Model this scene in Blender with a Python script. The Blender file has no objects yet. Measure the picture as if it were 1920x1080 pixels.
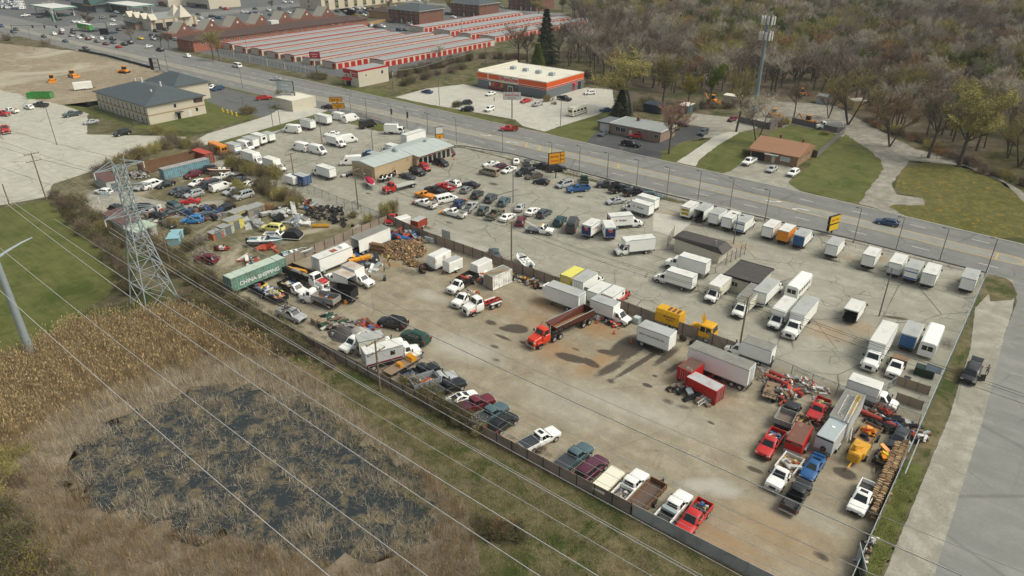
import bpy,bmesh,math,random
import numpy as np
from mathutils import Vector,Matrix,Euler
random.seed(7);RNG=np.random.default_rng(7)
SC=bpy.context.scene
R=math.radians
# ------------------------------------------------------------------ camera, sky, sun, exposure
CAM_H,CAM_PITCH,CAM_YAW,FPX=60.0,27.7,38.4,1320.0
cd=bpy.data.cameras.new('camera');cam=bpy.data.objects.new('camera',cd);SC.collection.objects.link(cam)
cam.location=(0,0,CAM_H);cam.rotation_euler=(R(90-CAM_PITCH),0,R(CAM_YAW))
cd.sensor_width=36;cd.lens=FPX/1920*36;cd.clip_start=0.5;cd.clip_end=9000
SC.camera=cam
SUN_EL,SUN_AZ=52.0,30.0
w=bpy.data.worlds.new('World');SC.world=w;w.use_nodes=True
nt=w.node_tree;bg=nt.nodes['Background']
sky=nt.nodes.new('ShaderNodeTexSky');sky.sky_type='NISHITA';sky.sun_disc=False
sky.sun_elevation=R(SUN_EL);sky.sun_rotation=R(90-SUN_AZ);sky.altitude=0
sky.air_density=1.0;sky.dust_density=6.0;sky.ozone_density=1.2
hs=nt.nodes.new('ShaderNodeHueSaturation');hs.inputs['Saturation'].default_value=.5;tn=nt.nodes.new('ShaderNodeMixRGB');tn.blend_type='MULTIPLY';tn.inputs[0].default_value=1;tn.inputs[2].default_value=(1.0,1.0,.955,1)
nt.links.new(sky.outputs[0],hs.inputs['Color']);nt.links.new(hs.outputs[0],tn.inputs[1]);nt.links.new(tn.outputs[0],bg.inputs[0]);bg.inputs[1].default_value=0.15
sl=bpy.data.lights.new('sun','SUN');sl.energy=1.5;sl.angle=R(24);sl.color=(1.0,0.94,0.78)
so=bpy.data.objects.new('sun',sl);SC.collection.objects.link(so)
_d=Vector((math.cos(R(SUN_EL))*math.cos(R(SUN_AZ)),math.cos(R(SUN_EL))*math.sin(R(SUN_AZ)),math.sin(R(SUN_EL))))
so.rotation_euler=_d.to_track_quat('Z','Y').to_euler()
vs=SC.view_settings;vs.view_transform='Standard';vs.look='None';vs.exposure=0.0;vs.gamma=1.0
SC.cycles.max_bounces=6;SC.cycles.transparent_max_bounces=8
# ------------------------------------------------------------------ placing: a photo pixel seen on height z, in metres
_ct,_st=math.cos(R(CAM_PITCH)),math.sin(R(CAM_PITCH));_cy,_sy=math.cos(R(CAM_YAW)),math.sin(R(CAM_YAW))
def ray(x,y):
 dx,dy=(x-960)/FPX,-(y-540)/FPX
 f=_ct+dy*_st;z=-_st+dy*_ct
 return(dx*_cy-f*_sy,dx*_sy+f*_cy,z)
def P(x,y,z=0.0):
 d=ray(x,y);t=(z-CAM_H)/d[2]
 return Vector((d[0]*t,d[1]*t,z))
def PV(x,y,yv):
 """point of the pixel's ray on the upright plane Y = yv"""
 d=ray(x,y);t=yv/d[1]
 return Vector((d[0]*t,d[1]*t,CAM_H+d[2]*t))
def PB(x,y,base):
 """point of the pixel's ray straight above ground point base: its height"""
 d=ray(x,y);t=math.hypot(base[0],base[1])/math.hypot(d[0],d[1])
 return CAM_H+d[2]*t
# ------------------------------------------------------------------ materials
MATS={}
def col(c):return(c[0],c[1],c[2],1)
def node_mat(name):
 m=bpy.data.materials.new(name);m.use_nodes=True
 return m,m.node_tree,m.node_tree.nodes['Principled BSDF']
def N(t,kind,**kw):
 n=t.nodes.new('ShaderNode'+kind)
 for k,v in kw.items():
  if k.startswith('i_'):
   key=k[2:];n.inputs[int(key)if key.isdigit()else key.replace('_',' ')].default_value=v
  else:setattr(n,k,v)
 return n
def coords(t,scale=(1,1,1),obj=False):
 c=N(t,'TexCoord');mp=N(t,'Mapping');mp.inputs['Scale'].default_value=scale
 t.links.new(c.outputs['Object'],mp.inputs[0]);return mp.outputs[0]
def noise(t,vec,scale,detail=4,rough=.55,dist=0):
 n=N(t,'TexNoise',i_Scale=scale,i_Detail=detail,i_Roughness=rough,i_Distortion=dist)
 t.links.new(vec,n.inputs['Vector']);return n.outputs['Fac']
def ramp(t,fac,stops):
 r=N(t,'ValToRGB');e=r.color_ramp.elements
 while len(e)>1:e.remove(e[-1])
 for i,(p,c)in enumerate(stops):
  if not hasattr(c,'__len__'):c=(c,c,c)
  el=e[0]if i==0 else e.new(p)
  el.position=p;el.color=col(c)
 t.links.new(fac,r.inputs[0]);return r.outputs[0]
def mix(t,fac,a,b,mode='MIX'):
 m=N(t,'MixRGB',blend_type=mode)
 for s,v in((0,fac),(1,a),(2,b)):
  if hasattr(v,'is_linked'):t.links.new(v,m.inputs[s])
  elif s==0:m.inputs[0].default_value=v
  else:m.inputs[s].default_value=col(v)
 return m.outputs[0]
def mth(t,op,a,b=0.0,clamp=False):
 m=N(t,'Math',operation=op,use_clamp=clamp)
 for i,v in enumerate((a,b)):
  if hasattr(v,'is_linked'):t.links.new(v,m.inputs[i])
  else:m.inputs[i].default_value=v
 return m.outputs[0]
def mat(name,c,rough=.6,metal=0,var=.12,scale=3.0,spec=.4,coat=0,dirt=0,dirtc=(.12,.1,.07)):
 """a plain surface with a little mottling and, where asked for, patches of dirt or rust"""
 if name in MATS:return MATS[name]
 m,t,b=node_mat(name)
 v=coords(t)
 f=noise(t,v,scale,5,.6)
 cc=mix(t,f,tuple(x*(1-var)for x in c),tuple(min(1,x*(1+var))for x in c))
 if dirt:
  g=ramp(t,noise(t,v,scale*.55,6,.7,.4),[(.62-dirt*.35,0),(.74,1)])
  cc=mix(t,mth(t,'MULTIPLY',g,.8),cc,dirtc)
 t.links.new(cc,b.inputs['Base Color']);b.inputs['Roughness'].default_value=rough
 b.inputs['Metallic'].default_value=metal;b.inputs['Specular IOR Level'].default_value=spec
 if coat:b.inputs['Coat Weight'].default_value=coat;b.inputs['Coat Roughness'].default_value=.12
 MATS[name]=m;return m
COL=dict(white=(.84,.85,.80),cream=(.74,.72,.58),lgrey=(.50,.52,.51),silver=(.40,.42,.42),grey=(.20,.21,.21),slate=(.062,.084,.095),
  charcoal=(.036,.042,.046),black=(.010,.012,.014),red=(.48,.018,.014),maroon=(.13,.012,.022),blue=(.010,.088,.25),
  navy=(.014,.05,.13),teal=(.012,.06,.068),green=(.012,.055,.035),lgreen=(.05,.33,.06),tan=(.30,.26,.19),brown=(.11,.085,.06),yellow=(.72,.52,.02),
  orange=(.75,.27,.01),lemon=(.70,.66,.22),rustred=(.26,.045,.02),sky=(.03,.22,.50),salmon=(.42,.12,.07),gold=(.36,.33,.25),
  plum=(.085,.018,.038),olive=(.10,.12,.07),bluegrey=(.066,.118,.138),rust=(.17,.075,.035),cyan=(.22,.42,.47),paleblue=(.36,.50,.55))
def paint(cn):
 k='paint_'+cn
 if k in MATS:return MATS[k]
 return mat(k,COL[cn],rough=.38,var=.05,scale=1.2,spec=.5,coat=.35 if cn not in('rust','rustred','olive')else 0,dirt=.12,dirtc=tuple(x*.55+.03 for x in COL[cn]))
def glassm():
 if 'glass' in MATS:return MATS['glass']
 m,t,b=node_mat('glass');b.inputs['Base Color'].default_value=(.012,.018,.020,1)
 b.inputs['Roughness'].default_value=.08;b.inputs['Specular IOR Level'].default_value=.7
 MATS['glass']=m;return m
M_TYRE=mat('tyre_rubber',(.018,.018,.018),.85,var=.3)
M_RIM=mat('rim_alloy',(.42,.43,.43),.4,.3)
M_DARK=mat('black_plastic',(.016,.017,.018),.6,var=.2)
M_CHAS=mat('chassis_black',(.022,.021,.02),.8,var=.35)
M_TAIL=mat('tail_lamp_red',(.33,.01,.012),.25)
M_HEAD=mat('head_lamp',(.55,.55,.5),.15,spec=.8)
M_CHROME=mat('bumper_chrome',(.5,.5,.5),.3,.7)
M_PLATE=mat('dealer_plate',(.75,.45,.03),.5)
M_STEEL=mat('galvanised_steel',(.36,.42,.43),.5,.35,var=.12,scale=1.5)
M_WOOD=mat('weathered_wood',(.24,.17,.11),.85,var=.35,scale=6)
M_POLE=mat('pole_wood',(.20,.15,.10),.9,var=.3,scale=4)
M_RUST=mat('rusty_steel',(.16,.07,.035),.85,var=.5,scale=3)
M_LOG=mat('cut_wood',(.47,.30,.13),.85,var=.35,scale=9)
M_BARK=mat('bark',(.085,.066,.05),.95,var=.4,scale=5)
# ------------------------------------------------------------------ mesh building
class MB:
 def __init__(s):s.v=[];s.f=[];s.m=[]
 def add(s,vs,fs,m=0):
  o=len(s.v);s.v+=[tuple(p)for p in vs];s.f+=[tuple(i+o for i in f)for f in fs];s.m+=[m]*len(fs);return s
 def box(s,x0,x1,y0,y1,z0,z1,m=0,top=None):
  vs=[(x0,y0,z0),(x1,y0,z0),(x1,y1,z0),(x0,y1,z0),(x0,y0,z1),(x1,y0,z1),(x1,y1,z1),(x0,y1,z1)]
  s.add(vs,[(0,3,2,1),(0,1,5,4),(1,2,6,5),(2,3,7,6),(3,0,4,7)],m);s.add(vs,[(4,5,6,7)],m if top is None else top);return s
 def bbox(s,x0,x1,y0,y1,z0,z1,b=.05,m=0,top=None):
  """box with its upright and upper edges chamfered"""
  def ring(i,z):return[(x0+b+i*0,y0+i,z),(x1-b,y0+i,z),(x1-i,y0+b,z),(x1-i,y1-b,z),(x1-b,y1-i,z),(x0+b,y1-i,z),(x0+i,y1-b,z),(x0+i,y0+b,z)]
  s.loft([ring(0,z0),ring(0,z1-b),ring(b*.7,z1)],m,capm=m if top is None else top);return s
 def loft(s,rings,m=0,cap=True,capm=None,closed=True):
  n=len(rings[0]);o=len(s.v)
  for r in rings:s.v+=[tuple(p)for p in r]
  for k in range(len(rings)-1):
   for i in range(n if closed else n-1):
    j=(i+1)%n;a=o+k*n
    s.f.append((a+i,a+j,a+n+j,a+n+i));s.m.append(m)
  if cap:
   s.f.append(tuple(o+i for i in range(n))[::-1]);s.m.append(m)
   s.f.append(tuple(o+(len(rings)-1)*n+i for i in range(n)));s.m.append(m if capm is None else capm)
  return s
 def cyl(s,p0,p1,r0,r1=None,n=8,m=0,cap=True):
  p0,p1=Vector(p0),Vector(p1);r1=r0 if r1 is None else r1
  q=(p1-p0).to_track_quat('Z','Y');rings=[]
  for p,r in((p0,r0),(p1,r1)):
   rings.append([p+q@Vector((r*math.cos(2*math.pi*i/n),r*math.sin(2*math.pi*i/n),0))for i in range(n)])
  return s.loft(rings,m,cap)
 def bar(s,p0,p1,w,h=None,m=0):
  h=w if h is None else h;p0,p1=Vector(p0),Vector(p1);d=(p1-p0).normalized()
  up=Vector((0,0,1))if abs(d.z)<.95 else Vector((0,1,0));a=d.cross(up).normalized()*w/2;b=a.cross(d).normalized()*h/2
  return s.loft([[p+a+b,p-a+b,p-a-b,p+a-b]for p in(p0,p1)],m)
 def prism(s,poly,z0,z1,m=0,top=None):
  return s.loft([[(x,y,z0)for x,y in poly],[(x,y,z1)for x,y in poly]],m,True,top)
 def quad(s,a,b,c,d,m=0):return s.add([a,b,c,d],[(0,1,2,3)],m)
 def panel(s,A,B,C,D,u0,u1,v0,v1,off=.012,m=0,th=.0):
  """pane lying on the face A B C D (A-B bottom, D-C top), pushed off proud of it"""
  A,B,C,D=map(Vector,(A,B,C,D));nrm=(B-A).cross(D-A).normalized()*off
  def q(u,v):return(A.lerp(B,u)).lerp(D.lerp(C,u),v)+nrm
  return s.quad(q(u0,v0),q(u1,v0),q(u1,v1),q(u0,v1),m)
 def sphere(s,c,r,sc=(1,1,1),n=8,k=5,m=0):
  rings=[]
  for i in range(1,k):
   a=math.pi*i/k
   rings.append([(c[0]+r*sc[0]*math.sin(a)*math.cos(2*math.pi*j/n),c[1]+r*sc[1]*math.sin(a)*math.sin(2*math.pi*j/n),c[2]-r*sc[2]*math.cos(a))for j in range(n)])
  return s.loft(rings,m)
 def xf(s,M):
  s.v=[tuple(M@Vector(p))for p in s.v];return s
 def mesh(s,name,mats,smooth=32):
  me=bpy.data.meshes.new(name);me.from_pydata(s.v,[],s.f)
  for m in mats:me.materials.append(m)
  me.polygons.foreach_set('material_index',np.array(s.m,dtype=np.int32)if len(s.m)else np.zeros(0,np.int32))
  if smooth:
   me.polygons.foreach_set('use_smooth',np.ones(len(me.polygons),bool));me.set_sharp_from_angle(angle=R(smooth))
  me.update();return me
 def build(s,name,mats,parent=None,smooth=32,loc=None,rz=0):
  if not isinstance(mats,(list,tuple)):mats=[mats]
  o=bpy.data.objects.new(name,s.mesh(name,mats,smooth));return link(o,parent,loc,rz)
def link(o,parent=None,loc=None,rz=0):
 SC.collection.objects.link(o)
 if parent is not None:o.parent=parent
 if loc is not None:o.location=loc
 if rz:o.rotation_euler[2]=rz
 return o
def tag(o,label=None,cat=None,group=None,kind=None):
 for k,v in(('label',label),('category',cat),('group',group),('kind',kind)):
  if v:o[k]=v
 return o
def thing(name,label,cat,loc=(0,0,0),rz=0,group=None,scale=None):
 o=bpy.data.objects.new(name,None);o.empty_display_size=.3;link(o,None,loc,rz)
 if scale:o.scale=(scale,)*3
 return tag(o,label,cat,group)
def inst(name,me,parent,loc=None,rz=0,cm=None,slot=0):
 o=bpy.data.objects.new(name,me);link(o,parent,loc,rz)
 if cm is not None:o.material_slots[slot].link='OBJECT';o.material_slots[slot].material=cm
 return o
def text(body,parent,loc,rot,size,m,name='lettering',align='CENTER',ext=.005,sx=1.0,bold=0.0):
 c=bpy.data.curves.new(name,'FONT');c.body=body;c.size=size;c.align_x=align;c.align_y='CENTER';c.extrude=ext;c.offset=size*(.012+bold)
 t=bpy.data.objects.new(name,c);me=bpy.data.meshes.new_from_object(t);me.name=name;bpy.data.objects.remove(t);bpy.data.curves.remove(c)
 me.materials.clear();me.materials.append(m);o=bpy.data.objects.new(name,me);link(o,parent);o.location=loc;o.rotation_euler=rot;o.scale[0]=sx;return o
# ------------------------------------------------------------------ ground materials
def ground_mat(name,c1,c2,grain=.5,cracks=0,crack_scale=.16,streak=None,stain=False,rough=.95,big=.03,speck=0,patch=None,deep=1.0):
 m,t,b=node_mat(name);v=coords(t)
 f1=noise(t,v,big,6,.62,.6);f2=noise(t,v,.35,6,.65);f3=noise(t,v,3.5,4,.7)
 c=mix(t,ramp(t,f1,[(.32,0),(.68,1)]),c1,c2)
 c=mix(t,mth(t,'MULTIPLY',ramp(t,f2,[(.35,1),(.6,0)]),.45*grain*2*deep),c,tuple(x*.66 for x in c1))
 c=mix(t,mth(t,'MULTIPLY',ramp(t,f2,[(.5,0),(.75,1)]),.35*grain*2),c,tuple(min(1,x*1.22)for x in c2))
 c=mix(t,grain*.55,c,ramp(t,f3,[(.3,.35),(.7,.9)]),'SOFT_LIGHT')
 if streak:
  ang,sx,sy,k,sc=streak
  cc=N(t,'TexCoord');mp=N(t,'Mapping');mp.inputs['Rotation'].default_value=(0,0,R(ang));mp.inputs['Scale'].default_value=(sx,sy,1)
  t.links.new(cc.outputs['Object'],mp.inputs[0])
  fs=noise(t,mp.outputs[0],1,5,.6,.25)
  c=mix(t,mth(t,'MULTIPLY',ramp(t,fs,[(.42,0),(.62,1)]),k),c,sc)
 if patch:
  pc,lo,hi,ps=patch
  c=mix(t,ramp(t,noise(t,v,ps,8,.68,.8),[(lo,0),(hi,1)]),c,pc)
 if cracks:
  wn=N(t,'TexNoise',i_Scale=.5,i_Detail=5);t.links.new(v,wn.inputs['Vector'])
  wv=mix(t,.035 if crack_scale>.1 else.03,v,wn.outputs['Color'],'ADD')
  for sc,wd,k in((crack_scale,.0085,1.0),(crack_scale*3.1,.016,.7)):
   vo=N(t,'TexVoronoi',feature='DISTANCE_TO_EDGE',i_Scale=sc);t.links.new(wv,vo.inputs['Vector'])
   ln=ramp(t,vo.outputs['Distance'],[(0,1),(wd*.5,.8),(wd*1.6,0)])
   mk=ramp(t,noise(t,v,sc*.45,3),[(.44,0),(.58,1)])
   c=mix(t,mth(t,'MULTIPLY',mth(t,'MULTIPLY',ln,mk),cracks*k),c,tuple(x*.28 for x in c1))
 if speck:
  c=mix(t,ramp(t,noise(t,v,2.6,3,.8),[(.70,0),(.74,speck)]),c,(.5,.48,.42))
 if stain:
  at=N(t,'Attribute',attribute_name='stain');sp=N(t,'SeparateColor');t.links.new(at.outputs['Color'],sp.inputs[0])
  rag=noise(t,v,1.3,8,.75,.6);fine=noise(t,v,5,4,.7)
  r2=mix(t,.35,rag,fine)
  def ch(o,a,bb):
   return ramp(t,mth(t,'MULTIPLY',sp.outputs[o],mth(t,'ADD',mth(t,'MULTIPLY',r2,1.5),.05)),[(a,0),(bb,1)])
  c=mix(t,mth(t,'MULTIPLY',ch(1,.12,.75),.75),c,(.30,.175,.075))
  c=mix(t,mth(t,'MULTIPLY',ch(2,.15,.8),.7),c,(.42,.41,.36))
  c=mix(t,mth(t,'MULTIPLY',ch(0,.30,.52),.9),c,(.062,.052,.042))
 t.links.new(c,b.inputs['Base Color']);b.inputs['Roughness'].default_value=rough;b.inputs['Specular IOR Level'].default_value=.2
 bp=N(t,'Bump',i_Strength=.35,i_Distance=.06);t.links.new(f3,bp.inputs['Height']);t.links.new(bp.outputs[0],b.inputs['Normal'])
 return m
G_SCRUB=ground_mat('scrub_ground',(.115,.102,.056),(.155,.130,.080),.9,patch=((.050,.062,.016),.46,.60,.09),big=.05)
G_LAWN=ground_mat('mown_lawn',(.078,.094,.022),(.112,.120,.034),.6,streak=(62,.10,1.1,.45,(.145,.142,.055)),patch=((.060,.082,.016),.52,.64,.12),big=.06)
G_ROUGH=ground_mat('rough_grass',(.105,.096,.044),(.150,.125,.066),.9,patch=((.045,.062,.014),.50,.60,.20),big=.08)
G_DANDY=ground_mat('flowering_lawn',(.080,.090,.022),(.115,.108,.036),.7,patch=((.34,.19,.018),.54,.70,.9),big=.05)
G_YARD=ground_mat('yard_dirt',(.255,.224,.156),(.322,.294,.220),.62,streak=(20,.035,.75,.32,(.235,.185,.115)),stain=True,big=.035,cracks=.25,crack_scale=.07)
G_LOT=ground_mat('lot_pavement',(.280,.275,.220),(.338,.332,.270),.5,cracks=.95,crack_scale=.115,streak=(90,.03,.5,.35,(.25,.235,.185)),stain=True,big=.025)
G_WLOT=ground_mat('pale_pavement',(.40,.395,.325),(.47,.465,.385),.4,cracks=.6,crack_scale=.07,streak=(25,.02,.4,.25,(.33,.32,.26)),big=.02)
G_ROAD=ground_mat('road_asphalt',(.185,.190,.178),(.220,.224,.208),.35,cracks=.5,crack_scale=.045,streak=(-1.2,.004,.34,.55,(.150,.155,.148)),big=.05)
G_TURN=ground_mat('turn_lane_concrete',(.255,.258,.228),(.295,.296,.260),.35,cracks=.4,crack_scale=.06,streak=(0,.004,.5,.25,(.215,.217,.195)),big=.05)
G_XROAD=ground_mat('side_road_asphalt',(.215,.220,.200),(.255,.258,.235),.35,cracks=.35,crack_scale=.04,streak=(90,.006,.30,.55,(.170,.178,.168)),big=.04)
G_SHOULD=ground_mat('gravel_shoulder',(.275,.265,.215),(.335,.325,.265),.7,speck=.3,cracks=.3,crack_scale=.1,big=.05)
G_ASPH=ground_mat('dark_asphalt',(.100,.108,.108),(.130,.136,.132),.4,cracks=.4,crack_scale=.09,streak=(0,.02,.4,.3,(.16,.165,.155)),big=.04)
G_BLACK=ground_mat('sealed_asphalt',(.062,.066,.068),(.085,.088,.088),.4,patch=((.20,.195,.17),.60,.74,.10),big=.05)
G_CONC=ground_mat('concrete',(.43,.42,.36),(.49,.48,.41),.3,cracks=.5,crack_scale=.13,big=.06)
G_SOIL=ground_mat('bare_soil',(.235,.190,.125),(.31,.265,.185),.7,streak=(40,.02,.3,.3,(.25,.20,.135)),patch=((.40,.37,.28),.5,.66,.03),big=.012,speck=.3)
G_GRAVEL=ground_mat('gravel_track',(.235,.225,.185),(.30,.285,.235),.9,patch=((.15,.125,.075),.55,.7,.12),big=.05,speck=.3)
G_JUNK=ground_mat('junkyard_ground',(.115,.105,.055),(.17,.15,.088),.9,patch=((.33,.30,.22),.53,.66,.07),big=.06)
G_LEAF=ground_mat('woodland_floor',(.105,.085,.056),(.145,.118,.078),.9,patch=((.045,.052,.016),.50,.64,.05),big=.03)
def rough_edge(poly,step=2.0,amp=.25):
 out=[];rr=random.Random(len(poly)*31+int(abs(poly[0][0])*7))
 for i in range(len(poly)):
  a,b=Vector(poly[i][:2]),Vector(poly[(i+1)%len(poly)][:2]);n=max(1,int((b-a).length/step));nn=Vector((-(b-a).y,(b-a).x)).normalized()
  for k in range(n):
   out.append(tuple(a.lerp(b,k/n)+nn*(rr.uniform(-amp,amp)if k else 0)))
 return out
def smooth_poly(pts,it=2):
 for _ in range(it):
  o=[]
  for i in range(len(pts)):
   a,b=pts[i],pts[(i+1)%len(pts)]
   o+=[(a[0]*.75+b[0]*.25,a[1]*.75+b[1]*.25),(a[0]*.25+b[0]*.75,a[1]*.25+b[1]*.75)]
  pts=o
 return pts
_ZC={}
def sheet(name,poly,m,z,px=True,amp=.25,step=2.0,curve=0):
 _ZC[z]=_ZC.get(z,0)+1;z=z+.0004*(_ZC[z]-1)
 pts=[tuple(P(*p)[:2])for p in poly]if px else[tuple(p)for p in poly]
 if curve:pts=smooth_poly(pts,curve)
 if amp:pts=rough_edge(pts,step,amp)
 a=sum(pts[i][0]*pts[(i+1)%len(pts)][1]-pts[(i+1)%len(pts)][0]*pts[i][1]for i in range(len(pts)))
 if a<0:pts=pts[::-1]
 bm=bmesh.new();f=bm.faces.new([bm.verts.new((x,y,z))for x,y in pts]);bmesh.ops.triangulate(bm,faces=[f])
 me=bpy.data.meshes.new(name);bm.to_mesh(me);bm.free();me.materials.append(m)
 o=bpy.data.objects.new(name,me);link(o);o['kind']='structure';return o
def grid_sheet(name,inside,box,res,m,z,stains):
 """a sheet of small squares that carries the stains (dark, rusty, pale) as a colour layer"""
 x0,x1,y0,y1=box;nx,ny=int((x1-x0)/res)+1,int((y1-y0)/res)+1
 X,Y=np.meshgrid(np.linspace(x0,x1,nx),np.linspace(y0,y1,ny));C=np.zeros((ny,nx,4));C[...,3]=1
 for cx,cy,rx,ry,ang,ch,k in stains:
  a=R(ang);dx,dy=X-cx,Y-cy;ux,uy=(dx*math.cos(a)+dy*math.sin(a))/rx,(-dx*math.sin(a)+dy*math.cos(a))/ry
  f=np.clip(1.25-np.sqrt(ux**2+uy**2),0,1)**.8*k;C[...,ch]=np.maximum(C[...,ch],f)
 idx=np.arange(nx*ny).reshape(ny,nx);q=np.stack([idx[:-1,:-1],idx[:-1,1:],idx[1:,1:],idx[1:,:-1]],-1).reshape(-1,4)
 cxm=(X[:-1,:-1]+X[1:,1:]).ravel()/2;cym=(Y[:-1,:-1]+Y[1:,1:]).ravel()/2;q=q[inside(cxm,cym)]
 me=bpy.data.meshes.new(name);me.from_pydata(np.stack([X.ravel(),Y.ravel(),np.full(X.size,z)],-1).tolist(),[],q.tolist())
 ca=me.color_attributes.new('stain','FLOAT_COLOR','POINT');ca.data.foreach_set('color',C.reshape(-1,4).ravel().astype(np.float32))
 me.materials.append(m);o=bpy.data.objects.new(name,me);link(o);o['kind']='structure';return o
# ------------------------------------------------------------------ the ground, sheet upon sheet
sheet('ground',[(-4000,-300),(1500,-300),(4500,4500),(-4000,4500)],G_SCRUB,0,px=False,amp=0)
sheet('lawn_field',[(-20,395),(85,376),(105,392),(150,430),(205,480),(216,520),(205,552),(150,590),(60,645),(-60,690),(-200,560)],G_LAWN,.012,amp=.6)
sheet('verge',[(-113,44),(-75,47),(-31,48),(-3,49),(-3,54.4),(-111,54.4)],G_ROUGH,.008,px=False,amp=.6)
sheet('verge_corner',[(-42,26),(-3,30),(-3,49),(-42,48)],G_ROUGH,.010,px=False,amp=.6)
sheet('woodland_ground',[(-215,285),(-200,330),(-290,420),(-330,600),(-100,1100),(500,1100),(300,300),(40,196),(-3,222),(-20,232),(-36,240),(-51,250),(-70,276),(-92,266),(-112,250),(-130,236),(-156,250)],G_LEAF,.012,px=False,amp=1.5,step=6)
sheet('pavement_west',[(-430,40),(-191.8,47.4),(-189.3,57),(-198.2,61.6),(-202,75),(-207,88),(-205,104),(-213,106),(-240,88),(-271,102),(-340,96),(-430,118)],G_WLOT,.014,px=False)
sheet('construction_soil',[(-520,118),(-338,96),(-300,98),(-271,104),(-277,124),(-300,145),(-311,153),(-323,155),(-403,156),(-420,152),(-470,140)],G_SOIL,.016,px=False,amp=.8)
sheet('hotel_lawn',[(-288,100),(-235,101),(-214,112),(-221,152),(-300,156),(-296,148),(-281,130),(-277,104)],G_LAWN,.018,px=False,amp=.3)
sheet('hotel_parking',[(335,154),(345,166),(372,178),(380,186),(430,207),(462,214),(500,222),(535,206),(590,190),(520,190),(470,178),(410,162)],G_ASPH,.022,amp=.1,curve=1)
sheet('junkyard_ground',[(-206,58),(-111.5,57),(-111.5,97),(-203,104)],G_JUNK,.010,px=False,amp=1)
sheet('junkyard_track',[(150,365),(215,352),(330,388),(420,372),(440,390),(330,412),(180,408)],G_SHOULD,.014,amp=.7,curve=2)
sheet('junkyard_lane',[(586,470),(600,482),(640,465),(690,425),(670,420)],G_SHOULD,.014,amp=.5)
sheet('far_pavement',[(-1500,186),(-1500,330),(-900,460),(-540,470),(-520,400),(-400,330),(-381,310),(-372,186)],G_ASPH,.008,px=False,amp=0)
sheet('far_road',[(-1500,420),(-500,420),(-300,430),(-300,442),(-500,434),(-1500,436)],G_ROAD,.012,px=False,amp=0)
sheet('side_street_far',[(-512,90),(-490,90),(-486,400),(-508,400)],G_ROAD,.014,px=False,amp=0)
sheet('storage_pavement',[(-362,192),(-262,191),(-258,196),(-236,196),(-240,240),(-262,330),(-256,430),(-400,430),(-376,310)],G_ASPH,.012,px=False,amp=.1)
sheet('store_parking',[(735,184),(800,166),(868,158),(1010,186),(1100,164),(1148,168),(1152,200),(1118,216),(1040,240),(1080,262),(1030,249),(980,236),(965,224),(900,212)],G_CONC,.016,amp=.1)
sheet('store_lawn',[(1020,247),(1110,219),(1150,208),(1140,232),(1108,262),(1092,268)],G_LAWN,.018,amp=.2)
sheet('store_verge',[(640,160),(700,168),(740,182),(900,216),(955,226),(935,233),(842,213),(732,186),(645,168)],G_LAWN,.018,amp=.2)
sheet('vacant_ground',[(640,158),(760,150),(870,120),(900,110),(900,150),(870,158),(800,165),(735,184),(700,176)],G_ROUGH,.014,amp=.5)
sheet('back_lawn',[(1010,122),(1090,104),(1130,135),(1175,145),(1150,165),(1100,160)],G_ROUGH,.016,amp=.5)
sheet('office_drive',[(1098,270),(1120,245),(1150,250),(1235,262),(1258,250),(1290,236),(1330,240),(1318,258),(1285,264),(1240,284),(1238,300),(1165,286)],G_BLACK,.018,amp=.05)
sheet('office_yard',[(1285,232),(1300,212),(1385,222),(1425,228),(1420,240),(1386,248),(1340,262),(1318,258),(1330,240)],G_SHOULD,.020,amp=.2)
sheet('office_island',[(1239,300),(1242,285),(1285,266),(1320,262),(1335,257),(1300,280),(1270,302),(1256,304)],G_LAWN,.022,amp=.1)
sheet('driveway',[(1268,304),(1300,283),(1340,256),(1372,246),(1386,249),(1345,274),(1312,300),(1304,312)],G_CONC,.020,amp=.05)
sheet('house_lawn',[(1304,312),(1312,299),(1345,273),(1386,249),(1425,247),(1425,280),(1395,300),(1368,322),(1348,325)],G_LAWN,.022,amp=.15)
sheet('house_forecourt',[(1350,327),(1370,321),(1400,296),(1455,300),(1500,322),(1478,342),(1500,358),(1430,346)],G_SHOULD,.020,amp=.2)
sheet('back_garden',[(1440,250),(1484,233),(1570,252),(1578,256),(1530,294),(1500,288)],G_LAWN,.022,amp=.1)
sheet('corner_lawn',[(1480,345),(1520,308),(1525,290),(1585,252),(1650,298),(1658,318),(1634,345),(1610,380),(1560,372),(1500,356)],G_LAWN,.022,amp=.4)
sheet('gravel_yard',[(1400,205),(1450,190),(1560,195),(1640,240),(1668,262),(1590,258),(1540,252),(1420,234)],G_GRAVEL,.018,amp=.4)
sheet('gravel_drive',[(1586,250),(1640,240),(1722,282),(1706,300),(1672,345),(1680,362),(1697,406),(1610,382),(1650,320),(1640,290)],G_GRAVEL,.0184,amp=.3)
sheet('gravel_spur',[(1662,362),(1730,372),(1735,386),(1668,384)],G_GRAVEL,.0186,amp=.1)
sheet('gravel_track',[(1720,280),(1840,314),(1915,358),(2010,440),(1990,442),(1922,382),(1886,344),(1810,311),(1706,301)],G_GRAVEL,.019,amp=.3)
sheet('flowering_lawn',[(1657,382),(1736,387),(1738,371),(1684,360),(1676,346),(1706,302),(1810,312),(1885,345),(1925,385),(1990,440),(1900,446),(1865,446),(1780,427),(1697,406)],G_DANDY,.024,amp=.3,curve=1)
sheet('reed_ground_east',[(1810,300),(1900,270),(2100,330),(2100,430),(1935,385),(1850,318)],G_ROUGH,.016,amp=.5)
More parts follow.
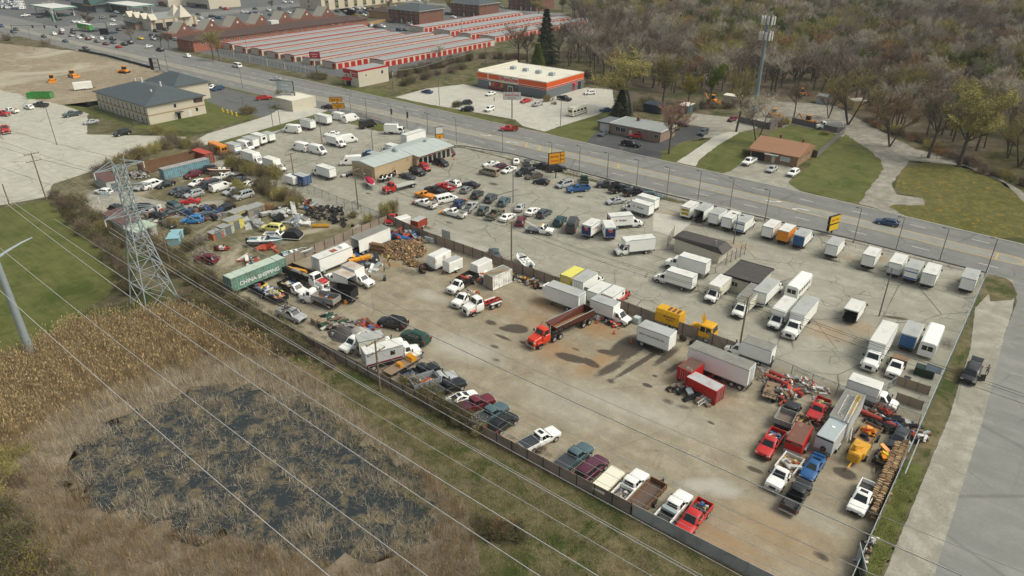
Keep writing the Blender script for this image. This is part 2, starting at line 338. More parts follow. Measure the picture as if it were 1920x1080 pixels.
# ------------------------------------------------------------------ the main road
UP=[(-1500,190),(-800,176),(-430,169),(-267,167),(-132,166.6),(-52,165.2),(-21,163.9),(-10,163.2),(60,160),(500,142)]
def vup(u):
 return float(np.interp(u,[p[0]for p in UP],[p[1]for p in UP]))
US=[-1500,-1000,-700,-560,-480,-430,-400,-370,-340,-300,-267,-240,-200,-170,-132,-100,-75,-52,-36,-21,-10,5,30,60,150,500]
def strip(name,lo,hi,m,z,us=US):
 mb=MB()
 for a,b in zip(us[:-1],us[1:]):
  mb.quad((a,vup(a)+lo(a),z),(b,vup(b)+lo(b),z),(b,vup(b)+hi(b),z),(a,vup(a)+hi(a),z))
 o=mb.build(name,m,smooth=0);o['kind']='structure';return o
far_off=lambda u:float(np.interp(u,[-430,-290,-240,-130,-60,-30,0,500],[17.5,16.5,15,11.3,9.4,8.6,7.9,7.9]))
strip('road',lambda u:-12.4,far_off,G_ROAD,.026)
strip('turn_lane',lambda u:-4.3,lambda u:0.0,G_TURN,.032)
strip('road_shoulder',lambda u:-15.6,lambda u:-12.4,G_SHOULD,.022,[u for u in US if-175<=u<=5])
strip('far_kerb',lambda u:far_off(u),lambda u:far_off(u)+.3,G_CONC,.06,[u for u in US if-300<u<10])
M_YEL=mat('road_paint_yellow',(.52,.36,.08),.7,var=.3,scale=2,dirt=.3,dirtc=(.28,.26,.2));M_WHT=mat('road_paint_white',(.62,.62,.56),.7,var=.25,scale=2,dirt=.3,dirtc=(.3,.3,.27))
mk=MB()
def seg(a,b,off,wd,z=.038,m=0):
 mk.quad((a,vup(a)+off-wd/2,z),(b,vup(b)+off-wd/2,z),(b,vup(b)+off+wd/2,z),(a,vup(a)+off+wd/2,z),m)
for a in range(-700,0,10):
 if not-505<a<-480:seg(a,a+10,-.15,.22);seg(a,a+10,-4.15,.22)
for a in range(-1400,-512,20):seg(a,a+20,-.15,.4);seg(a,a+20,-4.15,.4)
for k in range(14):
 t0,t1=math.pi*(k/14-.5),math.pi*((k+1)/14-.5)
 for rr_ in(1.95,1.65):
  p=[(-.5+rr_*q*math.cos(t_)*1.15,vup(0)-2.15+rr_*q*math.sin(t_),.038)for t_,q in((t0,1),(t1,1),(t1,.93),(t0,.93))];mk.quad(*p)
seg(-3.4,-3.15,-2.15,3.6)
for q in(-124,-119,-115,-110,-92):mk.add([(q,vup(q)-3.8,.038),(q+.5,vup(q)-3.8,.038),(q-1.4,vup(q)-.6,.038),(q-1.9,vup(q)-.6,.038)],[(0,1,2,3)])
o=mk.build('yellow_lines',M_YEL,smooth=0);o['kind']='structure'
mk=MB()
for a in np.arange(-460,30,12.2):seg(a,a+3.3,4.1,.17);seg(a+3,a+6.3,-8.2,.17)
for a in range(-320,-180,4):seg(a,a+4,float(np.interp(a,[-320,-180],[3.6,7.6])),.2)
for a in range(-360,-255,12):seg(a,a+3,11.2,.17)
def arrow(u,s):
 pts=[(0,0),(1.4,0),(2.3,.25),(2.9,.8)];v0=vup(u)-2.2
 for(x0,y0),(x1,y1)in zip(pts[:-1],pts[1:]):mk.quad((u+s*x0,v0+s*(y0-.17),.038),(u+s*x1,v0+s*(y1-.17),.038),(u+s*x1,v0+s*(y1+.17),.038),(u+s*x0,v0+s*(y0+.17),.038))
 mk.add([(u+s*2.2,v0+s*1.05,.038),(u+s*3.3,v0+s*.55,.038),(u+s*3.5,v0+s*1.6,.038)],[(0,1,2)if s>0 else(0,1,2)])
arrow(-51.5,1);arrow(-41.0,-1);arrow(-143,1);arrow(-128,-1);arrow(-238,1);arrow(-226,-1)
for q in range(6):seg(-512,-511.4,8-q*2.4,1.2);seg(-476,-475.4,13-q*2.4,1.2)
o=mk.build('white_lines',M_WHT,smooth=0);o['kind']='structure'
sheet('side_road',[(2.9,-40),(2.7,100),(2.0,126),(2.2,141),(.6,150),(0,155.5),(60,152),(60,-40)],G_XROAD,.024,px=False,amp=0)
sheet('side_road_shoulder',[(-2.0,10),(-1.3,62),(-1.2,78),(-1.0,96),(-1.6,118),(-3.2,134),(-1.4,146),(0,149),(1.6,144),(2.0,136),(2.0,126),(2.8,100),(2.9,90),(2.9,10)],G_SHOULD,.020,px=False,amp=.06,step=.8)
sheet('roadside_grass',[(-3.8,20),(-2.0,20),(-1.5,62),(-1.5,78),(-1.6,84),(-3.7,84)],G_LAWN,.022,px=False,amp=.22,step=.3)
sheet('fence_line_weeds',[(-3.6,84),(-1.6,86),(-1.4,96),(-2.2,118),(-3.6,130)],G_ROUGH,.022,px=False,amp=.25,step=.7)
sheet('corner_island',[(-3.6,147),(-1.5,138),(1.4,141),(2.0,144),(.6,149),(-1.5,151.5),(-3.5,151)],G_ROUGH,.024,px=False,amp=.15)
sheet('side_street',[(-199.5,104),(-201.5,124),(-203.9,143),(-205,156),(-230,158),(-221,146),(-216,138),(-213.6,127),(-211,112),(-206,104)],G_CONC,.024,px=False,amp=0)
sheet('lot_verge',[(-199.4,104),(-201.4,124),(-203.8,143),(-204.5,153.5),(-172,153.6),(-168,151),(-171,147),(-198,150),(-197,126),(-195,106)],G_LAWN,.028,px=False,amp=.2)
sheet('hotel_island',[(500,204),(526,192),(556,184),(578,190),(582,194),(566,202),(536,206),(520,205)],G_LAWN,.028,amp=.1)
def S(x,y,rx,ry,ang,ch,k=1.0):p=P(x,y);return(p.x,p.y,rx,ry,ang,ch,k)
def Q4(ox,oy,lst):return[S(ox+x/4,oy+y/4,rx,ry,a,c,k)for x,y,rx,ry,a,c,k in lst]
YST=Q4(960,540,[(30,305,2.2,1.5,20,0,1.4),(440,525,2.8,1.1,10,0,1.3),(585,560,2.0,.9,-10,0,1.2),(85,410,1.0,.5,0,0,1),(480,460,1.2,.4,0,0,.8),(1015,730,.9,.45,0,0,1.4),(1070,660,.7,.4,0,0,.9),
 (840,430,4.5,1.5,90,0,1.15),(950,430,6.5,1.3,88,0,1.25),(700,480,1.6,.8,20,0,1.1),(960,560,8,.6,82,0,1.0),(740,600,4.5,1.2,80,0,.85),(1020,440,3.2,1.0,-20,0,1.2),(1160,510,5,.9,85,0,.85),(1220,600,4,.9,80,0,.75),(740,700,1.2,.8,0,0,.7),
 (1170,850,1.5,1.0,0,0,.65),(1280,890,2.0,.9,10,0,.6),(1490,1010,1.0,.4,0,0,.8),(330,560,.3,.3,0,0,0),
 (640,300,5,3,0,1,1.0),(260,130,4,2.5,0,1,.9),(330,470,6,4,0,1,.7),(200,250,6,4,0,1,.6),(640,560,6,2,80,1,.9),(1400,760,6,3,0,1,.7),(1640,800,3,2,0,0,.5),
 (900,900,16,3.5,10,2,.7),(400,900,10,4,0,2,.6),(1300,960,8,3,0,2,.5)])
YST+=Q4(480,540,[(1900,310,2.0,.9,20,0,1.2),(1850,370,2.2,.5,0,0,.9),(1790,440,1.5,.7,0,0,.7),(1800,540,1.5,.8,0,0,.6),(1760,260,1.5,.9,0,0,.9),(1300,60,4,2,0,2,.9),(1560,450,8,4,10,2,.9),(1250,120,6,2.5,20,0,.35),(1050,50,6,2,0,0,.45),(1750,120,6,3,0,1,.7)])
YST+=Q4(480,270,[(1150,960,7,2.5,10,0,.55),(1250,900,4,2,0,0,.5),(1450,960,5,2,0,1,.5),(1020,900,3,1.2,0,1,1)])
YST+=Q4(1440,810,[(575,310,1.6,1.2,0,0,1.1),(400,930,1.2,.8,0,0,.7),(60,750,8,4,0,1,.6),(300,600,6,3,0,2,.5),(420,950,.8,.5,0,0,.8)])
YST+=Q4(960,810,[(1820,285,1.4,.6,0,0,.9),(860,270,1.6,.6,0,0,.5),(1080,140,.8,.6,0,0,.5),(930,65,.6,.4,0,0,.5),(1450,400,3.5,1.4,40,2,1.2),(1580,440,2.5,1.4,30,2,1.1),(1600,850,6,3,0,1,.7),(1400,180,.8,.6,0,0,.5)])
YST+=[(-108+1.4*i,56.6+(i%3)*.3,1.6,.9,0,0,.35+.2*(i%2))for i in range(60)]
grid_sheet('yard_ground',lambda x,y:np.ones_like(x,bool),(-111.5,-3.6,54.5,95.0),.36,G_YARD,.014,YST)
LST=Q4(960,270,[(510,395,1.2,.6,0,0,1.1),(620,400,2.5,1.0,0,0,.45),(440,660,.5,.3,0,0,.6),(900,770,2,.6,70,0,.4),(500,420,5,2,0,2,.6),(700,700,8,4,0,2,.6),(1180,520,4,2,0,1,.5),(1300,590,9,1.3,0,0,.55),(1560,640,10,1.3,0,0,.55),(1700,760,6,2,0,1,.5),(1100,850,2,1,0,0,.5),(230,985,8,3,0,0,.55)])
LST+=Q4(1440,270,[(60,680,4,.8,0,0,.6),(420,690,4,2.2,0,0,.45),(470,870,3,.8,0,0,.8),(720,950,3,.8,0,0,.8),(1050,1000,8,.9,0,0,.7),(1480,1040,2.5,.9,0,0,.7),(620,860,4,2.5,0,1,.4),(850,860,2,2.5,0,1,.55),(250,960,6,2,0,2,.5)])
LST+=Q4(1440,540,[(960,225,2.6,.7,20,0,.95),(520,400,.7,.3,0,0,.9),(640,420,.6,.3,0,0,.8),(905,745,.5,.4,0,0,.8),(560,190,3,1,0,0,.5),(460,330,5,4,0,1,.6),(700,300,4,3,0,1,.6),(1340,420,2.2,4,0,0,.55),(1150,740,4,.8,0,0,.5),(300,550,8,2.5,0,2,.5),(870,620,3,1,0,0,.6),(1050,860,3,3,0,0,.3)])
LST+=Q4(480,270,[(840,370,1,.6,0,0,.9),(1780,300,2.5,1.4,0,0,.7),(1660,230,2.5,1,0,0,.55),(1450,590,2.0,.7,0,0,.7),(1260,620,4,1.5,0,0,.6),(1600,660,2.6,.9,0,0,.5),(600,370,3,1.3,0,0,.4),(1020,500,2.5,.8,0,0,.8),(1580,430,8,3.5,0,0,.22),(1180,700,6,2,0,0,.35),(1560,740,3,1,0,2,.9),(1700,790,2.5,1.6,0,2,1.2)])
LST+=Q4(480,0,[(850,1000,5,2,0,0,.35),(1080,890,2.5,1.2,0,0,.4),(500,1060,5,2,0,1,.4),(900,980,12,6,0,2,.5)])
def in_lot(x,y):
 top=np.interp(x,[-205,-170,-168,-75,-30,-3.6],[149.0,147.5,151.5,148.0,149.2,148.6]);left=np.interp(y,[95,124,152],[-192,-198,-203])
 return(y<top)&(x>left)
grid_sheet('upper_lot',in_lot,(-204,-3.6,94.6,152),.5,G_LOT,.016,LST)
sheet('lot_slab',[(1226,398),(1250,402),(1300,415),(1264,444),(1224,432)],G_CONC,.020,amp=.1)
# ------------------------------------------------------------------ vehicle kit: every part a mesh of its own, shared by look-alikes
def wheel_mesh(r,wd,rim=M_RIM,dual=False):
 k=('wheel',r,wd,rim.name,dual)
 if k not in KIT:
  mb=MB();w2=wd*(2.1 if dual else 1)
  mb.loft([[(rr*math.cos(2*math.pi*i/14),y,rr*math.sin(2*math.pi*i/14))for i in range(14)]for y,rr in((-w2/2,r*.62),(-w2/2,r*.93),(-w2/2+.03,r),(w2/2-.03,r),(w2/2,r*.93),(w2/2,r*.62))],0)
  for s in(-1,1):
   y=s*(w2/2+.004);ri=r*(.62 if not dual else.58)
   mb.loft([[(q*ri*math.cos(s*-2*math.pi*i/12),y+dd,q*ri*math.sin(s*-2*math.pi*i/12))for i in range(12)]for q,dd in((1,0),(.86,s*-.02),(.25,s*.012))],1)
  KIT[k]=mb.mesh('wheel',[M_TYRE,rim],40)
 return KIT[k]
KIT={}
def body_ring(x,zb,zt,w,crown=.03):
 h=zt-zb
 half=[(w*.90,zb),(w,zb+.30*h),(w,zb+.66*h),(w*.955,zt-.05*h),(w*.88,zt),(w*.45,zt+crown)]
 return[(x,-y,z)for y,z in half]+[(x,y,z)for y,z in half[::-1]]
def cab_mesh(mb,xbf,xrf,xrr,xbr,zb,zr,wb,wr,m=0):
 """greenhouse: belt outline, roof edge, roof crown"""
 def oct_(x0,x1,w,z,c=.16):return[(x1,-w+c,z),(x1,w-c,z),(x1-c*.8,w,z),(x0+c*.8,w,z),(x0,w-c,z),(x0,-w+c,z),(x0+c*.8,-w,z),(x1-c*.8,-w,z)]
 mb.loft([oct_(xbr,xbf,wb,zb-.02),oct_(xrr,xrf,wr,zr-.07),oct_(xrr+.12,xrf-.18,wr-.14,zr)],m)
 F=dict(front=((xbf,-wb+.16,zb),(xbf,wb-.16,zb),(xrf,wr-.16,zr-.07),(xrf,-wr+.16,zr-.07)),
   rear=((xbr,wb-.16,zb),(xbr,-wb+.16,zb),(xrr,-wr+.16,zr-.07),(xrr,wr-.16,zr-.07)),
   left=((xbf-.13,wb,zb),(xbr+.13,wb,zb),(xrr+.13,wr,zr-.07),(xrf-.13,wr,zr-.07)),
   right=((xbr+.13,-wb,zb),(xbf-.13,-wb,zb),(xrf-.13,-wr,zr-.07),(xrr+.13,-wr,zr-.07)))
 return F
def glass_on(F,face,spans,v0=.14,v1=.90,off=.012):
 mb=MB()
 for a,b in spans:mb.panel(*F[face],a,b,v0,v1,off)
 return mb
SPEC=dict(
sedan=dict(W=1.84,H=1.46,st=[(2.4,.36,.60,.74),(2.28,.26,.73,.91),(1.9,.22,.83,.98),(1.1,.22,.93,1),(-1.5,.22,.98,1),(-2.1,.24,.98,.97),(-2.33,.3,.93,.9),(-2.4,.38,.84,.82)],cab=(1.18,.32,-.92,-1.72,.93,1.46,.84,.66),sw=[(.12,.46),(.50,.86)],wr=.33,ax=(1.45,-1.42)),
coupe=dict(W=1.86,H=1.38,st=[(2.4,.36,.56,.72),(2.25,.24,.70,.9),(1.8,.2,.82,.98),(.95,.2,.92,1),(-1.5,.2,.99,1),(-2.15,.24,.97,.96),(-2.4,.36,.86,.82)],cab=(1.0,.12,-.75,-1.85,.92,1.38,.82,.62),sw=[(.14,.58),(.62,.82)],wr=.34,ax=(1.45,-1.35)),
hatch=dict(W=1.78,H=1.52,st=[(2.1,.38,.64,.75),(1.98,.27,.78,.92),(1.6,.24,.9,.98),(.95,.24,.98,1),(-1.7,.24,1.02,1),(-2.0,.28,.98,.95),(-2.1,.38,.84,.85)],cab=(1.1,.3,-1.45,-1.98,.97,1.52,.82,.66),sw=[(.10,.40),(.43,.70),(.73,.92)],wr=.32,ax=(1.3,-1.25)),
wagon=dict(W=1.84,H=1.52,st=[(2.4,.36,.60,.74),(2.28,.26,.73,.91),(1.9,.22,.83,.98),(1.1,.22,.93,1),(-2.0,.22,1.0,1),(-2.32,.3,.95,.92),(-2.4,.38,.84,.82)],cab=(1.18,.32,-1.7,-2.25,.93,1.5,.84,.68),sw=[(.10,.36),(.39,.64),(.67,.92)],wr=.33,ax=(1.45,-1.4)),
suv=dict(W=1.92,H=1.76,st=[(2.35,.42,.74,.78),(2.22,.3,.93,.93),(1.85,.27,1.02,.98),(1.1,.27,1.09,1),(-2.0,.27,1.13,1),(-2.27,.32,1.08,.95),(-2.35,.42,.92,.88)],cab=(1.2,.42,-1.78,-2.25,1.08,1.74,.88,.72),sw=[(.10,.37),(.40,.66),(.69,.93)],wr=.37,ax=(1.4,-1.38),rails=1),
bigsuv=dict(W=2.02,H=1.92,st=[(2.55,.48,.86,.82),(2.42,.36,1.05,.95),(2.0,.32,1.14,.99),(1.25,.32,1.18,1),(-2.25,.32,1.22,1),(-2.46,.38,1.18,.96),(-2.55,.48,1.0,.9)],cab=(1.35,.68,-2.1,-2.42,1.17,1.9,.93,.80),sw=[(.07,.31),(.34,.60),(.63,.94)],wr=.40,ax=(1.55,-1.5),rails=1),
jeep=dict(W=1.85,H=1.85,st=[(2.1,.5,.95,.72),(2.0,.45,1.05,.74),(.85,.45,1.15,.80),(.8,.45,1.18,.95),(-1.95,.45,1.18,.95),(-2.05,.5,1.1,.93)],cab=(.75,.5,-1.95,-2.02,1.16,1.85,.84,.74),sw=[(.06,.34),(.37,.64),(.67,.94)],wr=.42,ax=(1.35,-1.3),flares=1,softtop=1),
minivan=dict(W=1.98,H=1.76,st=[(2.5,.36,.66,.74),(2.35,.26,.85,.92),(1.9,.24,1.0,.98),(1.5,.24,1.04,1),(-2.2,.24,1.08,1),(-2.45,.3,1.02,.95),(-2.52,.4,.85,.88)],cab=(1.85,.72,-1.95,-2.42,1.03,1.75,.91,.75),sw=[(.12,.36),(.39,.66),(.69,.93)],wr=.34,ax=(1.6,-1.45),rails=1),
pickup=dict(W=2.0,H=1.92,st=[(2.95,.52,.9,.82),(2.82,.42,1.1,.95),(2.4,.4,1.17,.99),(1.35,.4,1.21,1),(-.62,.4,1.23,1)],cab=(1.42,.72,-.42,-.55,1.2,1.9,.92,.78),sw=[(.10,.50),(.54,.92)],wr=.41,ax=(1.95,-1.75),bed=(-2.95,-.68,.72,1.27),rearv=1),
extpickup=dict(W=2.0,H=1.92,st=[(2.95,.52,.9,.82),(2.82,.42,1.1,.95),(2.4,.4,1.17,.99),(1.35,.4,1.21,1),(-.35,.4,1.23,1)],cab=(1.42,.72,-.18,-.3,1.2,1.9,.92,.78),sw=[(.12,.60),(.66,.90)],wr=.41,ax=(1.95,-1.75),bed=(-2.95,-.42,.72,1.27),rearv=1),
oldpickup=dict(W=1.98,H=1.84,st=[(2.7,.5,.95,.85),(2.6,.42,1.1,.96),(2.2,.4,1.15,1),(1.1,.4,1.18,1),(-.3,.4,1.2,1)],cab=(1.05,.55,-.15,-.28,1.16,1.84,.88,.74),sw=[(.14,.86)],wr=.39,ax=(1.7,-1.6),bed=(-2.7,-.36,.7,1.22),rearv=1),
van=dict(W=2.06,H=2.62,st=[(2.95,.46,.9,.78),(2.82,.32,1.1,.94),(2.35,.3,1.3,.99),(-2.92,.3,1.34,1),(-2.97,.36,1.3,.99)],cab=(2.4,1.45,-2.9,-2.95,1.28,2.62,1.01,.90),sw=[(.10,.25)],wr=.35,ax=(2.0,-1.75),swv=(.06,.48),cargo=1),
lowvan=dict(W=2.02,H=2.12,st=[(2.85,.46,.86,.8),(2.72,.32,1.05,.95),(2.25,.3,1.2,.99),(-2.82,.3,1.26,1),(-2.87,.36,1.2,.99)],cab=(2.05,1.25,-2.78,-2.84,1.2,2.1,.98,.84),sw=[(.10,.28)],wr=.37,ax=(1.85,-1.6),swv=(.12,.8),cargo=1),
crewvan=dict(W=2.02,H=2.12,st=[(2.85,.46,.86,.8),(2.72,.32,1.05,.95),(2.25,.3,1.2,.99),(-2.82,.3,1.26,1),(-2.87,.36,1.2,.99)],cab=(2.05,1.25,-2.78,-2.84,1.2,2.1,.98,.84),sw=[(.08,.27),(.31,.52),(.55,.76),(.79,.96)],wr=.37,ax=(1.85,-1.6),swv=(.14,.8)),
)
def kit(kind):
 """[(part, mesh, paint slot?, location)] for one kind of light vehicle"""
 if kind in KIT:return KIT[kind]
 s=SPEC[kind];W2=s['W']/2;out=[];mb=MB()
 mb.loft([body_ring(x,zb,zt,w*W2)for x,zb,zt,w in s['st'][::-1]],0)
 F=cab_mesh(mb,*s['cab'],m=0)
 x0,x1=s['st'][-1][0],s['st'][0][0]
 if s.get('softtop'):pass
 for a in s['ax']:
  for sg in(-1,1):
   r_=s['wr']*1.16;yy=sg*(W2+.006)
   ring=[(a+r_*math.cos(math.pi*i/8),yy,s['wr']+r_*math.sin(math.pi*i/8)*.98)for i in range(9)];ring=ring+[(a-r_,yy,.34),(a+r_,yy,.34)]
   mb.add(ring if sg<0 else ring[::-1],[tuple(range(len(ring)))],1)
 mb.box(x1-.12,x1+.03,-W2*.80,W2*.80,s['st'][0][1]+.0,s['st'][0][1]+.17,1)
 g=s['st'][1];zt_=s['st'][0][2]
 mb.box(x1-.06,x1+.012,-W2*.42,W2*.42,zt_-.24,zt_-.06,1)
 out.append(('body',mb.mesh('body',[M_DARK,M_DARK],34),True,None))
 wsh=glass_on(F,'front',[(.04,.96)],.06,.93);out.append(('windscreen',wsh.mesh('windscreen',[glassm()],0),False,None))
 v=s.get('swv',(.14,.90));sw=glass_on(F,'right',[(1-b,1-a)for a,b in s['sw']],*v)
 out.append(('side_window',sw.mesh('side_window',[glassm()],0),False,None))
 sw=glass_on(F,'left',s['sw'],*v);out.append(('side_window',sw.mesh('side_window',[glassm()],0),False,None))
 rv=(.1,.9)if not s.get('cargo')else(.42,.80)
 sp=[(.06,.94)]if not s.get('cargo')else[(.10,.46),(.54,.90)]
 out.append(('rear_window',glass_on(F,'rear',sp,*rv).mesh('rear_window',[glassm()],0),False,None))
 for sg in(-1,1):
  mb=MB();xn,zt=s['st'][1][0],s['st'][1][2];wn=W2*s['st'][1][3]
  mb.box(xn-.18,xn+.10,sg*wn*.60 if sg>0 else-wn*.985,sg*wn*.985 if sg>0 else-wn*.60,zt-.20,zt-.06);out.append(('headlight',mb.mesh('headlight',[M_HEAD],0),False,None))
  tail=s['bed'][0]if 'bed' in s else x0;tz=(s['bed'][2]+.12,s['bed'][3]-.08)if 'bed' in s else(s['st'][-2][2]-.30,s['st'][-2][2]-.05)
  if kind in('suv','bigsuv','minivan','wagon','hatch','jeep'):tz=(tz[0]+.05,tz[1]+.14)
  if kind in('van','lowvan','crewvan'):tz=(.9,1.5)
  mb=MB();yy=W2*.93;mb.box(tail-.03,tail+.16,sg*yy-.10,sg*yy+.055,tz[0],tz[1]);out.append(('tail_light',mb.mesh('tail_light',[M_TAIL],0),False,None))
  mb=MB();c=s['cab'];xm=c[0]-.28
  mb.box(xm-.07,xm+.09,sg*(c[6]+.10)-.09,sg*(c[6]+.10)+.09,c[4]+.02,c[4]+.20);mb.box(xm-.03,xm+.03,sg*c[6]-.08,sg*c[6]+.08,c[4]+.02,c[4]+.08);out.append(('wing_mirror',mb.mesh('wing_mirror',[M_DARK],0),False,None))
 if 'bed' in s:
  b0,b1,zf,zt=s['bed'];mb=MB();t=.09
  mb.box(b0,b1,-W2*.99,-W2*.99+t,.48,zt);mb.box(b0,b1,W2*.99-t,W2*.99,.48,zt);mb.box(b0,b0+t,-W2*.9,W2*.9,.55,zt);mb.box(b1-t,b1,-W2*.9,W2*.9,.5,zt)
  mb.box(b0+t,b1-t,-W2*.9,W2*.9,.50,zf,1)
  for q in(s['ax'][1],):
   for sg in(-1,1):mb.box(q-.42,q+.42,sg*W2*.72-.13,sg*W2*.72+.13,zf,zf+.2,1)
  for a in s['ax'][1:]:
   for sg in(-1,1):
    r_=s['wr']*1.16;yy=sg*(W2*.99+.006);ring=[(a+r_*math.cos(math.pi*i/8),yy,s['wr']+r_*math.sin(math.pi*i/8)*.98)for i in range(9)]
    mb.add(ring if sg<0 else ring[::-1],[tuple(range(9))],2)
  out.append(('bed',mb.mesh('bed',[M_DARK,mat('bed_liner',(.05,.05,.05),.8),M_DARK],0),True,None))
  mb=MB();mb.box(b0-.16,b0,-W2*.93,W2*.93,.48,.68);out.append(('rear_bumper',mb.mesh('rear_bumper',[M_CHROME],0),False,None))
 if s.get('rails'):
  for sg in(-1,1):
   c=s['cab'];mb=MB();mb.box(c[2]+.2,c[1]-.35,sg*(c[7]-.16)-.025,sg*(c[7]-.16)+.025,c[5]-.01,c[5]+.06);out.append(('roof_rail',mb.mesh('roof_rail',[M_DARK],0),False,None))
 wm=wheel_mesh(s['wr'],.24)
 for a in s['ax']:
  for sg in(-1,1):out.append(('wheel',wm,False,(a,sg*(W2-.10),s['wr'])))
 KIT[kind]=out;return out
def ext(kind,key):
 """extra parts: bed covers, caps, ploughs, loads"""
 k=(kind,key)
 if k in KIT:return KIT[k]
 s=SPEC[kind];W2=s['W']/2;mb=MB();b=s.get('bed')
 if key=='tonneau':mb.box(b[0]+.04,b[1]-.02,-W2*.93,W2*.93,b[3]-.02,b[3]+.03);r=('bed_cover',mb.mesh('bed_cover',[mat('vinyl_cover',(.04,.045,.05),.7)],0),'extra')
 elif key=='cap':
  F=cab_mesh(mb,b[1]+.02,b[1]-.06,b[0]+.12,b[0]+.02,b[3]+.01,1.9,W2*.95,W2*.82)
  for f in('left','right'):mb.panel(*F[f],.06,.94,.25,.85,.012,1)
  mb.panel(*F['rear'],.1,.9,.2,.88,.012,1);r=('bed_cap',mb.mesh('bed_cap',[M_DARK,glassm()],30),'paint')
 elif key=='plow':
  x=s['st'][0][0]+.55
  pr=[(0,.12),(-.16,.3),(-.16,.55),(.02,.82),(.08,.82),(-.08,.55),(-.08,.3),(.06,.12)]
  mb.loft([[(x+px+abs(y)*-.06,y,z)for px,z in pr]for y in(-1.2,1.2)]);mb.box(x-.7,x-.1,-.45,.45,.35,.5);mb.bar((x-.3,0,.45),(x-.5,0,1.05),.12)
  r=('snow_plough',mb.mesh('snow_plough',[M_DARK],0),'extra')
 elif key=='rack':
  for y in(-.7,.7):mb.bar((1.2,y,s['H']+.12),(-2.6,y,s['H']+.12),.05)
  for x in(1.0,-.6,-2.3):mb.bar((x,-.8,s['H']+.06),(x,.8,s['H']+.06),.06)
  for q in range(2):mb.box(-2.7,1.1,-.05-q*.5,.0-q*.5,s['H']+.14,s['H']+.22)
  r=('ladder_rack',mb.mesh('ladder_rack',[M_DARK],0),None)
 elif key=='sunroof':c=s['cab'];x=c[1]-.55;mb.box(x-.28,x+.22,-.42,.42,c[5]-.02,c[5]+.012);r=('sunroof',mb.mesh('sunroof',[glassm()],0),None)
 elif key=='spoiler':x=s['st'][-1][0];mb.box(x+.02,x+.32,-.72,.72,1.14,1.19);mb.box(x+.1,x+.2,-.6,-.55,.95,1.15);mb.box(x+.1,x+.2,.55,.6,.95,1.15);r=('spoiler',mb.mesh('spoiler',[M_DARK],0),'paint')
 elif key=='plate':x=(b[0]-.17 if b else s['st'][-1][0]-.015);z=.6 if b else.75;mb.box(x-.02,x,-.18,.18,z-.09,z+.09);r=('rear_plate',mb.mesh('rear_plate',[M_PLATE],0),None)
 elif key=='toolbox':mb.bbox(b[1]-.65,b[1]-.12,-W2*.92,W2*.92,b[3]-.15,b[3]+.18);r=('toolbox',mb.mesh('toolbox',[M_STEEL],0),None)
 elif key=='hatchup':
  x=s['st'][-1][0];mb.add([(x+.15,-.75,1.78),(x+.15,.75,1.78),(x-.75,.8,2.05),(x-.75,-.8,2.05),(x+.15,-.75,1.70),(x+.15,.75,1.70),(x-.75,.8,1.97),(x-.75,-.8,1.97)],[(0,1,2,3),(7,6,5,4),(0,4,5,1),(1,5,6,2),(2,6,7,3),(3,7,4,0)]);mb.quad((x+.0,-.6,1.795+.045),(x+.0,.6,1.84),(x-.45,.6,1.98),(x-.45,-.6,1.98),1);r=('tailgate',mb.mesh('tailgate',[M_DARK,glassm()],0),'paint')
 elif key=='dooropen':
  for sg,a in((1,55),):
   c,q=math.cos(R(a)),math.sin(R(a));hx,hy=.95,W2-.02
   A=[(hx,hy),(hx-1.0*c,hy+1.0*q),(hx-1.0*c+.06*q,hy+1.0*q+.06*c),(hx+.06*q,hy+.06*c)]
   mb.prism([(x,y)for x,y in A],.45,1.1);mb.prism([(A[0][0]*.8+A[1][0]*.2,A[0][1]*.8+A[1][1]*.2),A[1],A[2],(A[3][0]*.8+A[2][0]*.2,A[3][1]*.8+A[2][1]*.2)],1.1,1.6,1)
  r=('door',mb.mesh('door',[M_DARK,glassm()],0),'paint')
 KIT[k]=r;return r
LOADM=[mat('load_%d'%i,c,.8)for i,c in enumerate([(.30,.20,.10),(.45,.44,.42),(.40,.06,.03),(.06,.12,.25),(.05,.05,.05),(.25,.22,.18),(.50,.42,.10),(.62,.60,.55)])]
def rubble(mb,n,x0,x1,y0,y1,z,s0=.08,s1=.3,seed=1,long=0,mats=8,pile=0):
 rr=random.Random(seed)
 for _ in range(n):
  x,y=rr.uniform(x0,x1),rr.uniform(y0,y1);s=rr.uniform(s0,s1)
  h=z+(pile*max(0,1-(abs(x-(x0+x1)/2)/(x1-x0)+abs(y-(y0+y1)/2)/(y1-y0))*1.3)if pile else 0)
  b=MB();l=s*(rr.uniform(2,6)if rr.random()<long else rr.uniform(.8,1.8))
  b.box(-l/2,l/2,-s/2,s/2,0,s*rr.uniform(.3,1));b.xf(Matrix.Translation((x,y,h))@Euler((rr.uniform(-.4,.4),rr.uniform(-.4,.4),rr.uniform(0,6.28))).to_matrix().to_4x4())
  mb.add(b.v,b.f,rr.randrange(mats))
 return mb
def load_mesh(kind,seed):
 k=('load',kind,seed)
 if k not in KIT:
  b=SPEC[kind]['bed'];KIT[k]=rubble(MB(),26,b[0]+.35,b[1]-.35,-.62,.62,b[2],.1,.34,seed,.4).mesh('load',LOADM,0)
 return KIT[k]
def vehicle(kind,name,cat,cn,loc,rz,label,group=None,opts=(),xcol='black',lod=0):
 root=thing(name,label,cat,loc,rz,group)
 for nm,me,pt,off in kit(kind):
  if lod and nm in('wing_mirror','roof_rail','rear_bumper'):continue
  inst(nm,me,root,off,0,paint(cn)if pt else None)
 for o in opts:
  if o.startswith('load'):inst('load',load_mesh(kind,int(o[4:]or 1)),root);continue
  nm,me,role=ext(kind,o)
  inst(nm,me,root,None,0,paint(cn)if role=='paint' else paint(xcol)if role=='extra' else None)
 return root
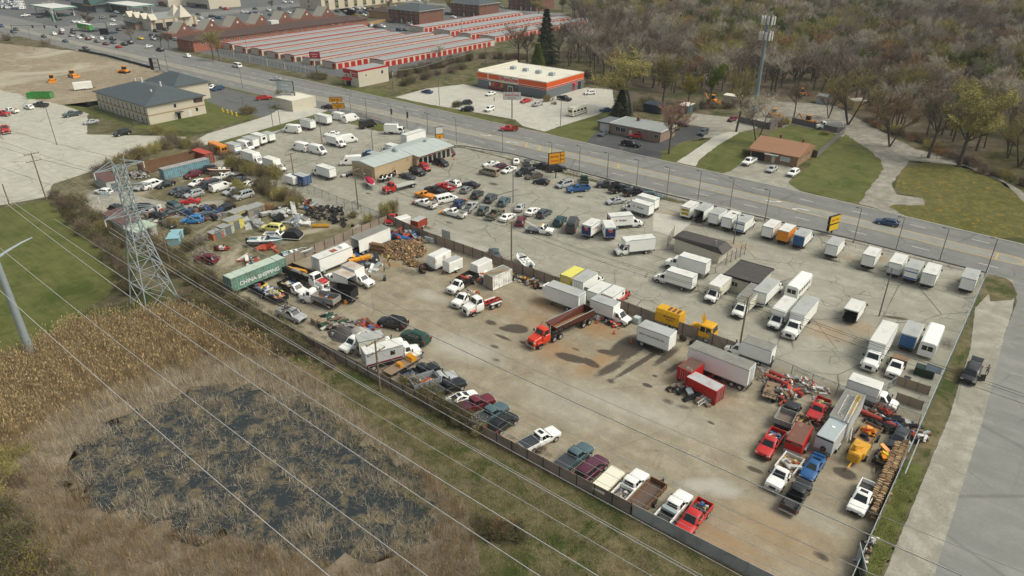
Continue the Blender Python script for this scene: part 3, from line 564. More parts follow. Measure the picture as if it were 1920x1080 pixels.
def tiny(kind):
 k=('tiny',kind)
 if k not in KIT:
  s=SPEC[kind];mb=MB();mb.loft([body_ring(x,zb,zt,w*s['W']/2)for x,zb,zt,w in s['st'][::-1]],0);F=cab_mesh(mb,*s['cab'])
  for f in('left','right'):mb.panel(*F[f],.08,.92,.14,.9,.014,1)
  mb.panel(*F['front'],.05,.95,.06,.93,.014,1);mb.panel(*F['rear'],.06,.94,.1,.9,.014,1)
  if 'bed' in s:b=s['bed'];mb.box(b[0],b[1],-s['W']/2,s['W']/2,.5,b[3],0,2)
  for a in s['ax']:
   for sg in(-1,1):mb.cyl((a,sg*(s['W']/2-.2),s['wr']),(a,sg*(s['W']/2+.01),s['wr']),s['wr'],n=10,m=2)
  KIT[k]=mb.mesh('car',[M_DARK,glassm(),M_TYRE],34)
 return KIT[k]
def tiny_car(kind,name,cat,cn,loc,rz,label,group):
 o=inst(name,tiny(kind),None,loc,rz,paint(cn));return tag(o,label,cat,group)
# ------------------------------------------------------------------ trucks and trailers built to measure
def part(name,mb,mats,root,smooth=0,loc=None):return mb.build(name,mats,root,smooth,loc)
def wheels(root,axs,r,hw,wd=.26,rim=None,dual=(),name='wheel'):
 for i,a in enumerate(axs):
  me=wheel_mesh(r,wd,rim or M_RIM,i in dual)
  for sg in(-1,1):inst(name,me,root,(a,sg*(hw-(wd if i in dual else wd/2)),r))
def cab_front(root,xf,style,cn,W2):
 """driver's cab of a truck, its nose at xf; returns x of the back of the cab and roof height"""
 k=('cabf',style)
 if k not in KIT:
  L=[]
  if style=='cut':st=[(0,.5,.92,.8),(-.12,.36,1.1,.95),(-.6,.34,1.25,1),(-2.45,.34,1.35,1)];cb=(-.95,-1.65,-2.38,-2.45,1.24,2.15,.96,.82);wb=1.0;wr=.39;ax=-.95
  elif style=='med':st=[(0,.55,1.2,.78),(-.15,.5,1.5,.86),(-.9,.5,1.62,.9),(-1.35,.5,1.68,.92),(-1.4,.5,1.7,1),(-2.75,.5,1.75,1)];cb=(-1.42,-1.75,-2.68,-2.75,1.66,2.62,1.02,.9);wb=1.15;wr=.5;ax=-1.05
  elif style=='big':st=[(0,.6,1.35,.72),(-.12,.6,1.75,.78),(-1.3,.6,1.95,.84),(-1.7,.6,2.0,.86),(-1.75,.6,2.0,1),(-3.3,.6,2.0,1)];cb=(-1.78,-2.02,-3.22,-3.3,1.98,2.95,.98,.88);wb=1.1;wr=.52;ax=-1.15
  elif style=='cabover':st=[(0,.5,1.2,.94),(-.06,.42,1.35,1),(-1.8,.42,1.4,1)];cb=(-.04,-.35,-1.74,-1.8,1.3,2.3,1.0,.9);wb=1.02;wr=.4;ax=-.75
  else:st=[(0,.5,.95,.82),(-.13,.42,1.14,.95),(-.55,.4,1.2,.99),(-1.6,.4,1.25,1),(-2.9,.4,1.28,1)];cb=(-1.5,-2.15,-2.82,-2.9,1.24,1.98,.93,.8);wb=1.0;wr=.42;ax=-.95
  mb=MB();mb.loft([body_ring(x,zb,zt,w_*wb)for x,zb,zt,w_ in st[::-1]],0);F=cab_mesh(mb,*cb)
  mb.box(-.04,.02,-wb*.42,wb*.42,st[0][1]+.15,st[0][2]-.02,1)
  for sg in(-1,1):
   r_=wr*1.15;yy=sg*(wb+.006)
   if style in('med','big'):mb.bbox(ax-wr*1.15,ax+wr*1.05,sg*wb*.98-.2,sg*wb*.98+.05,wr*1.5,wr*2.25,.08,0)
   ring=[(ax+r_*math.cos(math.pi*i/8),yy+sg*(.05 if style in('med','big')else 0),wr+r_*math.sin(math.pi*i/8))for i in range(9)];mb.add(ring if sg<0 else ring[::-1],[tuple(range(9))],1)
  L.append(('cab',mb.mesh('cab',[M_DARK,M_DARK],34),True));L.append(('windscreen',glass_on(F,'front',[(.03,.97)],.06,.93).mesh('windscreen',[glassm()],0),False))
  for f in('left','right'):L.append(('side_window',glass_on(F,f,[(.12,.88)],.10,.88).mesh('side_window',[glassm()],0),False))
  for sg in(-1,1):
   m2=MB();m2.box(-.16,.03,sg*wb*.78-.14,sg*wb*.78+.14,st[1][2]-.42,st[1][2]-.18);L.append(('headlight',m2.mesh('headlight',[M_HEAD],0),False))
   m2=MB();m2.box(cb[0]-.2,cb[0]-.05,sg*(cb[6]+.25)-.12,sg*(cb[6]+.25)+.08,cb[4]+.1,cb[4]+.5);m2.bar((cb[0]-.15,sg*cb[6],cb[4]+.1),(cb[0]-.15,sg*(cb[6]+.25),cb[4]+.2),.04);L.append(('wing_mirror',m2.mesh('wing_mirror',[M_DARK],0),False))
  m2=MB();m2.box(-.1,.1,-wb*.95,wb*.95,st[0][1]-.12,st[0][1]+.12);L.append(('front_bumper',m2.mesh('front_bumper',[M_DARK if style in('cut','cabover')else M_CHROME],0),False))
  KIT[k]=(L,cb,wr,ax,wb)
 L,cb,wr,ax,wb=KIT[k]
 for nm,me,pt in L:inst(nm,me,root,(xf,0,0),0,paint(cn)if pt else None)
 wheels(root,[xf+ax],wr,wb,.26)
 return xf+cb[3],cb[5],wr
def roof_mat(kind):
 return{'white':mat('box_roof_white',(.66,.67,.62),.6,var=.07,scale=.8,dirt=.25,dirtc=(.38,.37,.31)),'grey':mat('box_roof_grey',(.40,.42,.40),.65,var=.10,scale=.8,dirt=.4,dirtc=(.26,.26,.23)),'dirty':mat('box_roof_dirty',(.26,.26,.23),.8,var=.25,scale=1.2,dirt=.8,dirtc=(.15,.14,.12)),'rust':mat('box_roof_rust',(.55,.54,.47),.7,var=.12,scale=.9,dirt=.75,dirtc=(.26,.12,.05))}[kind]
def side_mat(cn):
 return mat('panel_'+cn,COL[cn],.5,var=.06,scale=.7,dirt=.15,dirtc=tuple(x*.6+.05 for x in COL[cn]))
def cargo_box(root,x0,x1,W2,z0,z1,cn,roof='white',door=None,trim='silver',attic=0,open_=False,ribs=0,rearside=-1,doors='roll',name='box'):
 """the box of a truck or trailer: walls, roof skin, corner trim, rear door"""
 mb=MB();t=.05
 if open_:
  mb.box(x0,x1,-W2,-W2+t,z0,z1);mb.box(x0,x1,W2-t,W2,z0,z1);mb.box(x1-t if rearside<0 else x0,x1 if rearside<0 else x0+t,-W2+t,W2-t,z0,z1);mb.box(x0,x1,-W2+t,W2-t,z0,z0+.1,1);mb.box(x0,x1,-W2+t,W2-t,z1-t,z1)
 else:mb.bbox(x0,x1,-W2,W2,z0,z1,.05)
 if attic:mb.bbox(x1-.02,x1+attic,-W2,W2,z1-.85,z1,.10)
 for k in range(ribs):
  x=x0+(x1-x0)*(k+.5)/ribs
  for sg in(-1,1):mb.box(x-.03,x+.03,sg*W2-.015,sg*W2+.015,z0+.05,z1-.05)
 part(name,mb,[side_mat(cn),M_CHAS],root,30)
 mb=MB();mb.box(x0+.06,x1-.06+attic,-W2+.06,W2-.06,z1-.01,z1+.022)
 for k in range(1,int((x1-x0)/.6)):xx=x0+k*.6;mb.box(xx-.02,xx+.02,-W2+.08,W2-.08,z1+.02,z1+.034)
 part('roof',mb,[roof_mat(roof)],root)
 mb=MB();s_=M_STEEL if trim=='silver' else side_mat(trim)
 for sg in(-1,1):
  mb.box(x0-.01,x1+.01,sg*(W2+.004)-.03,sg*(W2+.004)+.012,z1-.10,z1+.03);mb.box(x0-.01,x1+.01,sg*(W2+.004)-.012,sg*(W2+.004)+.012,z0-.05,z0+.07)
 xr=x0 if rearside<0 else x1;sgx=-1 if rearside<0 else 1
 for y in(-W2,W2-.1):mb.box(min(xr,xr+sgx*.03),max(xr,xr+sgx*.03),y,y+.1,z0,z1)
 mb.box(min(xr,xr+sgx*.03),max(xr,xr+sgx*.03),-W2+.1,W2-.1,z1-.2,z1-.02)
 part('trim',mb,[s_],root)
 if not open_:
  mb=MB();a,b=min(xr,xr+sgx*.02),max(xr,xr+sgx*.02)
  if doors=='roll':
   n=6;h=(z1-.22-z0)/n
   for k in range(n):mb.box(a,b,-W2+.12,W2-.12,z0+k*h+.012,z0+(k+1)*h-.012)
  else:
   mb.box(a,b,-W2+.12,-.01,z0+.05,z1-.22);mb.box(a,b,.01,W2-.12,z0+.05,z1-.22)
   for y in(-.55,-.2,.2,.55):mb.box(min(a,a+sgx*.05),max(b,b+sgx*.04),y-.025,y+.025,z0+.05,z1-.24,1)
  part('rear_door',mb,[side_mat(door or cn),M_STEEL],root)
 for sg in(-1,1):
  mb=MB();mb.box(min(xr+sgx*.04,xr),max(xr+sgx*.04,xr),sg*(W2-.2)-.12,sg*(W2-.2)+.12,z0-.14,z0-.04);part('tail_light',mb,[M_TAIL],root)
def chassis(root,x0,x1,z=.75,bumper=True,rearside=-1):
 mb=MB();mb.box(x0,x1,-.48,-.36,z-.2,z);mb.box(x0,x1,.36,.48,z-.2,z)
 for k in range(int((x1-x0)/1.2)+1):xx=x0+.05+k*1.2;mb.box(xx,xx+.1,-.4,.4,z-.18,z-.04)
 if bumper:xr=x0 if rearside<0 else x1;mb.box(xr-.08,xr+.08,-.95,.95,.42,.58);mb.bar((xr,-.42,z-.1),(xr,-.42,.5),.1);mb.bar((xr,.42,z-.1),(xr,.42,.5),.1)
 mb.box((x0+x1)/2-.4,(x0+x1)/2+.4,-1.0,-.55,.45,.9);part('chassis',mb,[M_CHAS],root)
def box_truck(label,loc,rz,cab='cut',L=4.6,W2=1.17,z1=3.15,cn='white',boxc='white',roof='white',door=None,attic=0,group=None,open_=False,doors='roll',trim='silver',name='box_truck',z0=.92,ref=0):
 tot=L+{'cut':2.5,'med':2.85,'big':3.4,'cabover':1.9,'pick':2.95}[cab]
 root=thing(name,label,'truck',loc,rz,group);xf=tot/2;xb,rh,wr=cab_front(root,xf,cab,cn,W2)
 if cab in('med','big'):z0+=.2
 cargo_box(root,-tot/2,-tot/2+L,W2,z0,z1,boxc,roof,door,trim,attic,open_,doors=doors)
 chassis(root,-tot/2,xb+.3,z0-.02);wheels(root,[-tot/2+L*.34],wr,W2-.06,.24,None,(0,));root['len']=tot
 return root
def trailer(label,loc,rz,L=6,W2=1.25,z0=1.1,z1=3.9,cn='white',roof='grey',axles=2,legs=True,name='box_trailer',group=None,door=None,cat='trailer',wr=.5,trim='silver',ribs=0,rearside=-1,doors='swing',open_=False,skid=False):
 root=thing(name,label,cat,loc,rz,group);cargo_box(root,-L/2,L/2,W2,z0,z1,cn,roof,door,trim,0,open_,ribs,rearside,doors)
 if skid:return root
 ax=[(-L/2+.9+1.25*k)*(1 if rearside<0 else-1)for k in range(axles)]
 wheels(root,ax,wr,W2-.05,.25,None,tuple(range(axles))if wr>.45 else())
 mb=MB();mb.box(-L/2,L/2,-.5,-.38,z0-.25,z0-.02);mb.box(-L/2,L/2,.38,.5,z0-.25,z0-.02);xr=-L/2 if rearside<0 else L/2;mb.box(xr-.06,xr+.06,-1.0,1.0,.45,.6)
 if legs:
  xl=(L/2-1.2)*(1 if rearside<0 else-1)
  for y in(-.7,.7):mb.bar((xl,y,z0-.02),(xl,y,.02),.12);mb.box(xl-.15,xl+.15,y-.15,y+.15,0,.05)
 part('chassis',mb,[M_CHAS],root);return root
def cargo_trailer(label,loc,rz,L=3.6,W2=.95,z1=2.35,cn='white',roof='white',axles=1,vnose=.0,name='cargo_trailer',group=None,nose=None,lower=None,spare=False,ramp=False):
 """closed trailer with side wheels under mudguards and a tongue at +x"""
 root=thing(name,label,'trailer',loc,rz,group);z0=.45;x0,x1=-L/2,L/2
 mb=MB();pts=[(x0,-W2),(x1,-W2)]+([(x1+vnose,-.25),(x1+vnose,.25)]if vnose else[])+[(x1,W2),(x0,W2)]
 mb.loft([[(x,y,z)for x,y in pts]for z in(z0,z1-.08)]+[[(x*.99,y*.94,z1)for x,y in pts]],0)
 part('box',mb,[side_mat(cn)],root,30)
 mb=MB();q=.93;mb.prism([(x*.97,y*.9)for x,y in pts],z1-.02,z1+.02);part('roof',mb,[roof if not isinstance(roof,str)else roof_mat(roof)],root)
 mb=MB();mb.box(x0-.025,x0,-W2+.1,W2-.1,z0+.1,z1-.15);part('rear_door',mb,[side_mat(cn)],root)
 if nose:mb=MB();mb.box(x1,x1+.02,-W2*.97,W2*.97,z1-.30,z1-.09);part('front_window',mb,[glassm()],root)
 if lower:mb=MB();mb.box(x1,x1+.025,-W2*.99,W2*.99,z0,z0+.5);part('stone_guard',mb,[side_mat(lower)],root)
 if spare:inst('spare_wheel',wheel_mesh(.34,.2,M_RUST),root,(x1+.14,.1,z0+.85),R(90))
 mb=MB();mb.bar((x1,-.5,z0-.02),(x1+1.2+vnose,0,z0-.02),.09);mb.bar((x1,.5,z0-.02),(x1+1.2+vnose,0,z0-.02),.09);mb.bar((x1+.9+vnose,0,.05),(x1+.9+vnose,0,.9),.07);part('tongue',mb,[M_CHAS],root)
 ax=[0]if axles==1 else[-.4,.42];wheels(root,ax,.33,W2+.26,.2)
 for sg in(-1,1):mb=MB();mb.bbox(ax[0]-.45,ax[-1]+.45,sg*(W2+.12)-.13,sg*(W2+.12)+.13,.66,.76,.05);part('mudguard',mb,[M_STEEL if cn!='white' else side_mat('white')],root)
 return root
def utility_trailer(label,loc,rz,L=3.6,W2=.95,h=.55,name='utility_trailer',cn='black',deck=None,rails=True,wall=False,group=None,wm=None,axles=1,gate=True,frame=None,zd=.55):
 root=thing(name,label,'trailer',loc,rz,group);x0,x1=-L/2,L/2;fm=frame or side_mat(cn)
 mb=MB();mb.box(x0,x1,-W2+.04,W2-.04,zd-.06,zd);part('deck',mb,[deck or M_WOOD],root)
 mb=MB();t=.05
 if wall:
  for a in((x0,x1,-W2,-W2+t),(x0,x1,W2-t,W2),(x1-t,x1,-W2+t,W2-t))+(((x0,x0+t,-W2+t,W2-t),)if gate else()):mb.box(*a,zd-.1,zd+h)
  for k in range(int(L/.7)+1):
   xx=x0+k*L/int(L/.7)
   for sg in(-1,1):mb.box(max(x0,xx-.04),min(x1,xx+.04),sg*(W2+.02)-.03,sg*(W2+.02)+.03,zd-.1,zd+h+.02)
  part('sides',mb,[wm or fm],root)
 else:
  for sg in(-1,1):
   mb.bar((x0,sg*W2,zd),(x1,sg*W2,zd),.09);
   if rails:
    mb.bar((x0,sg*W2,zd+h),(x1,sg*W2,zd+h),.06)
    for k in range(5):mb.bar((x0+L*k/4,sg*W2,zd),(x0+L*k/4,sg*W2,zd+h),.05)
  for x in(x0,x1):mb.bar((x,-W2,zd),(x,W2,zd),.09);mb.bar((x,-W2,zd+(h if rails else 0)),(x,W2,zd+(h if rails else 0)),.06)
  part('frame',mb,[fm],root)
  if gate and rails:
   mb=MB()
   for k in range(5):mb.bar((x0-.02,-W2+k*W2/2,zd),(x0-.02,-W2+k*W2/2,zd+h*1.5),.05)
   mb.bar((x0-.02,-W2,zd+h*1.5),(x0-.02,W2,zd+h*1.5),.06);part('ramp_gate',mb,[fm],root)
 mb=MB();mb.bar((x1,-.5,zd-.06),(x1+1.3,0,zd-.06),.1);mb.bar((x1,.5,zd-.06),(x1+1.3,0,zd-.06),.1);mb.bar((x1+1.05,0,0.02),(x1+1.05,0,.95),.08);part('tongue',mb,[fm],root)
 ax=[-.15]if axles==1 else[-.55,.3];wheels(root,ax,.36,W2+.3,.22)
 for sg in(-1,1):mb=MB();mb.bbox(ax[0]-.48,ax[-1]+.48,sg*(W2+.17)-.13,sg*(W2+.17)+.13,.74,.82,.04);part('mudguard',mb,[fm],root)
 return root
# ------------------------------------------------------------------ parked cars and vans: tail and nose as seen in the photo, at half height
NAMES=dict(sedan=('sedan','car'),coupe=('coupe','car'),hatch=('hatchback','car'),wagon=('estate_car','car'),suv=('suv','car'),bigsuv=('suv','car'),jeep=('off_roader','car'),minivan=('minivan','car'),
   pickup=('pickup_truck','pickup'),extpickup=('pickup_truck','pickup'),oldpickup=('pickup_truck','pickup'),van=('cargo_van','van'),lowvan=('cargo_van','van'),crewvan=('passenger_van','van'))
def park(block):
 grp=None;ox=oy=0;s=1
 for ln in block.strip().splitlines():
  ln=ln.strip()
  if not ln:continue
  if ln[0]=='@':
   a=ln[1:].split('|');ox,oy,s=map(float,a[0].split());grp=a[1]if len(a)>1 else grp;continue
  k,cn,xy,label=[q.strip()for q in ln.split('|')]
  k=k.split();kind=k[0];xcol='orange';opts=[]
  for o in k[1:]:
   if o[0]=='=':xcol=o[1:]
   else:opts.append(o)
  n=[float(q)for q in xy.split()];z=SPEC[kind]['H']*.48
  a=P(ox+n[0]/s,oy+n[1]/s,z);b=P(ox+n[2]/s,oy+n[3]/s,z);c=(a+b)/2
  rz=math.atan2(b.y-a.y,b.x-a.x)
  for q in(-90,0,90,180,-180):
   if abs(math.degrees(rz)-q)<14:rz=R(q+(math.degrees(rz)-q)*.45)
  if c.y<75 and c.x>-108:hl=(SPEC[kind]['bed'][0]*-1 if 'bed' in SPEC[kind]else SPEC[kind]['st'][0][0]);c.y=max(c.y,54.75+abs(math.sin(rz))*hl+abs(math.cos(rz)))
  nm,cat=NAMES[kind];d=math.hypot(c.x,c.y)
  vehicle(kind,nm,cat,cn,(c.x,c.y,.012),rz,label,grp,opts,xcol,1 if d>190 else 0)
park('''
@740 310 8|cars in rows in the middle lot
oldpickup load3 | red | 880 352 640 278 | bright red old pickup with silver bed beside a white crossover
suv sunroof | white | 948 292 800 232 | white crossover with black roof glass behind the bright red pickup
sedan | black | 1240 300 1045 265 | black sedan standing alone above the row of grey cars
pickup tonneau =black | black | 735 400 480 335 | black pickup between the red pickup and the yellow pickup
oldpickup tonneau | orange | 590 472 325 415 | amber yellow pickup with black bed cover
extpickup plow load5 =rustred | white | 650 610 290 520 | white pickup with a dark red snow plough and ladder load
crewvan | white | 650 520 890 468 | white passenger van with orange roof beacons
extpickup plow load2 =orange | white | 1060 735 735 675 | white pickup with an orange plough and a load of timber
suv plow =orange | navy | 930 600 1010 520 | dark blue car with an orange plough at its nose
pickup | silver | 1075 665 1180 570 | silver pickup with an open black bed among the rows
suv plate | slate | 1290 705 1360 620 | slate blue car between the silver pickup and olive plough truck
oldpickup load4 plow =rustred | olive | 1430 775 1560 670 | rusty olive green pickup with rubble in its bed
sedan | white | 1640 810 1740 730 | plain white sedan beside the olive green pickup
hatch plate | grey | 1030 390 1110 325 | grey hatchback at the head of the row behind the black sedan
suv plate | charcoal | 1195 465 1280 392 | charcoal crossover second in the row of grey cars
minivan plate | slate | 1395 525 1490 440 | slate grey minivan with roof rails in the row of grey cars
minivan plate | bluegrey | 1605 570 1675 500 | blue grey minivan beside the tall lamp pole
sedan plate | silver | 1850 665 1900 580 | silver sedan with red tail lamps behind the maroon car
minivan | maroon | 1870 880 1915 780 | maroon minivan in front of the small tow truck
coupe | charcoal | 85 135 300 185 | dark coupe with stripes in front of the tan garage
bigsuv | black | 235 50 455 125 | black people carrier beside the tan garage wall
@640 230 8
jeep | red | 1190 630 1320 710 | orange red off roader with black soft top by the shop front
minivan | black | 1400 565 1590 625 | black minivan parked before the shop windows
suv | plum | 1590 400 1670 460 | plum car parked at the end wall of the shop
@860 270 8|cars at the front edge of the middle lot
crewvan | tan | 590 430 325 385 | grey brown passenger van with a pale roof
coupe | white | 585 285 395 310 | white two door car behind the grey brown van
hatch | plum | 690 325 540 345 | plum hatchback tucked behind the grey brown van
sedan sunroof | white | 860 350 650 415 | white sedan with silver lower sides beside a black pickup
pickup tonneau =black | black | 1140 365 840 445 | black crew pickup with covered bed next to white sedan
wagon | brown | 1240 450 1005 495 | brown estate car with roof rails by the sign foot
hatch plate | black | 1350 575 1130 545 | black hatchback with a tail lamp showing below the sign
sedan plate | white | 865 290 862 215 | white sedan seen from behind at the guard rail
suv | slate | 1035 305 1028 245 | slate car with a red bumper seen from behind at guard rail
pickup | black | 1385 345 1155 310 | black pickup behind the orange sign pole
bigsuv | black | 1345 375 1600 345 | black long wagon parked directly under the orange sign
minivan sunroof | silver | 1715 560 1460 625 | pale silver minivan with a sunroof
extpickup | blue | 1960 640 1620 680 | bright blue extended cab pickup
pickup | green | 1890 590 1882 470 | dark green pickup seen from behind by the guard rail
@860 270 8|cars in rows in the middle lot
sedan plate | white | 1060 1040 1150 965 | white sedan with yellow dealer plate and dark rear glass
suv plate | slate | 1245 1060 1320 1000 | slate crossover between the white sedan and green minivan
@960 270 4
minivan | teal | 335 600 385 545 | dark green minivan with a plain tailgate
van | charcoal | 435 640 475 565 | charcoal high roof van backed up beside a rental truck
@1100 320 8|dark pickups along the guard rail
pickup | charcoal | 455 210 185 195 | charcoal sport utility pickup with an open bed
pickup | black | 355 295 640 230 | black pickup nosed into the guard rail behind the capped one
pickup cap | black | 565 335 885 285 | black pickup with a dark bed cap at guard rail
bigsuv | bluegrey | 815 365 1140 380 | long teal grey wagon beside the rental trucks at guard rail
sedan sunroof | silver | 580 430 290 470 | silver sedan parked apart in front of the dark pickups
@1440 340 4|cars on the main road
wagon | navy | 978 315 812 290 | black blue estate car driving alone on the main road
@1440 540 4|cars by the side road
bigsuv hatchup dooropen | black | 1562 580 1490 695 | charcoal wagon with tailgate up and door open beside the fence
@620 570 8|cars along the front wall of the yard
bigsuv | black | 1090 305 770 235 | black wagon with a roof rack in the dirt yard
bigsuv | green | 1455 545 1095 430 | dark green wagon with a roof rack in the dirt yard
pickup load6 | white | 480 480 260 650 | white pickup facing the front wall beside the grey box truck
@740 640 8
pickup load1 | black | 240 500 545 390 | black pickup with a white bucket in its bed
pickup tonneau =charcoal | black | 590 765 970 610 | dark navy pickup with a grey bed cover and chrome rails
coupe sunroof | white | 860 900 1165 790 | white coupe with two black roof panels
pickup tonneau =plum | maroon | 1000 1010 1395 860 | maroon crew pickup with a purple bed cover
pickup tonneau =charcoal | bluegrey | 1260 1180 1590 1010 | blue grey pickup with an open tailgate behind the blossom bush
@480 540 4
suv | black | 1790 1045 1915 970 | black utility car parked below the blue grey pickup
@960 810 4
pickup tonneau sunroof =charcoal | white | 85 120 280 20 | white crew pickup with a black bed cover and sunroof
pickup tonneau =charcoal | bluegrey | 370 245 560 125 | teal grey crew pickup with a black bed cover
bigsuv | plum | 510 330 680 210 | dark plum long wagon beside the teal pickup
pickup load2 | white | 790 500 935 355 | white pickup with bright litter in its bed
pickup toolbox | white | 1115 665 1280 500 | white pickup with a silver toolbox and empty bed
pickup load4 | red | 1415 580 1275 745 | red pickup parked nose to the wall with a blue sheet in its bed
@1400 690 8|cars in the corner of the yard
oldpickup load5 | red | 1150 480 1005 760 | red truck cab half buried in lumber and ladders
@1400 790 8
extpickup load3 | red | 490 130 220 520 | bright red pickup with a full scrap load in its bed
coupe spoiler | blue | 1090 545 890 830 | bright blue coupe with a rear wing
@1440 810 4
pickup | black | 155 555 275 385 | dark blue black pickup with an empty ribbed bed
pickup sunroof | white | 775 390 645 590 | white pickup with a sunroof beside the stacked firewood
@1560 780 8
suv sunroof | charcoal | 1100 215 920 480 | charcoal four wheel drive hemmed in by tyres near firewood
@420 500 8|cars in the back corner of the yard
pickup load2 rack | silver | 830 640 1200 770 | silver crew pickup with a long plank on its roof
@790 470 8
sedan | slate | 1130 85 1075 -20 | slate sedan with red tail lamps by the divider fence
''')
park('''
@160 280 8|wrecked cars in the junkyard
wagon | white | 390 640 150 610 | white estate car beside the brown roofed shed
hatch | silver | 900 520 760 590 | pale silver small car behind the white crew van
crewvan | white | 880 560 1130 475 | white window van with rear doors to the track
sedan | black | 1310 480 1095 560 | black sedan between the white window van and black flatbed
suv | maroon | 1690 345 1520 400 | maroon car against the blue container
bigsuv | black | 1920 290 1730 310 | black long car at the end of blue container
sedan sunroof | white | 1800 440 1545 545 | white sedan facing the gravel track
hatch | salmon | 1910 450 1710 530 | faded salmon hatchback beside the white sedan
lowvan | charcoal | 1950 500 1730 570 | charcoal van between the salmon car and white ladder van
sedan | slate | 1500 580 1295 640 | slate sedan behind the red coupe row
wagon | charcoal | 1620 600 1370 690 | charcoal estate car behind the silver crossover
suv | silver | 1760 635 1490 690 | silver grey crossover behind the red coupe
coupe | red | 1690 765 1440 785 | bright red coupe on the gravel track
bigsuv | teal | 1240 830 1470 890 | dark teal body with its rear frame showing
sedan sunroof | gold | 1580 860 1840 900 | champagne sedan next to the white box van
pickup | slate | 640 890 820 870 | slate pickup behind the steel tower legs
bigsuv | black | 800 880 1050 880 | black wagon with a broken rear behind steel tower
suv | charcoal | 420 880 570 900 | charcoal car with a red tail lamp by the brown roof
sedan | black | 960 980 1150 1000 | black sedan crushed in under the tower arm
coupe | charcoal | 1350 925 1150 980 | charcoal wreck beside the teal body
sedan | navy | 1500 940 1660 960 | navy sedan behind the champagne sedan
wagon | slate | 1900 980 1690 1010 | slate estate car near the blue sheeted car
suv | sky | 1750 1040 1470 1060 | car under a bright blue tarpaulin
sedan | slate | 1150 1090 1330 1130 | slate sedan among the bushes below the blue tarpaulin
@300 280 8
lowvan rack | white | 770 590 1060 510 | white work van with ladders on its roof
oldpickup | white | 1040 375 840 430 | white regular cab pickup in the junkyard
pickup | black | 1190 410 1000 465 | black pickup beside the white regular cab
sedan | slate | 1260 415 1100 510 | slate sedan by the yellow green bush
sedan | black | 1300 450 1180 540 | black sedan between the slate sedan and the bush
hatch | white | 1340 510 1250 560 | small white car half under the yellow green bush
sedan | silver | 1190 580 960 660 | silver sedan at the edge of the junkyard rows
sedan | slate | 1250 590 1035 690 | slate sedan beside the silver one with lamps lit
bigsuv | silver | 1380 640 1120 720 | pale mottled wagon covered by branches
wagon | black | 1060 850 880 890 | black wreck behind the white box van
@360 360 8
bigsuv | lemon | 1330 545 1085 520 | pale yellow two door wagon on the grass
oldpickup load1 | white | 1180 640 1370 640 | white stripped pickup beside the pale yellow wagon
@160 380 8
suv | maroon | 1900 850 1720 830 | dark red wreck under the white blossom
''')
park('''
@480 0 4|vans in the rental lot by the street
van | white | 320 970 215 960 | white high roof van alone near the street verge
van | white | 660 880 560 860 | white van with a dark rear window at lot corner
van | white | 655 900 765 870 | white van nosed toward the orange fence
van | black | 775 940 900 915 | black high roof van in the rental lot
sedan | white | 620 1000 520 1005 | white sedan half hidden behind a rental truck
van | white | 620 1050 755 1030 | white tall van behind the low step van
@480 270 4
van | white | 760 120 660 125 | white van nosed out beside the tan garage
@400 180 8
van | white | 1390 770 1215 740 | white van behind the twin rental van
van | white | 1410 770 1720 830 | white long van facing the tan garage
van | white | 660 950 520 910 | white van with sloping roof behind junkyard bushes
van | white | 430 730 530 750 | white van between two box trucks by the verge
@0 90 8|cars in the pale lot
wagon | white | 490 890 365 870 | white estate car near the green skip
pickup | charcoal | 680 850 540 835 | charcoal pickup by the green skip
pickup | slate | 1220 960 945 1005 | slate crew pickup near the hotel lawn
pickup | white | 230 940 70 930 | white pickup with a worker at its tail
@0 0 4
sedan | silver | 735 905 630 920 | silver sedan next to the hotel lawn
bigsuv | black | 970 980 860 1005 | black long car below the hotel lawn
suv | charcoal | 1525 630 1500 655 | charcoal car first in the hotel parking row
hatch | black | 1575 635 1545 660 | black hatchback in the hotel parking row
hatch | white | 1610 640 1570 665 | white car in the hotel parking row
minivan | navy | 1675 650 1590 670 | navy people carrier last in the hotel parking row
pickup | red | 1920 735 2040 725 | red pickup by the tan shed in hotel parking
@480 0 4|cars at the parts store
sedan | navy | 1330 690 1235 680 | navy sedan at the end of the store car park
suv | black | 1605 765 1540 770 | black wagon behind the round bush
sedan | white | 1800 690 1720 710 | white sedan before the store windows
suv | white | 1785 800 1715 830 | white crossover facing the main road
suv | black | 1615 815 1555 815 | black car with open door behind the round bush
pickup | red | 1960 960 1835 960 | red pickup leaving the store entrance
sedan | black | 580 800 495 795 | black car at the street stop sign
sedan | silver | 175 590 115 590 | silver car on the main road by the storage sign
@880 100 8
sedan | red | 920 690 770 725 | red sedan parked by a man at the store
sedan | silver | 950 775 1095 740 | silver sedan beside the planted island
pickup | black | 1330 645 1525 690 | black pickup at the store's side wall
suv | white | 1885 580 1730 590 | white crossover at the back of the store
@1100 180 6|cars at the brick office
sedan | slate | 230 380 135 450 | slate blue sedan by the white garage door
jeep | red | 620 450 480 440 | red off roader with black soft top by the brick office
pickup | black | 395 515 610 550 | black pickup with a yellow door badge
sedan | plum | 1030 300 1110 320 | plum sedan behind the brick office
suv | slate | 1370 375 1255 435 | slate crossover at the drive to the office
hatch | maroon | 1670 250 1610 265 | maroon hatchback beside the bare tree
sedan | navy | 300 150 140 155 | navy car under the dark evergreen
pickup | white | 1900 700 1755 760 | white pickup before the brown roofed house
@1440 270 4
sedan | silver | 60 165 0 205 | silver car on the house forecourt
suv | white | 225 195 155 230 | white crossover at the lawn edge
@1400 60 4
''')
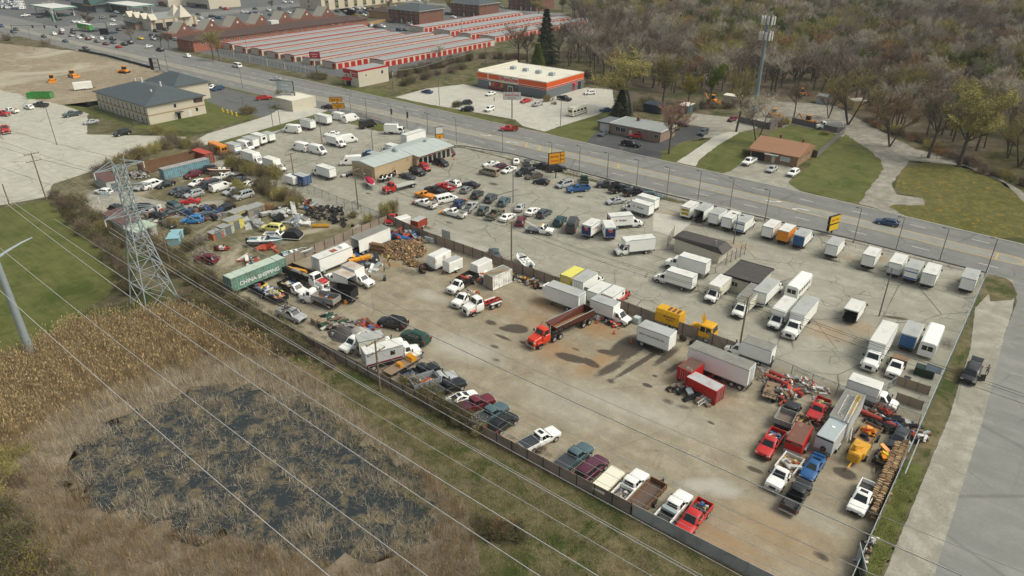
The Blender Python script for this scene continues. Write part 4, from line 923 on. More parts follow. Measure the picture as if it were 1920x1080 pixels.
# ------------------------------------------------------------------ the cars on the far road and in the far car parks
CLAB={}
def far(block,group,labelf):
 ox=oy=0;s=8
 for ln in block.strip().split(','):
  a=ln.split()
  if a[0][0]=='@':ox,oy,s=float(a[0][1:]),float(a[1]),float(a[2]);a=a[3:]
  x,y,k,cn,h=float(a[0]),float(a[1]),a[2],a[3],float(a[4])
  p=P(ox+x/s,oy+y/s,.7);nm,cat=NAMES[k]
  lab=' '.join(a[5:])or labelf(k,cn);tiny_car(k,nm,cat,cn,(p.x,p.y,.04),R(h+random.uniform(-3,3)),lab,group)
CW=dict(slate='slate',bluegrey='blue grey',charcoal='charcoal',black='black',white='white',silver='silver',navy='navy',maroon='maroon',red='red',grey='grey',plum='plum',yellow='yellow',teal='teal',tan='beige',lgrey='pale grey',blue='blue')
KW=dict(sedan='sedan',suv='crossover',wagon='estate car',minivan='people carrier',pickup='pickup',coupe='coupe',hatch='hatchback',van='van',lowvan='van',bigsuv='long wagon',crewvan='van')
far('''@0 0 8 800 507 suv white 180 white car first in the queue at the lights, 655 540 sedan slate 0 slate car leaving the junction toward the hotel, 980 612 sedan bluegrey 0 blue grey car behind the slate one leaving the junction, 1290 735 bigsuv charcoal 0 charcoal wagon beside the black construction fence,
918 452 suv white 180 white car beside a maroon grey one in the queue, 918 497 suv plum 180 plum grey car second in the queue at the lights, 1095 452 suv black 180 black car ahead of the green truck, 1088 495 suv black 180 black car under the black one ahead of green truck, 1065 530 sedan silver 180 silver car in queue below the black cars, 1180 560 sedan white 180 white car in the queue below the green truck, 1240 525 sedan charcoal 180 charcoal car alongside the green truck,
1315 580 suv maroon 180 maroon car in the queue behind the white one, 1372 556 sedan white 180 white car tucked behind the maroon one by the truck tail, 1460 617 suv grey 180 grey car in the queue behind the maroon one, 1510 580 suv white 180 white car beside the grey one in the queue, 1572 565 sedan navy 180 navy car behind the white one near the black sign, 1583 653 sedan maroon 180 dark red car in the queue before the bright red coupe, 1688 585 bigsuv black 180 black wagon by the verge in the queue, 1692 632 sedan slate 180 slate car beside the dark red one,
1775 697 coupe red 180 bright red coupe near the tail of the queue, 1862 662 suv black 180 black car behind the slate one near the queue tail, 1950 640 bigsuv black 180 black wagon last in the queue by the verge, 200 477 suv slate 0 slate car waiting at the left arm of the junction, 240 440 suv slate 0 slate car beyond the first one at junction arm, 20 388 suv navy 0 navy car approaching the junction, 380 232 pickup white 90 white pickup at the filling station entrance,
@200 0 8 628 695 hatch white 110 white car leaving the plaza driveway, 800 748 bigsuv black 180 black wagon on the main road by the grass verge, 1205 838 suv white 180 white car on the main road before the brick motel, 1715 112 sedan navy 0 navy car on the back road beside a red pickup, 1785 132 pickup red 0 red pickup on the back road, 1300 102 suv navy 0 navy car on the back road, 1410 60 sedan navy 0 low navy car on the back road near the junction, 1740 62 sedan silver 0 silver car on the back road,
@400 0 8 355 985 lowvan white 180 white van on the main road before the storage fence,
@0 0 4 6 20 sedan silver 0 silver car at the frame edge junction''','cars on the far road',lambda k,c:'')
FCL=lambda place:(lambda k,c:'%s %s %s'%(CW[c],KW[k],place))
far('''@0 0 8 1100 325 sedan white 0, 1165 322 sedan white 0, 1235 318 sedan white 0, 1690 300 sedan white 0, 1690 367 hatch white 90, 1545 262 suv grey 90, 1700 240 suv black 90, 1750 183 suv white 0, 1580 157 suv white 90, 1645 165 sedan navy 90, 1780 442 suv plum 0, 1705 482 sedan navy 90, 1870 417 sedan charcoal 0, 1465 450 suv slate 90, 1100 200 sedan blue 0, 870 290 sedan black 90, 600 250 suv black 90''','cars at the filling station',FCL('near the filling station forecourt'))
far('''@200 0 8 505 572 coupe yellow 0, 700 582 suv silver 0, 738 462 suv black 0, 680 532 suv charcoal 0, 765 532 sedan slate 0, 890 542 sedan charcoal 0, 1030 520 sedan red 0, 960 490 suv silver 0, 1040 592 suv silver 0, 980 425 suv white 0, 880 440 suv black 0, 1130 400 suv slate 0, 1220 400 sedan charcoal 0, 1320 377 sedan maroon 0, 1170 450 suv white 0, 1275 467 sedan white 0, 1245 442 suv blue 0, 1350 440 suv silver 0, 1440 345 bigsuv black 0, 1350 307 sedan white 0, 1560 307 suv white 0, 1420 270 sedan white 0, 1470 292 sedan teal 0, 1580 242 suv black 90, 1660 262 sedan navy 0, 1705 267 suv navy 0, 1370 212 sedan charcoal 0, 1050 160 suv white 0, 1140 142 suv white 0, 1000 108 suv black 0, 1070 190 suv slate 0, 1120 195 suv white 0, 1215 247 sedan navy 0, 1520 412 suv white 0, 1260 300 sedan silver 90, 1590 425 sedan white 0, 1480 405 sedan navy 0, 610 85 suv white 90, 1100 500 sedan slate 0''','cars in the plaza car park',FCL('in the packed plaza car park'))
far('''@400 0 8 625 127 sedan slate 0, 825 148 suv white 0, 440 177 sedan white 0, 500 180 sedan white 0, 560 190 sedan navy 90, 640 195 suv navy 0, 690 215 sedan white 0, 855 217 sedan teal 0, 1020 177 suv maroon 0, 1065 27 suv white 0, 1165 30 sedan white 0, 1240 177 suv black 0, 1290 175 sedan black 0, 1860 168 suv black 0, 1130 185 sedan white 0, 1000 125 suv slate 0, 640 250 sedan navy 0''','cars behind the brick motel',FCL('parked behind the gabled brick row'))
far('''@600 0 8 475 132 sedan white 0, 570 122 suv white 0, 645 122 suv white 0, 540 172 suv slate 0, 600 165 sedan silver 0, 670 187 suv navy 0, 690 150 sedan black 0, 765 167 suv silver 0, 735 130 sedan maroon 0, 820 157 sedan red 0, 790 127 suv black 0, 865 130 sedan red 0, 890 147 sedan maroon 0, 950 117 suv black 0, 970 142 suv bluegrey 0, 770 48 suv grey 0, 825 42 sedan white 0, 880 42 sedan navy 0, 660 222 sedan white 0, 620 190 suv charcoal 0, 1140 90 sedan white 0, 1160 80 sedan maroon 0, 920 135 sedan silver 0''','cars before the beige block',FCL('in the car park of the beige block'))
far('''@600 0 8 740 377 suv black 90, 790 387 suv white 90, 850 392 suv black 90, 925 397 pickup white 0, 1070 327 bigsuv black 0, 1340 367 suv silver 0, 1190 447 suv navy 0, 1270 445 sedan slate 0, 1470 12 suv white 0, @800 0 8 400 252 sedan white 0, 320 205 suv black 0, 365 200 sedan navy 0, 1110 92 sedan silver 0, 1070 82 suv navy 0, 1280 192 sedan bluegrey 0''','cars by the brick apartments',FCL('beside the brick apartment blocks'))
_r=random.Random(5);_l=[]
for row in range(5):
 for k in range(11):_l.append('%d %d %s %s 90'%(10+k*30+row*6+_r.randrange(6),8+row*26+k*1.5,_r.choice(['suv','sedan']),_r.choice(['white','white','silver','navy','slate','black'])))
far('@0 0 8 '+', '.join(_l),'cars in the far corner lot',FCL('packed into the far corner lot'))
tag(inst('cargo_van',tiny('van'),None,P(300,1,.7)*1.0,R(0),paint('white')),'white van parked along the far back road','van')
# ------------------------------------------------------------------ box trucks, trailers
D90={0:(1,0),90:(0,1),180:(-1,0),-90:(0,-1)}
def at_end(px,z,h,tot,end):
 """ground point for a vehicle whose tail ('r') or nose ('f') is seen at px"""
 p=P(px[0],px[1],z);d=(math.cos(R(h)),math.sin(R(h)));k=tot/2*(1 if end=='r' else-1)
 return(p.x+d[0]*k,p.y+d[1]*k,.012)
CABL={'cut':2.5,'med':2.85,'big':3.4,'cabover':1.9,'pick':2.95}
def BT(label,px,h,end='r',**kw):
 tot=kw.get('L',4.6)+CABL[kw.get('cab','cut')];z=(2.0 if end=='r' else 1.2)if 'zp' not in kw else kw.pop('zp')
 return box_truck(label,at_end(px,z,h,tot,end),R(h+kw.pop('skew',0)),**kw)
def q4(ox,oy,x,y,s=4):return(ox+x/s,oy+y/s)
GR='box trucks backed toward the yard along the guard rail'
A1,A2,A3=(960,270),(1440,270),(1440,540)
t=BT('white box truck with yellow and black chevrons on its tail',q4(*A1,1297,510),90,group=GR,L=4.8)
M_CHEV=mat('chevron_yellow',(.72,.50,.02),.5);M_BLK=mat('stripe_black',(.012,.012,.012),.5)
mb=MB();x=-t['len']/2-.035
for z0,z1 in((2.15,2.75),(1.25,1.95)):
 mb.box(x,x+.01,-.95,.95,z0,z1,0)
 for k in range(8):
  y=-.95+k*.235
  for yy,sh in((y,.22 if k<4 else-.22),):
   a,b=yy+.02,yy+.13
   mb.add([(x-.004,max(-.95,min(.95,a-sh)),z0),(x-.004,max(-.95,min(.95,b-sh)),z0),(x-.004,max(-.95,min(.95,b+sh)),z1),(x-.004,max(-.95,min(.95,a+sh)),z1)],[(3,2,1,0)],1)
part('warning_chevrons',mb,[M_CHEV,M_BLK],t)
BT('white box truck with its tail open and dark inside at guard rail',q4(*A1,1400,530),90,group=GR,L=5.0,open_=True,roof='grey')
BT('white box truck with a grey roof next to the open one',q4(*A1,1508,560),90,group=GR,L=4.6,roof='grey')
BT('white box truck with a clean white roof in the row of five',q4(*A1,1607,590),90,group=GR,L=5.0)
t=BT('white box truck with blue bands round its tail',q4(*A1,1702,620),90,group=GR,L=5.0,roof='grey')
def band(t,z0,z1,m,y0=-1.06,y1=1.06,name='blue_band'):
 mb=MB();x=-t['len']/2-.032;mb.box(x,x+.012,y0,y1,z0,z1);part(name,mb,[m],t)
M_BLUE=mat('band_blue',(.015,.10,.32),.5);band(t,2.5,2.72,M_BLUE);band(t,1.0,1.35,M_BLUE)
BT('white box truck left of the orange tailed one',q4(*A2,-8,660),90,group=GR,L=4.8)
BT('box truck with a bright orange tail',q4(*A2,108,690),90,group=GR,L=4.6,boxc='orange',door='orange',roof='white')
t=BT('box truck with a blue tail door beside the orange one',q4(*A2,228,725),90,group=GR,L=4.5,door='blue',roof='grey')
BT('white box truck standing alone beside the yellow sign pole',q4(*A2,472,795),90,group=GR,L=4.6,roof='grey')
BT('white box truck with cream roof standing apart from the corner group',q4(*A2,748,875),90,group=GR,L=4.6)
t=BT('cream box truck whose lower tail is grey',q4(*A2,945,935),90,group=GR,L=5.2);band(t,.95,2.0,side_mat('lgrey'),name='lower_tail_panel')
t=BT('white box truck with two blue tail bands by the corner',q4(*A2,1070,975),90,group=GR,L=4.6,roof='grey');band(t,2.3,2.5,M_BLUE);band(t,.98,1.3,M_BLUE)
BT('white box truck with latched swing doors by the corner',q4(*A2,1198,1015),90,group=GR,L=5.4,doors='swing')
BT('last white box truck beside the corner fence post',q4(1440,340,1492,775),90,group=GR,L=5.0,roof='grey',zp=1.9)
BT('white van bodied truck with rounded nose beside the long conventional truck',q4(*A3,38,275),-90,'f',L=5.0,attic=.9)
BT('long white truck with a bonnet in the open lot',q4(*A3,155,345),-90,'f',cab='med',L=7.3,z1=3.75,roof='grey')
t=BT('white box truck facing the road behind the long bonneted one',q4(*A3,-68,78),90,'r',L=6.4,z1=3.3,cab='med',roof='grey',skew=0)
BT('white box truck body with a dark open tail alone in the lot',q4(*A3,615,205),90,L=4.4,z1=2.7,open_=True,z0=.8,zp=1.7)
BT('big white truck with sloping bonnet beside the flatbed pickup',q4(*A3,755,585),-90,'f',cab='med',L=7.8,z1=3.9,attic=0)
BT('white box truck with a blue roll door behind the flatbed',q4(*A3,1045,400),90,L=5.0,door='blue',roof='grey')
BT('white box truck parked along the inner fence by the rubbish corner',q4(*A3,975,880),0,'f',L=4.1,zp=1.1)
BT('white box truck nosed to the left below the lone pole',(1260+820/8,630+115/8),180,'f',L=4.7,roof='dirty',z1=3.2)
BT('white long box truck parked before the brown roofed cabin',q4(*A1,1078,975),180,'f',L=5.2,z1=3.2)
BT('white box truck with a high roof behind the long one',q4(*A1,1468,935),180,'r',L=5.6,z1=3.5,cab='med')
BT('white cutaway van truck by the lower cabin',q4(960,540,1478,75),-90,'f',L=4.4,z1=2.9,attic=.8,boxc='cream')
t=BT('cream truck with a ladder rack over its cab',q4(960,540,1685,190),-90,'f',L=6.2,z1=3.1,boxc='cream',roof='dirty')
mb=MB()
for y in(-.8,.8):mb.bar((3.5,y,2.2),(3.5,y,3.3),.07);mb.bar((3.5,y,3.3),(1.2,y,3.3),.07)
for k in range(4):mb.bar((3.5-k*.7,-.8,3.3),(3.5-k*.7,.8,3.3),.06)
part('cab_rack',mb,[M_STEEL],t)
M_RBLUE=mat('rental_blue',(.012,.035,.14),.5);M_RORG=mat('rental_orange',(.70,.12,.02),.5);M_RTXT=mat('lettering_dark',(.05,.06,.09),.6);M_WTXT=mat('lettering_white',(.75,.76,.75),.6)
def rental(label,px,h,end,L=4.6,tail=True,side=-1,skew=0,**kw):
 t=BT(label,px,h,end,L=L,group='rental trucks with blue tails',skew=skew,**kw);hl=t['len']/2
 if tail:
  mb=MB();mb.box(-hl-.034,-hl-.024,-1.03,1.03,1.0,2.85);part('tail_panel',mb,[M_RBLUE],t)
  mb=MB();mb.add([(-hl-.04,.5,2.3),(-hl-.04,-.1,2.35),(-hl-.04,-.5,2.6),(-hl-.04,.4,2.6)],[(0,1,2,3)]);mb.add([(-hl-.04,.45,2.05),(-hl-.04,-.5,2.05),(-hl-.04,-.55,2.3),(-hl-.04,.1,2.25)],[(0,1,2,3)]);part('tail_emblem',mb,[M_RORG],t)
  text('Budget',t,(-hl-.042,0,2.72),(R(90),0,R(-90)),.34,M_WTXT)
 for sd in((-1,1)if side==0 else(side,)):
  y=sd*1.185;xc=-hl+L*.5;o=text('Budget',t,(xc+.25*-sd,y,2.15),(R(90),0,R(0 if sd<0 else 180)),.62,M_RTXT)
  xs=xc+1.35*sd;mb=MB()
  for a,b in((0,.2),(.24,.38)):q=[(xs+a-.15,y+sd*.006,2.0),(xs+b-.1,y+sd*.006,2.05),(xs+b,y+sd*.006,2.42),(xs+a-.05,y+sd*.006,2.32)];mb.add(q,[(0,1,2,3)if sd<0 else(3,2,1,0)])
  part('emblem',mb,[M_RORG],t)
 return t
rental('rental truck with blue tail backed between the charcoal van and others',q4(*A1,545,650),88,'r',L=4.4,zp=1.85,side=-1,skew=6)
rental('rental truck with blue tail and lettered side facing the road',q4(*A1,725,570),50,'r',L=5.2,skew=0)
rental('rental truck angled away with blue tail toward the camera',q4(*A1,738,668),130,'r',L=4.2,skew=0,side=1,zp=1.9)
rental('lettered white rental truck in front of its twin',q4(*A1,1045,492),175,'r',L=4.8,tail=False,side=1)
rental('white rental truck half hidden behind its lettered twin',q4(*A1,1086,448),175,'r',L=4.8,tail=False,side=1)
BT('large white box truck with an overcab body in the lot',q4(*A1,775,800),-128,'f',L=5.6,attic=1.0,z1=3.4,zp=1.0)
t=BT('bright yellow box truck with a square tail window',(980+640/8,480+375/8),90,cn='yellow',boxc='yellow',door='yellow',roof='white',L=4.6,z1=3.0)
for c in t.children:
 if c.name.startswith('roof'):c.data.materials[0]=mat('yellow_roof',(.70,.66,.14),.6,var=.05,dirt=.2,dirtc=(.5,.45,.1))
mb=MB();x=-t['len']/2;mb.box(x-.05,x-.03,-.45,.55,1.9,2.5);part('rear_window',mb,[mat('pale_pane',(.45,.52,.55),.3)],t)
band(t,.9,1.35,side_mat('white'),name='white_skirt')
BT('white box truck between the yellow truck and the flat roofed one',(980+820/8,480+455/8),90,L=5.0,roof='grey',doors='swing')
BT('white box truck with a clean flat roof beside the ambulance',(980+1045/8,480+610/8),90,L=4.6,z1=2.8,zp=1.9)
t=BT('red and white ambulance with striped tail',(980+1262/8,480+655/8),90,L=4.2,z1=2.85,cn='red',zp=2.0)
mb=MB();hl=t['len']/2;mb.box(-hl+.05,-hl+4.15,-1.2,-1.182,.95,1.6);mb.box(-hl+.05,-hl+4.15,1.182,1.2,.95,1.6);part('red_stripe',mb,[paint('red')],t)
mb=MB();mb.box(-hl+.05,-hl+4.15,-1.206,-1.2,1.4,1.5);part('white_stripe',mb,[side_mat('white')],t)
mb=MB()
for k in range(9):y=-1.0+k*.23;mb.add([(-hl-.035,y,2.4),(-hl-.035,y+.1,2.4),(-hl-.035,y+.22,2.75),(-hl-.035,y+.12,2.75)],[(3,2,1,0)])
part('tail_chevrons',mb,[paint('red')],t)
mb=MB();mb.bbox(hl-2.6,hl-2.2,-.8,.8,2.2,2.35,.04);part('light_bar',mb,[M_HEAD],t)
mb=MB();mb.box(-hl+3.2,-hl+3.7,-1.2,-1.18,1.9,2.4);part('side_window',mb,[glassm()],t)
t=trailer('long white refrigerated trailer along the divider fence',at_end((980+890/8,480+680/8),2.3,180,6.9,'r'),R(180),L=6.9,z1=3.7,roof='grey',ribs=0)
mb=MB();mb.bbox(3.45,4.3,-.95,.95,1.5,3.2,.08);part('cooling_unit',mb,[side_mat('white')],t);mb=MB();mb.box(4.3,4.32,-.5,.5,1.7,2.4);part('grille',mb,[M_DARK],t)
BT('white box truck with overcab body beside the red dump truck',(980+1600/8,480+960/8),0,'f',L=4.6,attic=0,z1=3.15,roof='grey',zp=1.1)
t=trailer('white box trailer with lettering on its side beside the tyres',P(960+1085/4,540+355/4,2.2),0,L=5.5,z1=3.5,z0=.95,roof='grey',axles=1);t.location.z=.012
text('SPRAY INSULATIONS, INC',t,(-.2,-1.27,2.35),(R(90),0,0),.42,M_RTXT,sx=.9)
t=trailer('long white semi trailer with a dark dirty roof beside scrap',(P(1260+725/8,630+420/8,2.3)[0],P(1260+725/8,630+420/8,2.3)[1],.012),R(-2),L=9.4,z1=3.9,roof='dirty',rearside=1,ribs=0,axles=2)
def cont(label,c,rz,L,W2,H,cn,roof,z0=.15,corr=True,open_=False,name='shipping_container',doors='swing',rearside=1,cat='container',skirt=None):
 root=thing(name,label,cat,(c[0],c[1],.012),rz);m=mat('corrugated_'+(cn if isinstance(cn,str)else '%d'%(sum(cn)*999)),COL[cn]if cn in COL else cn,.65,var=.12,scale=1.5,dirt=.45,dirtc=(.14,.06,.035))
 mb=MB();n=int(L/.28)
 if not open_:
  for sg in(-1,1):
   xs=[-L/2+L*k/(2*n)for k in range(2*n+1)];pts=[(x,sg*(W2-(.05 if(k//1)%4 in(1,2)else 0)))for k,x in enumerate(xs)]
   for(xa,ya),(xb,yb)in zip(pts[:-1],pts[1:]):q=[(xa,ya,z0),(xb,yb,z0),(xb,yb,H),(xa,ya,H)];mb.add(q,[(0,1,2,3)if sg<0 else(3,2,1,0)])
  mb.box(-L/2+.01,L/2-.01,-W2+.06,W2-.06,z0,H-.02)
 else:
  for a in((-L/2,L/2,-W2,-W2+.07),(-L/2,L/2,W2-.07,W2),(-L/2,-L/2+.07,-W2+.07,W2-.07),(L/2-.07,L/2,-W2+.07,W2-.07)):mb.box(*a,z0,H)
  mb.box(-L/2+.07,L/2-.07,-W2+.07,W2-.07,z0,z0+.15)
 part('walls',mb,[m],root)
 if not open_:mb=MB();mb.box(-L/2+.03,L/2-.03,-W2+.03,W2-.03,H-.02,H+.015);part('roof',mb,[roof if not isinstance(roof,str)else roof_mat(roof)],root)
 mb=MB();
 for x in(-L/2,L/2):
  for y in(-W2,W2):mb.box(x-.06,x+.06,y-.06,y+.06,z0-.05,H+.03)
 for y in(-W2,W2):mb.box(-L/2+.06,L/2-.06,y-.05,y+.05,H-.10,H+.025);mb.box(-L/2+.06,L/2-.06,y-.05,y+.05,z0-.05,z0+.1)
 for x in(-L/2,L/2):mb.box(x-.05,x+.05,-W2+.06,W2-.06,H-.1,H+.022);
 part('corner_frame',mb,[m],root)
 x=L/2*rearside;mb=MB()
 for y in(-.7,-.3,.3,.7):mb.box(x-.07,x+.07,y-.03,y+.03,z0+.1,H-.12)
 part('door_bars',mb,[M_STEEL],root)
 return root
def c2(a,b,z):p,q=P(*a,z),P(*b,z);return((p.x+q.x)/2,(p.y+q.y)/2)
J7=(1260,630)
t=trailer('small red box trailer with a rust brown ribbed roof',(P(1260+275/8,630+530/8,1.6)[0],P(1260+275/8,630+530/8,1.6)[1],.012),R(82),L=3.4,W2=1.15,z0=.7,z1=2.7,cn='red',roof='rust',axles=1,wr=.38,trim='red',legs=False)
for c in t.children:
 if c.name.startswith('roof'):c.data.materials[0]=mat('brown_panel_roof',(.13,.075,.055),.7,var=.3,scale=1.2,dirt=.2,dirtc=(.45,.43,.4))
t=cont('bright red container with silver patched roof beside pallets',P(1260+490/8,630+760/8,1.45),R(-8),4.9,1.05,2.4,'red',mat('patched_roof',(.42,.45,.45),.5,var=.2,scale=.5,dirt=.4,dirtc=(.35,.03,.02)),rearside=1)
ST='box trucks by the street verge'
def verge(label,px,L=4.4,roof='grey',**kw):return BT(label,px,180,'r',L=L,roof=roof,group=ST,skew=2,**kw)
t=verge('white box truck with blue tail bands beside the school bus',q4(400,180,365,790,8));band(t,2.5,2.7,M_BLUE);band(t,1.0,1.3,M_BLUE)
verge('white box truck with plain tail in the verge row',q4(400,180,635,700,8),L=5.0)
t=verge('white box truck with a dark tail window in the verge row',q4(400,180,755,650,8),roof='white',L=5.0);mb=MB();x=-t['len']/2-.05;mb.box(x,x+.03,-.5,.5,1.9,2.6);part('rear_window',mb,[glassm()],t)
verge('short white box truck last in the verge row',q4(400,180,880,610,8),L=3.8,z1=2.9)
verge('white box truck nosed to the verge near the lot lamp',q4(400,180,1490,440,8),L=5.0,zp=1.7)
verge('white box truck with a side door beside the nosed in one',q4(400,180,1735,355,8),L=6.0,roof='white')
BT('white walk in van truck facing the tan garage',q4(400,180,1960,720,8),0,'f',L=4.4,attic=.5,z1=2.9,boxc='white')
BT('white cab over box truck in the rental lot',q4(480,0,1110,975),35,'f',cab='cabover',L=4.2,z1=3.0,zp=1.3)
t=trailer('long white trailer beside the tan garage roof',(P(480+1180/4,1015/4,2.6)[0],P(480+1180/4,1015/4,2.6)[1],.012),R(90),L=8,z1=3.6,roof='white')
BT('white box truck behind the tan garage roof',q4(640,230,610,385,8),180,'f',L=3.8,zp=1.2)
BT('blue flatbed truck body behind the tan garage',q4(640,230,340,445,8),180,'f',L=4.0,cn='blue',boxc='blue',z1=1.8,roof='grey',zp=1.1)
BT('white box truck above the jet skis',q4(480,270,575,215),180,'r',L=5.4,roof='white',zp=2.0)
BT('white box truck behind the yellow green bush',(300+1850/8,280+295/8),0,'f',L=5.0,zp=1.1,roof='white')
BT('white box truck beyond the other at the junkyard hedge',(300+1540/8,280+195/8),0,'f',L=6,zp=1.1,roof='white')
t=cont('blue box trailer with white front by the junkyard hedge',P(480+345/4,270+265/4,1.3),R(0),4.4,1.2,2.6,'blue','grey',z0=.5)
t=cargo_trailer('white box trailer beside the blue one in hedge',P(480+270/4,270+265/4,1.3)*1,R(0),cn='white',L=3.4);t.location.z=.012
t=trailer('white box trailer with an open dark end beside the log pile',(P(560+1085/8,420+215/8,2.2)[0],P(560+1085/8,420+215/8,2.2)[1],.012),R(90),L=8.4,z1=3.6,z0=.8,open_=True,roof='dirty',rearside=-1,axles=2)
t=trailer('white streamlined trailer with junk lying on its roof',(P(560+510/8,420+500/8,2.1)[0],P(560+510/8,420+500/8,2.1)[1],.012),R(88),L=7.8,z1=3.4,z0=.8,roof='white',axles=1)
mb=MB();mb.box(-.4,.9,-.7,.5,3.43,3.48);part('rust_sheet',mb,[mat('rust_sheet',(.30,.10,.05),.8,var=.4)],t);mb=MB();mb.bbox(1.9,3.5,-.7,.6,3.43,3.85,.1);part('roof_unit',mb,[side_mat('white')],t)
t=thing('white_chipper_truck','white chip truck with rust marked roof and dark open tail','truck',(P(560+620/8,420+790/8,1.6)[0],P(560+620/8,420+790/8,1.6)[1],.012),R(180))
t.name='chip_truck';xb,rh,wr=cab_front(t,3.6,'pick','white',1.1);cargo_box(t,-3.4,.62,1.12,.95,2.75,'white','rust',open_=True);chassis(t,-3.4,.8);wheels(t,[-2.2],.42,1.1,.24,None,(0,))
BT('white box truck with a rust stained box roof',(560+1090/8,420+890/8),0,'f',L=3.9,z1=3.1,roof='rust',cab='pick',zp=1.0)
t=cargo_trailer('white box trailer with round emblems on a green frame',P(790+270/8,470+120/8,1.6),R(90),L=4.4,W2=1.1,z1=2.9,cn='white',axles=2);t.location.z=.012
mb=MB();M_EMB=mat('emblem_brown',(.30,.14,.11),.6)
for cx in(-1.3,1.2):
 for r0,r1 in((.34,.42),(.0,.2)):
  for k in range(16):
   a0,a1=k*math.pi/8,(k+1)*math.pi/8;mb.add([(-1.0+cx+r0*math.cos(a0),1.115,2.1+r0*math.sin(a0)),(-1.0+cx+r1*math.cos(a0),1.115,2.1+r1*math.sin(a0)),(-1.0+cx+r1*math.cos(a1),1.115,2.1+r1*math.sin(a1)),(-1.0+cx+r0*math.cos(a1),1.115,2.1+r0*math.sin(a1))],[(0,1,2,3)])
mb2=MB();mb2.v=[(x,-y,z)for x,y,z in mb.v];mb2.f=[f for f in mb.f];mb2.m=mb.m
part('emblem',mb2,[M_EMB],t)
t=cargo_trailer('plain white cargo trailer with a blunt tongue end',P(790+470/8,470+210/8,1.3),R(-90-6),L=3.4,W2=1.0,z1=2.5,cn='white',roof='grey');t.location.z=.012
t=cargo_trailer('white cargo trailer with two red marks on its roof',P(790+900/8,470+245/8,1.3),R(-90-4),L=3.9,W2=1.0,z1=2.5,cn='white',roof='white');t.location.z=.012
t=cont('white box container with a tan end wall and ladder on top',P(790+1150/8,470+400/8,1.5),R(82),4.7,1.2,2.8,'white','dirty',rearside=-1)
mb=MB();mb.box(-2.40,-2.36,-1.1,1.1,.25,2.65);part('end_wall',mb,[mat('tan_end_wall',(.36,.29,.2),.7)],t)
t=trailer('long grey trailer with ladders lying on its roof',(P(1400+1500/8,690+640/8,2.2)[0],P(1400+1500/8,690+640/8,2.2)[1],.012),R(-90),L=7.6,z0=.8,z1=3.1,cn='lgrey',roof='dirty',axles=2,legs=False)
t=cargo_trailer('grey tandem cargo trailer with a spare wheel on its nose',P(1400+1250/8,790+230/8,1.6),R(-90-3),L=4.8,W2=1.1,z1=2.85,cn='lgrey',roof=mat('grey_roof_skin',(.36,.42,.43),.5,var=.08),axles=2,nose=1,lower='grey',spare=True);t.location.z=.012
mb=MB();mb.bbox(-.6,-.2,-.2,.2,2.85,2.95,.04);part('roof_vent',mb,[side_mat('white')],t)
t=cargo_trailer('red tandem cargo trailer with a brown patched roof',P(1400+775/8,790+270/8,1.3),R(-90+2),L=4.6,W2=1.05,z1=2.35,cn='red',roof=mat('brown_patched_roof',(.16,.075,.05),.7,var=.25,scale=.9,dirt=.15,dirtc=(.5,.48,.45)),axles=2,nose=1,lower='lgrey');t.location.z=.012
# ------------------------------------------------------------------ buildings
def brick(name,c,mortar,sx=1.0):
 if name in MATS:return MATS[name]
 m,t,b=node_mat(name);v=coords(t);br=N(t,'TexBrick',i_Scale=2.2*sx);br.inputs['Color1'].default_value=col(c);br.inputs['Color2'].default_value=col(tuple(x*.72 for x in c));br.inputs['Mortar'].default_value=col(mortar);br.inputs['Mortar Size'].default_value=.02
 se=N(t,'SeparateXYZ');t.links.new(v,se.inputs[0]);cb=N(t,'CombineXYZ');t.links.new(mth(t,'ADD',se.outputs[0],se.outputs[1]),cb.inputs[0]);t.links.new(se.outputs[2],cb.inputs[1]);t.links.new(cb.outputs[0],br.inputs['Vector'])
 c2_=mix(t,mth(t,'MULTIPLY',ramp(t,noise(t,v,.6,5),[(.4,0),(.65,1)]),.35),br.outputs['Color'],tuple(x*.6 for x in c));t.links.new(c2_,b.inputs['Base Color']);b.inputs['Roughness'].default_value=.9
 MATS[name]=m;return m
def ribbed(name,c,ang=0,sc=2.5,dirt=.4,dirtc=(.2,.19,.17),k=.16):
 if name in MATS:return MATS[name]
 m,t,b=node_mat(name);v=coords(t);se=N(t,'SeparateXYZ');t.links.new(v,se.inputs[0])
 w_=mth(t,'PINGPONG',se.outputs[0 if ang==0 else 1],1/sc);f=ramp(t,mth(t,'MULTIPLY',w_,sc),[(.0,1-k),(.16,1),(.9,1),(1,1+k*.3)])
 base=mix(t,noise(t,v,.3,5,.6),tuple(x*.88 for x in c),tuple(min(1,x*1.1)for x in c));base=mix(t,1,base,f,'MULTIPLY')
 base=mix(t,mth(t,'MULTIPLY',ramp(t,noise(t,v,.5,6,.7,.5),[(.64-dirt*.3,0),(.78,1)]),.7),base,dirtc)
 t.links.new(base,b.inputs['Base Color']);b.inputs['Roughness'].default_value=.6;MATS[name]=m;return m
M_CREAM=mat('cream_wall',(.55,.51,.41),.8,var=.07,scale=.4,dirt=.2,dirtc=(.4,.36,.28));M_GROOF=ribbed('grey_metal_roof',(.30,.325,.315),1,.9,.3,(.24,.25,.24))
M_RED=mat('red_trim',(.40,.014,.016),.5,var=.1);M_RDOOR=mat('red_roll_door',(.42,.018,.012),.5,var=.12,scale=.8);M_SHING=mat('grey_shingles',(.070,.088,.096),.95,var=.22,scale=1.2,dirt=.2,dirtc=(.12,.13,.13))
